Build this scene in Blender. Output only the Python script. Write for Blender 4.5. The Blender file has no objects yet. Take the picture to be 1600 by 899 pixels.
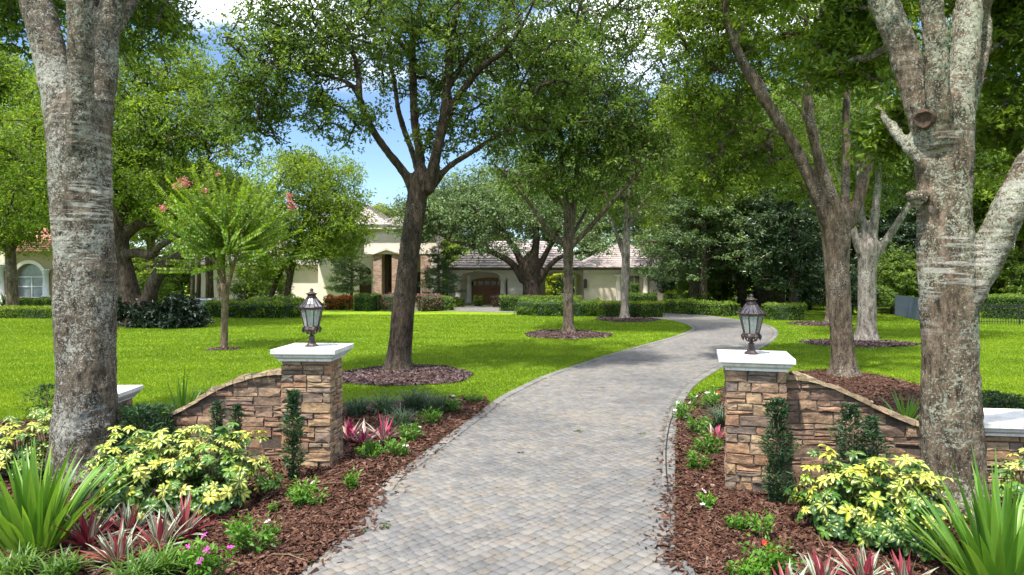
import bpy, math, random
import numpy as np
from mathutils import Vector, Matrix, noise as mnoise

SC = bpy.context.scene
COL = SC.collection
RNG = np.random.default_rng(7)
random.seed(7)
PI = math.pi

# ------------------------------------------------------------------ camera
# a 24 mm equivalent lens 2.9 m above the drive, level, looking along +Y
F, H, HY = 1067.0, 2.9, 425.0
cam_data = bpy.data.cameras.new('camera')
cam_data.sensor_width = 36.0
cam_data.lens = 36.0 * F / 1600.0
cam_data.shift_y = -(449.5 - HY) / 1600.0
cam_data.clip_end = 3000
cam = bpy.data.objects.new('camera', cam_data)
COL.objects.link(cam)
cam.location = (0, 0, H)
cam.rotation_euler = (PI / 2, 0, 0)
SC.camera = cam

# ------------------------------------------------------------------ light
SUN_DIR = Vector((-0.26, -0.36, 0.90)).normalized()        # towards the sun
SKY_STRENGTH = 0.055
SUN_STRENGTH = 2.5
SC.view_settings.view_transform = 'Standard'
SC.view_settings.look = 'None'
SC.view_settings.gamma = 1.0
SC.view_settings.use_curve_mapping = False
SC.view_settings.exposure = 2.05
SC.render.engine = 'CYCLES'
SC.cycles.max_bounces = 7
SC.cycles.diffuse_bounces = 4
SC.cycles.glossy_bounces = 3
SC.cycles.transmission_bounces = 6
SC.cycles.use_denoising = True
SC.cycles.denoiser = 'OPENIMAGEDENOISE'
SC.cycles.denoising_input_passes = 'RGB_ALBEDO_NORMAL'
SC.cycles.sample_clamp_indirect = 6.0

world = bpy.data.worlds.new('World')
SC.world = world
world.use_nodes = True


def node(nt, typ, ins=None, **props):
    nd = nt.nodes.new(typ)
    for k, v in props.items():
        setattr(nd, k, v)
    for k, v in (ins or {}).items():
        s = nd.inputs[k]
        if isinstance(v, bpy.types.NodeSocket):
            nt.links.new(v, s)
        else:
            s.default_value = v
    return nd


def ramp(nt, fac, stops, interp='LINEAR'):
    nd = nt.nodes.new('ShaderNodeValToRGB')
    nd.color_ramp.interpolation = interp
    el = nd.color_ramp.elements
    while len(el) < len(stops):
        el.new(0.5)
    for e, (p, c) in zip(el, stops):
        e.position = p
        e.color = (c, c, c, 1) if isinstance(c, (int, float)) else (c[0], c[1], c[2], 1)
    nt.links.new(fac, nd.inputs[0])
    return nd.outputs[0]


def math_n(nt, op, a, b=0.0, c=None, clamp=False):
    ins = {0: a, 1: b}
    if c is not None:
        ins[2] = c
    nd = node(nt, 'ShaderNodeMath', ins, operation=op)
    nd.use_clamp = clamp
    return nd.outputs[0]


def mixc(nt, fac, a, b, blend='MIX'):
    nd = nt.nodes.new('ShaderNodeMix')
    nd.data_type = 'RGBA'
    nd.blend_type = blend
    for s, v in ((nd.inputs[0], fac), (nd.inputs[6], a), (nd.inputs[7], b)):
        if isinstance(v, bpy.types.NodeSocket):
            nt.links.new(v, s)
        elif isinstance(v, (int, float)):
            s.default_value = v
        else:
            s.default_value = (v[0], v[1], v[2], 1)
    return nd.outputs[2]


nt = world.node_tree
nt.nodes.clear()
sky = nt.nodes.new('ShaderNodeTexSky')
sky.sky_type = 'NISHITA'
sky.sun_disc = False
sky.sun_elevation = math.asin(SUN_DIR.z)
sky.sun_rotation = math.atan2(SUN_DIR.x, SUN_DIR.y)
sky.altitude = 1500
sky.air_density = 1.0
sky.dust_density = 0.0
sky.ozone_density = 4.0
tc = node(nt, 'ShaderNodeTexCoord')
sep = node(nt, 'ShaderNodeSeparateXYZ', {0: tc.outputs['Generated']})
zz = math_n(nt, 'MAXIMUM', sep.outputs[2], 0.06)
cv = node(nt, 'ShaderNodeCombineXYZ', {0: math_n(nt, 'DIVIDE', sep.outputs[0], zz),
                                        1: math_n(nt, 'DIVIDE', sep.outputs[1], zz), 2: 10.0})
cn = node(nt, 'ShaderNodeTexNoise', {'Vector': cv.outputs[0], 'Scale': 0.9, 'Detail': 7.0, 'Roughness': 0.55})
cf = ramp(nt, cn.outputs[0], [(0.46, 0.0), (0.64, 0.9)])
up = ramp(nt, sep.outputs[2], [(0.24, 0.0), (0.42, 1.0)])
cf = math_n(nt, 'MULTIPLY', cf, up)
skyc = mixc(nt, cf, sky.outputs[0], (32.0, 32.1, 32.2))  # very bright clouds added overhead as fill light, faded out of the low sky
bg = node(nt, 'ShaderNodeBackground', {0: skyc, 1: SKY_STRENGTH})
out = node(nt, 'ShaderNodeOutputWorld', {0: bg.outputs[0]})

sd = bpy.data.lights.new('sun', 'SUN')
sd.energy = SUN_STRENGTH
sd.angle = math.radians(1.5)
sd.color = (1.0, 0.95, 0.86)
sun = bpy.data.objects.new('sun', sd)
COL.objects.link(sun)
sun.rotation_euler = SUN_DIR.to_track_quat('Z', 'Y').to_euler()
sun.location = (-20, -10, 40)


# ------------------------------------------------------------------ helpers
def P(px, py, d):
    return np.array(((px - 800) / F * d, d, H - (py - HY) / F * d))


def G(px, py):
    d = F * H / (py - HY)
    return ((px - 800) / F * d, d)


def X(px, d):
    return (px - 800) / F * d


def Z(py, d):
    return H - (py - HY) / F * d


def mesh_np(name, verts, faces, attrs=None, smooth=False):
    verts = np.asarray(verts, dtype=np.float32)
    faces = np.asarray(faces, dtype=np.int32)
    m, k = faces.shape
    me = bpy.data.meshes.new(name)
    me.vertices.add(len(verts))
    me.vertices.foreach_set('co', verts.ravel())
    me.loops.add(m * k)
    me.loops.foreach_set('vertex_index', faces.ravel())
    me.polygons.add(m)
    me.polygons.foreach_set('loop_start', np.arange(0, m * k, k, dtype=np.int32))
    for an, (dom, arr) in (attrs or {}).items():
        a = me.attributes.new(an, 'FLOAT', dom)
        a.data.foreach_set('value', np.asarray(arr, dtype=np.float32).ravel())
    me.update(calc_edges=True)
    if smooth:
        me.polygons.foreach_set('use_smooth', np.ones(m, dtype=bool))
    return me


class MB:
    """collects polygons, builds one mesh"""
    def __init__(self):
        self.v, self.f, self.s = [], [], []

    def add(self, verts, faces, smooth=False):
        o = len(self.v)
        self.v.extend([tuple(map(float, p)) for p in verts])
        self.f.extend([tuple(i + o for i in fc) for fc in faces])
        self.s.extend([smooth] * len(faces))
        return self

    def box(self, x0, x1, y0, y1, z0, z1):
        v = [(x, y, z) for z in (z0, z1) for y in (y0, y1) for x in (x0, x1)]
        return self.add(v, [(0, 2, 3, 1), (4, 5, 7, 6), (0, 1, 5, 4), (2, 6, 7, 3), (0, 4, 6, 2), (1, 3, 7, 5)])

    def lathe(self, prof, n=12, cx=0, cy=0, cz=0, smooth=True, rot=0.0, cap=True):
        v, f = [], []
        for r, z in prof:
            for i in range(n):
                a = 2 * PI * i / n + rot
                v.append((cx + r * math.cos(a), cy + r * math.sin(a), cz + z))
        for j in range(len(prof) - 1):
            for i in range(n):
                k = (i + 1) % n
                f.append((j * n + i, j * n + k, (j + 1) * n + k, (j + 1) * n + i))
        if cap:
            f.append(tuple(range(n - 1, -1, -1)))
            f.append(tuple((len(prof) - 1) * n + i for i in range(n)))
        return self.add(v, f, smooth)

    def tube(self, pts, rad, n=8, smooth=True, lump=0.0):
        v, f = tube_vf(pts, rad, n, lump)
        return self.add(v, f, smooth)

    def mesh(self, name):
        me = bpy.data.meshes.new(name)
        me.from_pydata(self.v, [], self.f)
        me.polygons.foreach_set('use_smooth', np.array(self.s, dtype=bool))
        me.update()
        return me


def tube_vf(pts, rad, n=8, lump=0.0):
    pts = [Vector(p) for p in pts]
    m = len(pts)
    v, f = [], []
    ref = Vector((0.31, 0.95, 0.05))
    for i in range(m):
        t = (pts[min(i + 1, m - 1)] - pts[max(i - 1, 0)])
        if t.length < 1e-6:
            t = Vector((0, 0, 1))
        t.normalize()
        a = t.cross(ref)
        if a.length < 1e-3:
            a = t.cross(Vector((1, 0, 0)))
        a.normalize()
        b = a.cross(t)
        ref = b if i == 0 else (b * 0.9 + ref * 0.1)
        for k in range(n):
            an = 2 * PI * k / n
            dirv = a * math.cos(an) + b * math.sin(an)
            r = rad[i]
            if lump:
                r *= 1 + lump * mnoise.noise((pts[i] * 0.9 + dirv * 1.3))
            v.append(tuple(pts[i] + dirv * r))
    for i in range(m - 1):
        for k in range(n):
            q = (k + 1) % n
            f.append((i * n + k, i * n + q, (i + 1) * n + q, (i + 1) * n + k))
    f.append(tuple(range(n - 1, -1, -1)))
    f.append(tuple((m - 1) * n + k for k in range(n)))
    return v, f


def catmull(pts, sub=5):
    pts = [np.asarray(p, float) for p in pts]
    if len(pts) < 3:
        return [pts[0] + (pts[-1] - pts[0]) * t for t in np.linspace(0, 1, sub + 1)]
    ext = [2 * pts[0] - pts[1]] + pts + [2 * pts[-1] - pts[-2]]
    res = []
    for i in range(1, len(ext) - 2):
        p0, p1, p2, p3 = ext[i - 1:i + 3]
        for k in range(sub):
            t = k / sub
            res.append(0.5 * ((2 * p1) + (-p0 + p2) * t + (2 * p0 - 5 * p1 + 4 * p2 - p3) * t * t
                              + (-p0 + 3 * p1 - 3 * p2 + p3) * t ** 3))
    res.append(pts[-1])
    return res


def inside(poly, x, y):
    """vectorised point in polygon"""
    poly = np.asarray(poly, float)
    x = np.asarray(x, float)
    y = np.asarray(y, float)
    res = np.zeros(x.shape, bool)
    n = len(poly)
    j = n - 1
    for i in range(n):
        xi, yi = poly[i]
        xj, yj = poly[j]
        c = ((yi > y) != (yj > y)) & (x < (xj - xi) * (y - yi) / (yj - yi + 1e-12) + xi)
        res ^= c
        j = i
    return res


def obj(name, me, mat=None, parent=None, loc=None, rot=None, scale=None):
    o = bpy.data.objects.new(name, me)
    COL.objects.link(o)
    if mat is not None and len(me.materials) == 0:
        me.materials.append(mat)
    if parent is not None:
        o.parent = parent
    if loc is not None:
        o.location = loc
    if rot is not None:
        o.rotation_euler = rot
    if scale is not None:
        o.scale = scale if hasattr(scale, '__len__') else (scale,) * 3
    return o


def tag(o, label, cat, group=None):
    o['label'] = label
    o['category'] = cat
    if group:
        o['group'] = group
    return o


def thing(name, label, cat, loc=(0, 0, 0), rotz=0.0, group=None, scale=None):
    o = bpy.data.objects.new(name, None)
    COL.objects.link(o)
    o.empty_display_size = 0.2
    o.location = loc
    o.rotation_euler = (0, 0, rotz)
    if scale is not None:
        o.scale = scale if hasattr(scale, '__len__') else (scale,) * 3
    return tag(o, label, cat, group)


def wpart(name, me, mat, root, kind=None):
    """part whose mesh is written in world coordinates, under an unrotated root"""
    o = obj(name, me, mat, root)
    o.matrix_parent_inverse = Matrix.Translation(-Vector(root.location))
    if kind:
        o['kind'] = kind
    return o


def struct(o, label=None):
    o['kind'] = 'structure'
    if label:
        o['label'] = label
    return o


# ------------------------------------------------------------------ materials
def new_mat(name):
    m = bpy.data.materials.new(name)
    m.use_nodes = True
    m.node_tree.nodes.clear()
    return m, m.node_tree


def finish(nt, shader):
    node(nt, 'ShaderNodeOutputMaterial', {0: shader})


def principled(nt, color, rough=0.7, bump=None, bstr=0.4, bdist=0.02, spec=0.3, metal=0.0):
    ins = {'Base Color': color if isinstance(color, bpy.types.NodeSocket) else (*color, 1),
           'Roughness': rough, 'Specular IOR Level': spec, 'Metallic': metal}
    p = node(nt, 'ShaderNodeBsdfPrincipled', ins)
    if bump is not None:
        b = node(nt, 'ShaderNodeBump', {'Height': bump, 'Strength': bstr, 'Distance': bdist})
        nt.links.new(b.outputs[0], p.inputs['Normal'])
    return p.outputs[0]


def leaf_mat(name, stops, transl=0.38, rough=0.45, tint=(1.25, 1.2, 0.55)):
    m, nt = new_mat(name)
    v = node(nt, 'ShaderNodeAttribute', attribute_name='v').outputs['Fac']
    oi = node(nt, 'ShaderNodeObjectInfo').outputs['Random']
    v = math_n(nt, 'ADD', v, math_n(nt, 'MULTIPLY_ADD', oi, 0.16, -0.08), clamp=True)
    c = ramp(nt, v, stops)
    p = principled(nt, c, rough, spec=0.35)
    tcol = mixc(nt, 1.0, c, tint, 'MULTIPLY')
    t = node(nt, 'ShaderNodeBsdfTranslucent', {0: tcol})
    mx = node(nt, 'ShaderNodeMixShader', {0: transl, 1: p, 2: t.outputs[0]})
    finish(nt, mx.outputs[0])
    return m


def simple_mat(name, color, rough=0.7, noise_scale=8.0, amount=0.25, bstr=0.25, spec=0.3, metal=0.0, bdist=0.01):
    m, nt = new_mat(name)
    pos = node(nt, 'ShaderNodeTexCoord').outputs['Object']
    nz = node(nt, 'ShaderNodeTexNoise', {'Vector': pos, 'Scale': noise_scale, 'Detail': 6.0, 'Roughness': 0.6}).outputs[0]
    lo = tuple(max(0, c * (1 - amount)) for c in color)
    hi = tuple(min(1, c * (1 + amount)) for c in color)
    c = ramp(nt, nz, [(0.3, lo), (0.7, hi)])
    finish(nt, principled(nt, c, rough, nz, bstr, bdist, spec, metal))
    return m


def bark_mat(name, dark, mid, lichen, lich=0.5, band=0.0, scale=1.0, zmin=0.0):
    m, nt = new_mat(name)
    pos = node(nt, 'ShaderNodeNewGeometry').outputs['Position']
    st = node(nt, 'ShaderNodeMapping', {'Vector': pos, 'Scale': (7 * scale, 7 * scale, 2.2 * scale)}).outputs[0]
    fiss = node(nt, 'ShaderNodeTexNoise', {'Vector': st, 'Scale': 1.6, 'Detail': 8.0, 'Roughness': 0.68}).outputs[0]
    big = node(nt, 'ShaderNodeTexNoise', {'Vector': pos, 'Scale': 1.7 * scale, 'Detail': 4.0}).outputs[0]
    fine = node(nt, 'ShaderNodeTexNoise', {'Vector': st, 'Scale': 6.0, 'Detail': 6.0, 'Roughness': 0.75}).outputs[0]
    fiss = math_n(nt, 'MULTIPLY_ADD', math_n(nt, 'SUBTRACT', fine, 0.5), 0.55, fiss)
    c = ramp(nt, fiss, [(0.36, dark), (0.52, mid), (0.68, tuple(min(1, x * 1.8) for x in mid))])
    # lichen spots and sheets
    vor = node(nt, 'ShaderNodeTexNoise', {'Vector': pos, 'Scale': 19 * scale, 'Detail': 5.0, 'Roughness': 0.62, 'Distortion': 0.6}).outputs[0]
    lf = math_n(nt, 'MULTIPLY_ADD', math_n(nt, 'SUBTRACT', big, 0.5), 0.55, vor)
    t = 0.70 - 0.22 * lich
    lm = ramp(nt, lf, [(t, 0.0), (t + 0.05, 0.85)])
    lv = ramp(nt, fiss, [(0.3, tuple(x * 0.7 for x in lichen)), (0.7, lichen)])
    c = mixc(nt, lm, c, lv)
    sp = node(nt, 'ShaderNodeTexNoise', {'Vector': pos, 'Scale': 48 * scale, 'Detail': 3.0, 'Roughness': 0.6}).outputs[0]
    sm = ramp(nt, math_n(nt, 'MULTIPLY_ADD', math_n(nt, 'SUBTRACT', big, 0.5), 0.4, sp), [(0.66 - 0.10 * lich, 0.0), (0.70 - 0.10 * lich, 0.9)])
    c = mixc(nt, sm, c, tuple(min(0.6, x * 1.15) for x in lichen))
    if band > 0:
        bm = node(nt, 'ShaderNodeMapping', {'Vector': pos, 'Scale': (1.3, 1.3, 15.0)}).outputs[0]
        bn = node(nt, 'ShaderNodeTexNoise', {'Vector': bm, 'Scale': 1.7, 'Detail': 5.0, 'Roughness': 0.6, 'Distortion': 0.35}).outputs[0]
        sz = node(nt, 'ShaderNodeSeparateXYZ', {0: pos}).outputs[2]
        zmask = node(nt, 'ShaderNodeMapRange', {0: sz, 1: zmin - 0.5, 2: zmin + 0.5}).outputs[0]
        zm2 = node(nt, 'ShaderNodeMapRange', {0: sz, 1: zmin + 1.5, 2: zmin + 2.4, 3: 1.0, 4: 0.18}).outputs[0]
        bk = ramp(nt, bn, [(0.545 - 0.03 * band, 0.0), (0.56, 0.78)])
        bb = node(nt, 'ShaderNodeTexNoise', {'Vector': pos, 'Scale': 1.9, 'Detail': 3.0, 'W': 3.0}, noise_dimensions='4D').outputs[0]
        bk = math_n(nt, 'MULTIPLY', bk, ramp(nt, bb, [(0.42, 0.0), (0.52, 1.0)]))
        bk = math_n(nt, 'MULTIPLY', math_n(nt, 'MULTIPLY', bk, zmask), zm2)
        c = mixc(nt, bk, c, (0.44, 0.425, 0.385))
    hgt = math_n(nt, 'MULTIPLY_ADD', lm, 0.25, fiss)
    finish(nt, principled(nt, c, 0.85, hgt, 1.0, 0.06, 0.15))
    return m


M = {}
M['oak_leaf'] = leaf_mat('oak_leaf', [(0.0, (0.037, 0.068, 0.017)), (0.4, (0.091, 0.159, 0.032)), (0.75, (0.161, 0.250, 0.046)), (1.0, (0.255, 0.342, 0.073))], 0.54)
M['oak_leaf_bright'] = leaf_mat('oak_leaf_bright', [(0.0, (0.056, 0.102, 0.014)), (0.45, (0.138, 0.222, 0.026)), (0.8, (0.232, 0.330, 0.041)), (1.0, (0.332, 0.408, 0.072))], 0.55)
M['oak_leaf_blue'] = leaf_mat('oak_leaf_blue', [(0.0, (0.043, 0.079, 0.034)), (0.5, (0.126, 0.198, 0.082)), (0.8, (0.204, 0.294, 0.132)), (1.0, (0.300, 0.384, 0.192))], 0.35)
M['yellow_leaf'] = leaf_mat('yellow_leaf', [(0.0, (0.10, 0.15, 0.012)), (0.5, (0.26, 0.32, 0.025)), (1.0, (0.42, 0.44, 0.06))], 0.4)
M['magnolia_leaf'] = leaf_mat('magnolia_leaf', [(0.0, (0.016, 0.032, 0.016)), (0.5, (0.032, 0.067, 0.026)), (0.85, (0.074, 0.113, 0.044)), (1.0, (0.180, 0.196, 0.120))], 0.15, 0.28)
M['cedar_leaf'] = leaf_mat('cedar_leaf', [(0.0, (0.040, 0.074, 0.029)), (0.5, (0.098, 0.162, 0.060)), (1.0, (0.188, 0.276, 0.120))], 0.35)
M['red_leaf'] = leaf_mat('red_leaf', [(0.0, (0.06, 0.01, 0.01)), (0.6, (0.14, 0.03, 0.03)), (1.0, (0.2, 0.06, 0.05))], 0.3)
M['myrtle_leaf'] = leaf_mat('myrtle_leaf', [(0.0, (0.045, 0.095, 0.008)), (0.45, (0.115, 0.215, 0.014)), (0.8, (0.20, 0.31, 0.02)), (1.0, (0.29, 0.37, 0.03))], 0.45)
M['hedge_leaf'] = leaf_mat('hedge_leaf', [(0.0, (0.034, 0.070, 0.010)), (0.5, (0.090, 0.170, 0.018)), (1.0, (0.20, 0.29, 0.03))], 0.32)
M['hedge_bright'] = leaf_mat('hedge_bright', [(0.0, (0.040, 0.085, 0.008)), (0.5, (0.11, 0.19, 0.014)), (1.0, (0.26, 0.34, 0.02))], 0.3)
M['croton_leaf'] = leaf_mat('croton_leaf', [(0.0, (0.05, 0.09, 0.01)), (0.4, (0.30, 0.25, 0.02)), (0.7, (0.45, 0.14, 0.02)), (1.0, (0.45, 0.05, 0.03))], 0.3)
M['loropetalum_leaf'] = leaf_mat('loropetalum_leaf', [(0.0, (0.05, 0.06, 0.025)), (0.5, (0.14, 0.09, 0.06)), (1.0, (0.26, 0.13, 0.12))], 0.25)
M['dark_shrub'] = leaf_mat('dark_shrub', [(0.0, (0.010, 0.018, 0.012)), (0.6, (0.022, 0.040, 0.022)), (1.0, (0.07, 0.10, 0.06))], 0.12, 0.3)
M['podocarpus_leaf'] = leaf_mat('podocarpus_leaf', [(0.0, (0.010, 0.034, 0.014)), (0.6, (0.026, 0.072, 0.026)), (0.9, (0.06, 0.125, 0.035)), (1.0, (0.16, 0.24, 0.03))], 0.22)
M['vinca_leaf'] = leaf_mat('vinca_leaf', [(0.0, (0.030, 0.095, 0.010)), (0.5, (0.075, 0.200, 0.018)), (1.0, (0.17, 0.33, 0.03))], 0.35)
M['liriope_leaf'] = leaf_mat('liriope_leaf', [(0.0, (0.030, 0.060, 0.035)), (0.5, (0.065, 0.115, 0.065)), (1.0, (0.14, 0.20, 0.13))], 0.25)
M['green_strap'] = leaf_mat('green_strap', [(0.0, (0.040, 0.095, 0.018)), (0.5, (0.090, 0.185, 0.032)), (1.0, (0.17, 0.28, 0.06))], 0.35)
M['grass_blade'] = leaf_mat('grass_blade', [(0.0, (0.083, 0.155, 0.006)), (0.5, (0.143, 0.235, 0.008)), (1.0, (0.242, 0.33, 0.014))], 0.40, 0.5)

M['bark_near'] = bark_mat('bark_near', (0.036, 0.027, 0.020), (0.130, 0.098, 0.070), (0.33, 0.34, 0.265), 0.90, 1.5, 1.0, 2.4)
M['bark_left'] = bark_mat('bark_left', (0.030, 0.024, 0.019), (0.110, 0.088, 0.066), (0.33, 0.33, 0.295), 0.78, 1.5, 1.0, 3.0)
M['bark_dark'] = bark_mat('bark_dark', (0.016, 0.012, 0.009), (0.060, 0.044, 0.032), (0.22, 0.21, 0.18), 0.12, 0.0, 1.0)
M['bark_mid'] = bark_mat('bark_mid', (0.030, 0.023, 0.017), (0.105, 0.080, 0.058), (0.30, 0.29, 0.25), 0.30, 0.0, 0.8)
M['bark_pale'] = bark_mat('bark_pale', (0.05, 0.045, 0.04), (0.17, 0.15, 0.13), (0.36, 0.36, 0.32), 0.45, 0.0, 0.7)
M['bark_myrtle'] = bark_mat('bark_myrtle', (0.085, 0.058, 0.036), (0.185, 0.135, 0.088), (0.30, 0.26, 0.20), 0.3, 0.0, 1.4)
M['twig'] = simple_mat('twig', (0.060, 0.046, 0.034), 0.9, 3.0, 0.5)
M['stem'] = simple_mat('stem', (0.14, 0.10, 0.06), 0.9, 12.0, 0.4)

# ------------------------------------------------------------------ ground materials
def lawn_mat():
    m, nt = new_mat('lawn')
    pos = node(nt, 'ShaderNodeNewGeometry').outputs['Position']
    n1 = node(nt, 'ShaderNodeTexNoise', {'Vector': pos, 'Scale': 0.55, 'Detail': 5.0, 'Roughness': 0.6}).outputs[0]
    n2 = node(nt, 'ShaderNodeTexNoise', {'Vector': pos, 'Scale': 38.0, 'Detail': 4.0, 'Roughness': 0.7}).outputs[0]
    n3 = node(nt, 'ShaderNodeTexNoise', {'Vector': pos, 'Scale': 5.0, 'Detail': 5.0, 'Roughness': 0.65}).outputs[0]
    # mowing passes: bands about 1.3 m wide, bent a little
    mp = node(nt, 'ShaderNodeMapping', {'Vector': pos, 'Rotation': (0, 0, math.radians(74))}).outputs[0]
    wv = node(nt, 'ShaderNodeTexWave', {'Vector': mp, 'Scale': 0.17, 'Distortion': 1.2, 'Detail': 2.0, 'Detail Scale': 0.3}).outputs['Fac']
    f = math_n(nt, 'MULTIPLY_ADD', n1, 0.55, math_n(nt, 'MULTIPLY_ADD', n2, 0.35, math_n(nt, 'MULTIPLY', wv, 0.16)))
    f = math_n(nt, 'MULTIPLY_ADD', math_n(nt, 'SUBTRACT', n3, 0.5), 0.35, f)
    c = ramp(nt, f, [(0.30, (0.070, 0.138, 0.006)), (0.50, (0.136, 0.225, 0.008)), (0.70, (0.235, 0.320, 0.012))])
    h = math_n(nt, 'ADD', n2, n3)
    finish(nt, principled(nt, c, 0.8, h, 0.9, 0.05, 0.12))
    return m


def paver_mat(name, cut=False):
    m, nt = new_mat(name)
    geo = node(nt, 'ShaderNodeNewGeometry')
    pos = geo.outputs['Position']
    v = node(nt, 'ShaderNodeAttribute', attribute_name='v').outputs['Fac']
    oi = node(nt, 'ShaderNodeObjectInfo').outputs['Random']
    joint = None
    if cut:
        mp = node(nt, 'ShaderNodeMapping', {'Vector': pos, 'Rotation': (0, 0, math.radians(45))}).outputs[0]
        br = node(nt, 'ShaderNodeTexBrick', {'Vector': mp, 'Color1': (0, 0, 0, 1), 'Color2': (1, 1, 1, 1), 'Mortar': (0.5, 0.5, 0.5, 1),
                                             'Scale': 1.0, 'Mortar Size': 0.006, 'Brick Width': 0.14, 'Row Height': 0.115, 'Bias': 0.0})
        v = br.outputs[0]
        joint = br.outputs[1]
    f = math_n(nt, 'FRACT', math_n(nt, 'ADD', v, oi))
    c = ramp(nt, f, [(0.0, (0.133, 0.130, 0.128)), (0.18, (0.157, 0.150, 0.143)), (0.34, (0.172, 0.158, 0.141)), (0.48, (0.147, 0.143, 0.140)),
                     (0.62, (0.178, 0.168, 0.155)), (0.76, (0.138, 0.136, 0.134)), (0.88, (0.161, 0.146, 0.128)), (1.0, (0.157, 0.152, 0.145))], 'CONSTANT')
    n1 = node(nt, 'ShaderNodeTexNoise', {'Vector': pos, 'Scale': 0.42, 'Detail': 6.0, 'Roughness': 0.6}).outputs[0]
    n2 = node(nt, 'ShaderNodeTexNoise', {'Vector': pos, 'Scale': 60.0, 'Detail': 5.0, 'Roughness': 0.75}).outputs[0]
    n3 = node(nt, 'ShaderNodeTexNoise', {'Vector': pos, 'Scale': 2.6, 'Detail': 6.0, 'Roughness': 0.7}).outputs[0]
    st = ramp(nt, n1, [(0.33, (0.72, 0.74, 0.79)), (0.52, (0.98, 0.98, 0.98)), (0.68, (1.10, 1.06, 1.0))])
    c = mixc(nt, 1.0, c, st, 'MULTIPLY')
    s3 = ramp(nt, n3, [(0.34, (0.66, 0.66, 0.66)), (0.55, (1.05, 1.05, 1.05))])
    c = mixc(nt, 0.7, c, s3, 'MULTIPLY')
    s2 = ramp(nt, n2, [(0.3, (0.70, 0.70, 0.70)), (0.7, (1.18, 1.18, 1.18))])
    c = mixc(nt, 0.75, c, s2, 'MULTIPLY')
    if joint is not None:
        c = mixc(nt, joint, c, (0.16, 0.15, 0.13))
    finish(nt, principled(nt, c, 0.75, n2, 0.5, 0.006, 0.25))
    return m


def chip_mat(name, stops, attr=True):
    m, nt = new_mat(name)
    pos = node(nt, 'ShaderNodeNewGeometry').outputs['Position']
    if attr:
        f = node(nt, 'ShaderNodeAttribute', attribute_name='v').outputs['Fac']
    else:
        f = node(nt, 'ShaderNodeTexVoronoi', {'Vector': pos, 'Scale': 24.0}).outputs['Color']
        f = node(nt, 'ShaderNodeSeparateColor', {0: f}).outputs[0]
    n = node(nt, 'ShaderNodeTexNoise', {'Vector': pos, 'Scale': 45.0, 'Detail': 4.0, 'Roughness': 0.7}).outputs[0]
    c = ramp(nt, f, stops)
    c = mixc(nt, 0.6, c, ramp(nt, n, [(0.3, 0.55), (0.7, 1.3)]), 'MULTIPLY')
    finish(nt, principled(nt, c, 0.85, n, 0.8, 0.03, 0.15))
    return m


CHIP = [(0.0, (0.025, 0.012, 0.008)), (0.3, (0.063, 0.028, 0.018)), (0.6, (0.113, 0.053, 0.035)), (0.85, (0.168, 0.099, 0.072)), (1.0, (0.252, 0.185, 0.154))]
RINGCHIP = [(0.0, (0.025, 0.015, 0.015)), (0.35, (0.071, 0.045, 0.044)), (0.7, (0.139, 0.095, 0.095)), (1.0, (0.252, 0.202, 0.207))]
M['lawn'] = lawn_mat()
M['paver'] = paver_mat('paver')
M['paver_far'] = paver_mat('paver_far', True)
M['chip'] = chip_mat('mulch_chip', CHIP)
M['ring_chip'] = chip_mat('ring_chip', RINGCHIP)
M['mulch_soil'] = chip_mat('mulch_soil', [(0.0, (0.020, 0.010, 0.007)), (1.0, (0.085, 0.042, 0.028))], False)
M['sand'] = simple_mat('joint_sand', (0.11, 0.10, 0.085), 0.95, 30.0, 0.4)

# ------------------------------------------------------------------ ground sheet
g = MB()
g.add([(-900, -60, 0), (900, -60, 0), (900, 2500, 0), (-900, 2500, 0)], [(0, 1, 2, 3)])
ground = struct(obj('lawn_ground', g.mesh('lawn_ground'), M['lawn']), 'wide mown green lawn around the drive')

# ------------------------------------------------------------------ driveway
LEFT_PX = [(467, 899), (525, 845), (550, 825), (572, 795), (585, 775), (610, 745), (640, 725), (680, 695), (740, 652), (772, 627), (800, 611),
           (850, 588), (900, 571), (950, 555), (1000, 541), (1040, 530), (1068, 521), (1081, 514), (1072, 507), (1050, 501.5), (1020, 498),
           (960, 495), (900, 492.5), (830, 490), (760, 488), (690, 486.5), (640, 486)]
RIGHT_PX = [(1090, 899), (1064, 872), (1058, 840), (1056, 800), (1056, 770), (1056, 730), (1056, 690), (1060, 654), (1070, 628), (1084, 606),
            (1104, 590), (1130, 575), (1160, 560), (1188, 546), (1208, 533), (1216, 522), (1210, 513), (1190, 506), (1150, 499), (1100, 493),
            (1030, 487), (960, 483), (900, 480.5), (830, 478.5), (760, 477.5), (700, 477), (640, 476.5)]
left_edge = [(-3.1, 3.0), (-2.55, 5.0)] + [G(*p) for p in LEFT_PX]
right_edge = [(2.6, 3.0), (2.1, 5.0)] + [G(*p) for p in RIGHT_PX]
left_edge = [tuple(p) for p in catmull([np.array(p) for p in left_edge], 4)]
right_edge = [tuple(p) for p in catmull([np.array(p) for p in right_edge], 4)]
DRIVE = left_edge + right_edge[::-1]
FIELD_END = 38.0

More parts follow.
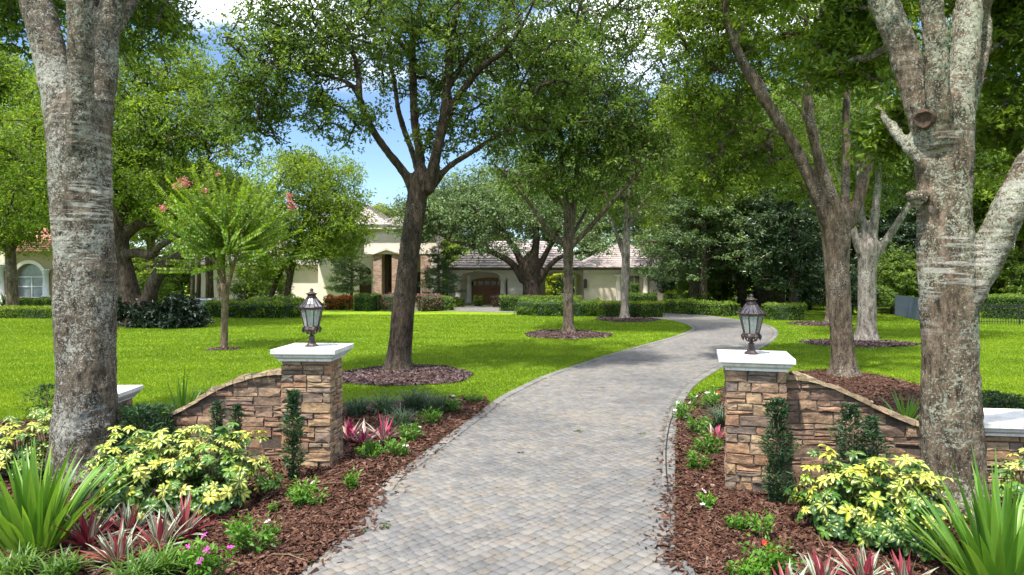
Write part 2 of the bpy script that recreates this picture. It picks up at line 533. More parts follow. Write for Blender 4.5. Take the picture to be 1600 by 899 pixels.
drive = thing('driveway', 'curving grey paver driveway', 'driveway')
del drive['category']
struct(drive, 'curving driveway of grey and tan pavers running up to the house')
vs = [(x, y, 0.004) for x, y in left_edge] + [(x, y, 0.004) for x, y in right_edge]
n = len(left_edge)
obj('sand_bed', mesh_np('sand_bed', vs, [(i, n + i, n + i + 1, i + 1) for i in range(n - 1)]), M['sand'], drive)
fl = [p for p in left_edge]
k0 = next(i for i, p in enumerate(left_edge) if p[1] > FIELD_END - 0.4)
k1 = next(i for i, p in enumerate(right_edge) if p[1] > FIELD_END - 0.4)
far_poly = left_edge[k0:] + right_edge[k1:][::-1]
far = MB().add([(x, y, 0.012) for x, y in far_poly], [tuple(range(len(far_poly)))[::-1]])
obj('far_paving', far.mesh('far_paving'), M['paver_far'], drive)

PZ = 0.018


def paver_vf(a, b, z0=0.0, bev=0.005, gap=0.0038):
    """a x b paver, centred"""
    vs = []
    for hx, hy, z in ((a / 2 - gap, b / 2 - gap, -0.02), (a / 2 - gap, b / 2 - gap, PZ - bev), (a / 2 - gap - bev, b / 2 - gap - bev, PZ)):
        vs += [(-hx, -hy, z + z0), (hx, -hy, z + z0), (hx, hy, z + z0), (-hx, hy, z + z0)]
    fs = []
    for r in (0, 4):
        for i in range(4):
            j = (i + 1) % 4
            fs.append((r + i, r + j, r + 4 + j, r + 4 + i))
    fs.append((8, 9, 10, 11))
    return np.array(vs), np.array(fs)


# random rectangular pattern laid at 45 degrees
ang = math.radians(45)
ca, sa = math.cos(ang), math.sin(ang)
pav = []
rr = random.Random(3)
vrow = -30.0
while vrow < 45:
    b = rr.choice((0.088, 0.128, 0.128))
    u = -12.0 + rr.random() * 0.2
    while u < 60:
        a = rr.choice((0.088, 0.128, 0.128, 0.175))
        pav.append((u + a / 2, vrow + b / 2, a, b))
        u += a
    vrow += b
pav = np.array(pav)
cx = pav[:, 0] * ca - pav[:, 1] * sa
cy = pav[:, 0] * sa + pav[:, 1] * ca
sel = (cy > 4.2) & (cy < FIELD_END + 0.5) & (np.abs(cx) < 16)
pav, cx, cy = pav[sel], cx[sel], cy[sel]
# keep clear of the border course
ins = inside(DRIVE, cx, cy)


def edge_dist(x, y):
    d = np.full(x.shape, 9.0)
    for edge in (left_edge, right_edge):
        e = np.array(edge)
        for i in range(len(e) - 1):
            p, q = e[i], e[i + 1]
            if min(p[1], q[1]) > 40:
                continue
            w = q - p
            t = np.clip(((x - p[0]) * w[0] + (y - p[1]) * w[1]) / (w @ w + 1e-9), 0, 1)
            d = np.minimum(d, np.hypot(x - p[0] - t * w[0], y - p[1] - t * w[1]))
    return d


ed = edge_dist(cx, cy)
BORDER_FROM = 9.0
ok = ins & ((ed > 0.24) | (cy < BORDER_FROM))
pav, cx, cy = pav[ok], cx[ok], cy[ok]
dist = np.hypot(cx, cy)
order = np.argsort(dist + np.where(cy < 6.35, 100, 0))
single = set(order[:300].tolist())
pm_cache = {}
V_, F_, A_ = [], [], []
off = 0
for i in range(len(pav)):
    a, b = pav[i, 2], pav[i, 3]
    tx, ty = rr.gauss(0, 0.008), rr.gauss(0, 0.008)
    dz = rr.gauss(0, 0.0016)
    if i in single:
        key = (round(a, 3), round(b, 3))
        if key not in pm_cache:
            v, f = paver_vf(a, b)
            pm_cache[key] = mesh_np('paver', v, f)
        obj('paver', pm_cache[key], M['paver'], drive, (cx[i], cy[i], dz), (tx, ty, ang + rr.gauss(0, 0.006)))
    else:
        v, f = paver_vf(a, b)
        v = v.copy()
        v[:, 2] += v[:, 0] * tx + v[:, 1] * ty + dz
        w = np.empty_like(v)
        w[:, 0] = v[:, 0] * ca - v[:, 1] * sa + cx[i]
        w[:, 1] = v[:, 0] * sa + v[:, 1] * ca + cy[i]
        w[:, 2] = v[:, 2]
        V_.append(w)
        F_.append(f + off)
        A_.append(np.full(len(f), rr.random()))
        off += len(v)
o = obj('paver_field', mesh_np('paver_field', np.concatenate(V_), np.concatenate(F_), {'v': ('FACE', np.concatenate(A_))}), M['paver'], drive)
o['kind'] = 'stuff'
# border course along both edges
V_, F_, A_ = [], [], []
off = 0
for edge, side in ((left_edge, 1), (right_edge, -1)):
    e = [np.array(p) for p in edge]
    acc, L = [], 0.0
    dense = []
    for i in range(len(e) - 1):
        seg = np.linalg.norm(e[i + 1] - e[i])
        k = max(1, int(seg / 0.05))
        for j in range(k):
            dense.append(e[i] + (e[i + 1] - e[i]) * j / k)
    dense = np.array(dense)
    s = np.concatenate([[0], np.cumsum(np.linalg.norm(np.diff(dense, axis=0), axis=1))])
    pos = 0.0
    while pos < s[-1] - 0.4:
        L = rr.choice((0.24, 0.24, 0.17))
        mid = np.array([np.interp(pos + L / 2, s, dense[:, 0]), np.interp(pos + L / 2, s, dense[:, 1])])
        nx = np.array([np.interp(pos + L / 2 + 0.05, s, dense[:, 0]), np.interp(pos + L / 2 + 0.05, s, dense[:, 1])])
        t = (nx - mid) / (np.linalg.norm(nx - mid) + 1e-9)
        pos += L
        if mid[1] < BORDER_FROM or mid[1] > FIELD_END:
            continue
        nrm = np.array([t[1], -t[0]]) * side
        c = mid + nrm * 0.10
        v, f = paver_vf(L, 0.19, 0.006)
        w = v.copy()
        w[:, 0] = c[0] + v[:, 0] * t[0] + v[:, 1] * nrm[0]
        w[:, 1] = c[1] + v[:, 0] * t[1] + v[:, 1] * nrm[1]
        if side == 1:
            f = f[:, ::-1]
        V_.append(w)
        F_.append(f + off)
        A_.append(np.full(len(f), 0.35 + 0.2 * rr.random()))
        off += len(v)
o = obj('border_course', mesh_np('border_course', np.concatenate(V_), np.concatenate(F_), {'v': ('FACE', np.concatenate(A_))}), M['paver'], drive)
o['kind'] = 'stuff'

# ------------------------------------------------------------------ mulch beds and rings
LBED = [p for p in left_edge if p[1] < 15.3] + [(-0.6, 15.75), G(690, 622), G(620, 628), G(545, 632), (-4.8, 13.0), (-6.5, 12.6), G(60, 660), (-12, 13.3), (-13, 3.0)]
RBED = [p for p in right_edge if p[1] < 15.9] + [G(1100, 612), G(1150, 603), G(1240, 581), G(1310, 579), G(1380, 588), G(1430, 599), (10.4, 15.5), (9.6, 13.2), (12.5, 12.6), (14, 3.0)]
RINGS = [(-3.05, 19.15, 1.95, 1.95), (2.55, 31.6, 2.02, 2.3), (6.95, 41.3, 1.95, 2.2), (14.0, 27.6, 2.3, 1.5), (17.0, 37.8, 1.6, 1.8), (-10.85, 25.6, 0.62, 0.5),  # ends with the small dark patch at the crape myrtle foot
         (22.5, 28.0, 1.2, 0.9)]


def in_ring(x, y, grow=1.0):
    r = np.zeros(np.shape(x), bool)
    for a, b, c, e in RINGS:
        an = np.arctan2(y - b, x - a)
        wob = 1 + 0.05 * np.sin(3 * an + a) + 0.03 * np.sin(7 * an + b)
        r |= ((x - a) / c) ** 2 + ((y - b) / e) ** 2 < (grow * wob) ** 2
    return r


def bed_height(x, y):
    return 0.016 + 0.03 * (np.sin(x * 1.7 + y) * np.cos(y * 1.3 - x * 0.4) * 0.5 + 0.5)


def bed_mesh(poly, step=0.16):
    poly = np.array(poly)
    xs = np.arange(poly[:, 0].min(), poly[:, 0].max(), step)
    ys = np.arange(poly[:, 1].min(), poly[:, 1].max(), step)
    gx, gy = np.meshgrid(xs, ys)
    ins_ = inside(poly, gx, gy)
    z = bed_height(gx, gy) + RNG.normal(0, 0.006, gx.shape)
    z = np.where(ins_, z, -0.03)
    idx = np.arange(gx.size).reshape(gx.shape)
    q = np.stack([idx[:-1, :-1], idx[:-1, 1:], idx[1:, 1:], idx[1:, :-1]], -1).reshape(-1, 4)
    anyin = ins_[:-1, :-1] | ins_[:-1, 1:] | ins_[1:, 1:] | ins_[1:, :-1]
    q = q[anyin.ravel()]
    v = np.stack([gx.ravel(), gy.ravel(), z.ravel()], 1)
    used = np.unique(q)
    remap = np.full(len(v), -1)
    remap[used] = np.arange(len(used))
    return mesh_np('mulch_bed', v[used], remap[q], None, True)


def chips(x, y, z, name, size=1.0):
    n = len(x)
    L = RNG.uniform(0.022, 0.060, n) * size
    W = RNG.uniform(0.007, 0.018, n) * size
    yaw = RNG.uniform(0, 2 * PI, n)
    t1, t2 = RNG.normal(0, 0.28, n), RNG.normal(0, 0.5, n)
    ux, uy, uz = np.cos(yaw) * np.cos(t1), np.sin(yaw) * np.cos(t1), np.sin(t1)
    wx, wy, wz = -np.sin(yaw) * np.cos(t2), np.cos(yaw) * np.cos(t2), np.sin(t2)
    u = np.stack([ux, uy, uz], 1) * L[:, None]
    w = np.stack([wx, wy, wz], 1) * W[:, None]
    c = np.stack([x, y, z], 1)
    tap = RNG.uniform(0.3, 1.0, n)[:, None]
    v = np.stack([c - u - w, c + u - w * tap, c + u + w * tap, c - u + w], 1).reshape(-1, 3)
    f = np.arange(4 * n).reshape(-1, 4)
    return mesh_np(name, v, f, {'v': ('FACE', np.clip(RNG.beta(1.6, 2.0, n), 0, 1))})


for poly, nm, lab, cnt, dmax in ((LBED, 'mulch_bed', 'brown bark mulch bed left of the drive around the stone pillar', 62000, 16),
                                 (RBED, 'mulch_bed', 'brown bark mulch bed right of the drive around the stone pillar', 62000, 21)):
    root = struct(obj(nm, bed_mesh(poly), M['mulch_soil']), lab)
    pl = np.array(poly)
    y = 5.6 * (dmax / 5.6) ** RNG.random(cnt * 3)
    x = RNG.uniform(-1, 1, cnt * 3) * (0.80 * y + 0.6)
    k = inside(pl, x, y)
    x, y = x[k][:cnt], y[k][:cnt]
    z = bed_height(x, y) + RNG.uniform(0.0, 0.022, len(x))
    # chips kicked out on to the pavers
    e = np.array([p for p in (left_edge if poly is LBED else right_edge) if 5.5 < p[1] < 15])
    i_ = RNG.integers(0, len(e) - 1, 420)
    t_ = RNG.random((420, 1))
    q = e[i_] * (1 - t_) + e[i_ + 1] * t_
    q[:, 0] += np.abs(RNG.normal(0, 0.13, 420)) * (1 if poly is LBED else -1)
    x, y, z = np.concatenate([x, q[:, 0]]), np.concatenate([y, q[:, 1]]), np.concatenate([z, np.full(420, PZ + 0.014)])
    o = obj('mulch_chips', chips(x, y, z, 'mulch_chips', 1.0), M['chip'], root)
    o['kind'] = 'stuff'
RING_LABELS = ['mulch ring round the big oak on the lawn beside the left pillar', 'mulch ring round the oak at the middle of the lawn',
               'mulch ring by the clipped hedge at the bend of the drive', 'mulch ring round the pale oak right of the drive',
               'small mulch patch at the far edge of the right lawn', 'small dark patch at the foot of the crape myrtle', 'bare patch at the right edge of the lawn']
for i, (a, b, c, e) in enumerate(RINGS):
    nth = 48
    v = [(a, b, 0.09 if c > 1 else 0.03)]
    f = []
    for k, s in enumerate((0.35, 0.7, 1.0)):
        for j in range(nth):
            an = 2 * PI * j / nth
            wob = 1 + 0.05 * math.sin(3 * an + a) + 0.03 * math.sin(7 * an + b)
            v.append((a + c * s * wob * math.cos(an), b + e * s * wob * math.sin(an), (0.08, 0.05, 0.006)[k] * (1 if c > 1 else 0.4)))
    for j in range(nth):
        q = (j + 1) % nth
        f.append((0, 1 + j, 1 + q))
        for k in range(2):
            f.append((1 + k * nth + j, 1 + (k + 1) * nth + j, 1 + (k + 1) * nth + q, 1 + k * nth + q))
    mb = MB().add(v, f, True)
    root = struct(obj('mulch_ring', mb.mesh('mulch_ring'), M['mulch_soil']), RING_LABELS[i])
    cnt = int((9000 if b < 25 else 3500) * min(1, c / 1.9) ** 2)
    r = np.sqrt(RNG.random(cnt))
    an = RNG.uniform(0, 2 * PI, cnt)
    wob = 1 + 0.05 * np.sin(3 * an + a) + 0.03 * np.sin(7 * an + b)
    x, y = a + c * r * wob * np.cos(an), b + e * r * wob * np.sin(an)
    z = (0.09 - 0.075 * r) * (1 if c > 1 else 0.35) + RNG.uniform(0.0, 0.02, cnt)
    o = obj('mulch_chips', chips(x, y, z, 'mulch_chips', 1.25 if b < 25 else 1.6), M['ring_chip'], root)
    o['kind'] = 'stuff'

# ------------------------------------------------------------------ grass blades
NB = 1200000
y = 10.5 * (46.0 / 10.5) ** RNG.random(NB)
x = RNG.uniform(-1, 1, NB) * (0.78 * y + 1)
keep = ~inside(DRIVE, x, y) & ~inside(LBED, x, y) & ~inside(RBED, x, y) & ~in_ring(x, y, 0.98)
x, y = x[keep], y[keep]
nb = min(len(x), 560000)
x, y = x[:nb], y[:nb]
d = y
hgt = RNG.uniform(0.02, 0.042, nb) * (1 + d / 60)
wd = RNG.uniform(0.0045, 0.008, nb) * (d / 11) ** 0.9
yaw = RNG.uniform(0, 2 * PI, nb)
lean = RNG.normal(0, 0.35, (nb, 2)) * hgt[:, None]
b0 = np.stack([x - np.cos(yaw) * wd, y - np.sin(yaw) * wd, np.zeros(nb)], 1)
b1 = np.stack([x + np.cos(yaw) * wd, y + np.sin(yaw) * wd, np.zeros(nb)], 1)
b2 = np.stack([x + lean[:, 0], y + lean[:, 1], hgt], 1)
v = np.stack([b0, b1, b2], 1).reshape(-1, 3)
stripe = 0.5 + 0.5 * np.sin((x * math.sin(math.radians(74)) * 0.25 + y * 0.97) * 2 * PI / 2.9)
patch = np.sin(0.31 * x + 1.3) * np.sin(0.27 * y + 0.4) + 0.6 * np.sin(0.83 * x + 0.5 * y) * np.sin(0.61 * y - 0.7 * x) + 0.5 * np.sin(2.3 * x + 1.1) * np.sin(1.9 * y)
val = np.clip(RNG.normal(0.40, 0.17, nb) + 0.17 * stripe + 0.12 * patch, 0, 1)
grass = obj('lawn_grass', mesh_np('lawn_grass', v, np.arange(3 * nb).reshape(-1, 3), {'v': ('FACE', val)}), M['grass_blade'])
grass['kind'] = 'stuff'
tag(grass, 'short bright green mown grass covering the lawns', 'grass')

# ------------------------------------------------------------------ foliage
def leaves_vf(c, axis, L, W, rng, fold=0.25, up=0.6):
    """one folded leaf (two triangles) at each centre"""
    n = len(c)
    axis = axis / (np.linalg.norm(axis, axis=1, keepdims=True) + 1e-9)
    nr = rng.normal(0, 1, (n, 3)) + np.array([0, 0, up])
    side = np.cross(axis, nr)
    side /= (np.linalg.norm(side, axis=1, keepdims=True) + 1e-9)
    nor = np.cross(side, axis)
    L = L[:, None]
    W = W[:, None]
    base = c - axis * L * 0.5
    tip = c + axis * L * 0.5 - nor * L * 0.12
    mid = c - axis * L * 0.04
    s1 = mid + side * W * 0.5 + nor * W * fold
    s2 = mid - side * W * 0.5 + nor * W * fold
    v = np.stack([base, s1, tip, s2], 1).reshape(-1, 3)
    i = np.arange(n)[:, None] * 4
    f = np.concatenate([i + np.array([0, 1, 2]), i + np.array([0, 2, 3])], 1).reshape(-1, 3)
    return v, f


def cluster_leaves(cent, rad, per, L, rng, flat=0.62, wr=0.42, droop=0.25, v0=0.42, vs=0.16, vc=0.19, topbias=0.0, center=None):
    """leaf sprays: every cluster is a handful of short shoots carrying leaves"""
    k = len(cent)
    shoots = max(3, per // 14)
    sd = rng.normal(0, 1, (k, shoots, 3))
    sd[..., 2] = sd[..., 2] * flat + 0.12
    sd /= np.linalg.norm(sd, axis=2, keepdims=True) + 1e-9
    which = rng.integers(0, shoots, (k, per))
    dirs = np.take_along_axis(sd, which[..., None], axis=1)
    t = rng.random((k, per, 1)) ** 0.6
    pos = cent[:, None, :] + dirs * t * rad[:, None, None] + rng.normal(0, 0.11, (k, per, 3)) * rad[:, None, None]
    ax = dirs * 0.8 + rng.normal(0, 0.6, (k, per, 3)) - np.array([0, 0, droop])
    val = np.clip(v0 + rng.normal(0, vc, (k, 1)) + rng.normal(0, vs, (k, per)), 0, 1)
    c = pos.reshape(-1, 3)
    n = len(c)
    Ls = L * rng.uniform(0.7, 1.3, n)
    v, f = leaves_vf(c, ax.reshape(-1, 3), Ls, Ls * wr * rng.uniform(0.8, 1.2, n), rng)
    return v, f, np.repeat(val.ravel(), 2)


def sample_blobs(blobs, rng, mind=0.0):
    """blobs: (centre, (rx,ry,rz), n) ; shell-weighted centres"""
    res = []
    for c, r, n in blobs:
        u = rng.normal(0, 1, (n * 3, 3))
        u /= np.linalg.norm(u, axis=1, keepdims=True)
        rr_ = rng.random((n * 3, 1)) ** 0.42
        p = np.asarray(c) + u * rr_ * np.asarray(r)
        if mind > 0:
            acc = []
            for q in p:
                if all((q - a) @ (q - a) > mind * mind for a in acc[-400:]):
                    acc.append(q)
                if len(acc) >= n:
                    break
            p = np.array(acc)
        res.append(p[:n])
    return np.concatenate(res)


def grow_twigs(skel, srad, cent, rng, rtip=0.008, sag=0.10, maxlen=9.0, k=0.0085):
    """joins every cluster to the nearest wood; returns tubes"""
    skel = np.asarray(skel)
    ns = len(skel)
    cap = ns + len(cent) * 16
    pos = np.zeros((cap, 3))
    pos[:ns] = skel
    par = np.full(cap, -1)
    limit = np.zeros(cap)
    limit[:ns] = srad
    cnt = ns
    d0 = np.array([np.min(np.linalg.norm(skel - c, axis=1)) for c in cent])
    chains, good = [], []
    for ci in np.argsort(d0):
        c = cent[ci]
        if d0[ci] > maxlen:
            continue
        dv = c - pos[:cnt]
        dd = np.linalg.norm(dv, axis=1) + 0.35 * np.maximum(0, -dv[:, 2])
        p = int(np.argmin(dd))
        L = np.linalg.norm(c - pos[p])
        good.append(ci)
        if L < 0.05:
            continue
        m = int(min(14, max(2, L / 0.45)))
        perp = rng.normal(0, 0.09 * L, 3)
        prev = p
        ch = [p]
        for j in range(1, m + 1):
            t = j / m
            q = pos[p] * (1 - t) + c * t + perp * math.sin(PI * t) + np.array([0, 0, sag * L * math.sin(PI * t)])
            pos[cnt] = q
            par[cnt] = prev
            prev = cnt
            ch.append(cnt)
            cnt += 1
        chains.append(ch)
    count = np.zeros(cap)
    for ch in chains:
        count[ch[-1]] += 1
    for i in range(cnt - 1, ns - 1, -1):
        if par[i] >= 0:
            count[par[i]] += count[i]
    V, Fc, off = [], [], 0
    ns_side = 5
    an = np.arange(ns_side) * 2 * PI / ns_side
    for ch in chains:
        pts = pos[ch]
        r = rtip + k * np.sqrt(count[ch])
        r[0] = min(r[0], r[1] * 1.3) if ch[0] < ns else r[1]
        if ch[0] < ns:
            r = np.minimum(r, max(0.7 * limit[ch[0]], rtip * 1.5))
        t = np.gradient(pts, axis=0)
        t /= np.linalg.norm(t, axis=1, keepdims=True) + 1e-9
        a = np.cross(t, np.array([0.3, 0.2, 0.93]))
        a /= np.linalg.norm(a, axis=1, keepdims=True) + 1e-9
        b = np.cross(t, a)
        ring = pts[:, None, :] + r[:, None, None] * (a[:, None, :] * np.cos(an)[None, :, None] + b[:, None, :] * np.sin(an)[None, :, None])
        m = len(ch)
        V.append(ring.reshape(-1, 3))
        i0 = (np.arange(m - 1) * ns_side)[:, None] + np.arange(ns_side)[None, :]
        i1 = (np.arange(m - 1) * ns_side)[:, None] + (np.arange(ns_side) + 1)[None, :] % ns_side
        q = np.stack([i0, i1, i1 + ns_side, i0 + ns_side], -1).reshape(-1, 4) + off
        Fc.append(q)
        off += m * ns_side
    return np.concatenate(V), np.concatenate(Fc), np.array(good)


_cloud = bpy.data.textures.new('bark_lumps', 'CLOUDS')
_cloud.noise_scale = 0.22
_cloud.noise_depth = 3


_fine = bpy.data.textures.new('bark_plates', 'CLOUDS')
_fine.noise_scale = 0.07
_fine.noise_depth = 2


def fused(mb, voxel, disp=0.02, smooth=7):
    smooth = 14 if voxel < 0.03 else smooth
    """fuses overlapping limbs into one skin"""
    me = mb.mesh('trunk')
    o = bpy.data.objects.new('tmp', me)
    COL.objects.link(o)
    r = o.modifiers.new('r', 'REMESH')
    r.mode = 'VOXEL'
    r.voxel_size = voxel
    s = o.modifiers.new('s', 'SMOOTH')
    s.iterations = smooth
    s.factor = 0.5
    dm = o.modifiers.new('d', 'DISPLACE')
    dm.texture = _cloud
    dm.texture_coords = 'GLOBAL'
    dm.strength = disp
    dm.mid_level = 0.5
    if voxel < 0.03:
        d2 = o.modifiers.new('d2', 'DISPLACE')
        d2.texture = _fine
        d2.texture_coords = 'GLOBAL'
        d2.strength = 0.022
        d2.mid_level = 0.5
    dg = bpy.context.evaluated_depsgraph_get()
    nm = bpy.data.meshes.new_from_object(o.evaluated_get(dg))
    bpy.data.objects.remove(o)
    bpy.data.meshes.remove(me)
    nm.polygons.foreach_set('use_smooth', np.ones(len(nm.polygons), dtype=bool))
    nm.materials.clear()
    nm.name = 'trunk'
    return nm


def px_limb(pts, d0):
    """(px, py, depth offset, width in px) -> points and radii in metres"""
    p = [P(a, b, d0 + c) for a, b, c, w in pts]
    r = [w * 0.5 / F * (d0 + c) for a, b, c, w in pts]
    q = catmull([np.append(a, b) for a, b in zip(p, r)], 4)
    return [x[:3] for x in q], [max(0.012, x[3]) for x in q]


def px_blob(px, py, dd, rx, rz, ry, n, d0):
    d = d0 + dd
    return (P(px, py, d), (rx / F * d, ry, rz / F * d), n)


def oak(label, d0, limbs, blobs, bark, leaf, per, L, seed, voxel=0.05, disp=0.02, crad=0.62, sides=14, mind=0.0,
        flare=0.28, tree_name='oak_tree', wk=1.0, cat='tree', group=None, tw=0.008, v0=0.42, trim=None, twmat=None, **kw):
    rng = np.random.default_rng(seed)
    trunk = limbs[0]
    base = P(trunk[0][0], trunk[0][1], d0)
    bx, by = base[0], base[1]
    root = thing(tree_name, label, cat, (bx, by, 0), 0, group)
    mb = MB()
    sp, sr = [], []
    for i, lb in enumerate(limbs):
        pts, rad = px_limb(lb, d0)
        rad = [r * wk for r in rad]
        if i == 0:
            # the stem closes in a dome between the forks
            up_ = (pts[-1] - pts[-3])
            up_ = up_ / (np.linalg.norm(up_) + 1e-9)
            for q_, s_ in ((0.35, 0.93), (0.7, 0.78), (1.05, 0.55), (1.35, 0.22)):
                pts.append(pts[len(pts) - 1] + up_ * rad[0] * 0.35)
                rad.append(rad[len(rad) - 1] * s_)
            z0 = pts[0][2]
            pts = [np.array([pts[0][0], pts[0][1], -0.15])] + [p for p in pts if p[2] > 0.02]
            rad = [rad[0] * 1.12] + rad[len(rad) - len(pts) + 1:]
            # root flare
            for j, p in enumerate(pts):
                rad[j] *= 1 + flare * math.exp(-max(0, p[2]) / 0.25)
        mb.tube(pts, rad, sides, True, 0.16 if i == 0 else 0.10)
        lo = 1.8 if i == 0 else 0
        for p, r in zip(pts, rad):
            if i > 0 or p[2] > 3.5:
                sp.append(p)
                sr.append(r)
    wpart('trunk', fused(mb, voxel, disp), M[bark], root)
    bl = [px_blob(*b, d0) for b in blobs]
    cent = sample_blobs(bl, rng, mind)
    if trim is not None:
        cent = cent[trim(cent)]
    v, f, good = grow_twigs(sp, sr, cent, rng, tw, **kw)
    wpart('branches', mesh_np('branches', v, f, None, True), M[twmat or bark], root, 'stuff')
    cent = cent[good]
    rad = crad * rng.uniform(0.7, 1.3, len(cent))
    v, f, a = cluster_leaves(cent, rad, per, L, rng, v0=v0)
    wpart('crown', mesh_np('crown', v, f, {'v': ('FACE', a)}), M[leaf], root, 'stuff')
    return root


# near oak on the left
oak('thick oak at the left edge with grey lichen bark forking into three stems', 9.7, [
    [(134, 745, 0, 122), (134, 700, 0, 112), (136, 600, 0, 104), (134, 500, 0, 100), (132, 400, 0, 99), (129, 320, 0, 99), (126, 240, 0, 104), (124, 195, 0, 100)],
    [(108, 250, 0, 60), (100, 200, 0, 62), (89, 130, .1, 60), (69, 50, .2, 56), (49, -20, .3, 52), (14, -140, .6, 42), (-56, -330, 1, 24)],
    [(128, 240, -.2, 46), (126, 200, -.28, 46), (126, 120, -.35, 45), (126, 40, -.42, 44), (122, -60, -.5, 40), (114, -260, -.8, 26)],
    [(144, 240, .1, 60), (150, 190, .1, 58), (159, 120, .2, 52), (164, 60, .3, 50), (179, 0, .4, 42), (209, -80, .5, 38), (284, -260, .8, 24)],
    [(142, 120, .5, 40), (144, 40, .7, 36), (139, -60, .9, 30), (154, -220, 1.5, 20)],
    [(164, 75, .3, 22), (204, 10, .8, 18), (244, -60, 1.6, 13), (284, -120, 2.4, 8)],
], [(60, -330, 1.2, 330, 200, 2.6, 210), (-120, -120, 1, 200, 150, 2.6, 110), (210, 20, 2.5, 70, 75, 1.2, 42), (20, 20, 3.0, 60, 70, 1.5, 26), (330, -180, 1.5, 190, 120, 2.5, 110)],
    'bark_left', 'oak_leaf', 130, 0.105, 11, 0.024, 0.045, 0.5, 24, maxlen=7, flare=0.06, wk=0.84)

# near oak on the right
near_r = oak('thick pale lichen-patched oak at the right edge with a low limb leaning right', 8.1, [
    [(1490, 790, 0, 118), (1488, 720, 0, 108), (1484, 600, 0, 101), (1482, 480, 0, 104), (1480, 400, 0, 102), (1478, 330, 0, 93), (1477, 250, 0, 98), (1474, 180, 0, 108)],
    [(1462, 250, 0, 58), (1450, 200, 0, 60), (1425, 120, .1, 58), (1400, 50, .2, 54), (1370, -20, .3, 50), (1330, -120, .5, 40), (1270, -290, 1, 24)],
    [(1470, 230, -.15, 46), (1466, 150, -.28, 46), (1462, 70, -.33, 46), (1455, 0, -.4, 42), (1450, -120, -.5, 34), (1430, -280, -.6, 22)],
    [(1490, 240, .05, 56), (1496, 160, .08, 58), (1508, 80, .1, 52), (1515, 0, .2, 48), (1530, -120, .3, 38), (1550, -290, .2, 22)],
    [(1500, 220, .25, 34), (1516, 150, .3, 33), (1535, 70, .5, 30), (1540, 0, .7, 28), (1590, -110, 1, 20)],
    [(1496, 490, 0, 56), (1518, 450, -.05, 60), (1545, 400, -.1, 62), (1575, 330, -.2, 60), (1610, 260, -.2, 58), (1680, 140, -.3, 48), (1780, -30, -.3, 34)],
    [(1462, 285, 0, 34), (1440, 250, 0, 27), (1410, 218, .15, 22), (1392, 196, .3, 18), (1378, 176, .45, 14), (1370, 160, .55, 8)],
    [(1440, 312, -.05, 40), (1428, 306, -.08, 26), (1419, 301, -.1, 14)],
    [(1530, 90, .5, 14), (1560, 70, .9, 9), (1600, 30, 1.3, 6)],
    [(1500, 170, .6, 12), (1535, 130, 1.3, 10), (1580, 90, 2, 7)],
], [(1480, -360, 1.8, 300, 190, 2.4, 190), (1330, 70, 1.6, 72, 90, 1.0, 44), (1390, 205, .9, 26, 34, .5, 12), (1580, 90, 1.6, 50, 105, 1.0, 44), (1565, 215, 1.5, 40, 50, .8, 16),
    (1700, -100, .5, 160, 150, 2.5, 90), (1250, -120, 1.5, 150, 110, 2.2, 90)],
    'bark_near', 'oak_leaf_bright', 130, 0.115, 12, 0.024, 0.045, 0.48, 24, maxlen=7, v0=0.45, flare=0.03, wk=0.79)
# sawn knot on it, seated on the bark
from mathutils.bvhtree import BVHTree
tr = next(o for o in near_r.children if o.name.startswith('trunk'))
bvh = BVHTree.FromPolygons([v.co for v in tr.data.vertices], [tuple(p.vertices) for p in tr.data.polygons])
dirv = Vector(P(1447, 186, 8.1)) - Vector((0, 0, H))
hit, hn, _, _ = bvh.ray_cast(Vector((0, 0, H)), dirv.normalized())
kn = MB()
if hit is not None:
    nrm = (hn * 0.6 - dirv.normalized() * 0.4).normalized()
    q = nrm.to_track_quat('Z', 'Y').to_matrix()
    v, f = [], []
    nn = 22
    ring = ((1.7, -0.10), (1.35, -0.015), (1.12, 0.022), (0.95, 0.018), (0.82, 0.0), (0.4, -0.006), (0.01, -0.004))
    for (s, zz_) in ring:
        for i in range(nn):
            a = 2 * PI * i / nn
            wob = 1 + 0.07 * math.sin(3 * a) + 0.04 * math.sin(7 * a)
            v.append(hit + nrm * 0.035 + q @ Vector((0.105 * s * wob * math.cos(a), 0.085 * s * wob * math.sin(a), zz_)))
    for j in range(len(ring) - 1):
        for i in range(nn):
            k = (i + 1) % nn
            f.append((j * nn + i, j * nn + k, (j + 1) * nn + k, (j + 1) * nn + i))
    kn.add(v, f, True)
    M['knot'] = simple_mat('knot', (0.055, 0.034, 0.024), 0.9, 30, 0.6, 0.8)
    wpart('knot', kn.mesh('knot'), M['knot'], near_r)

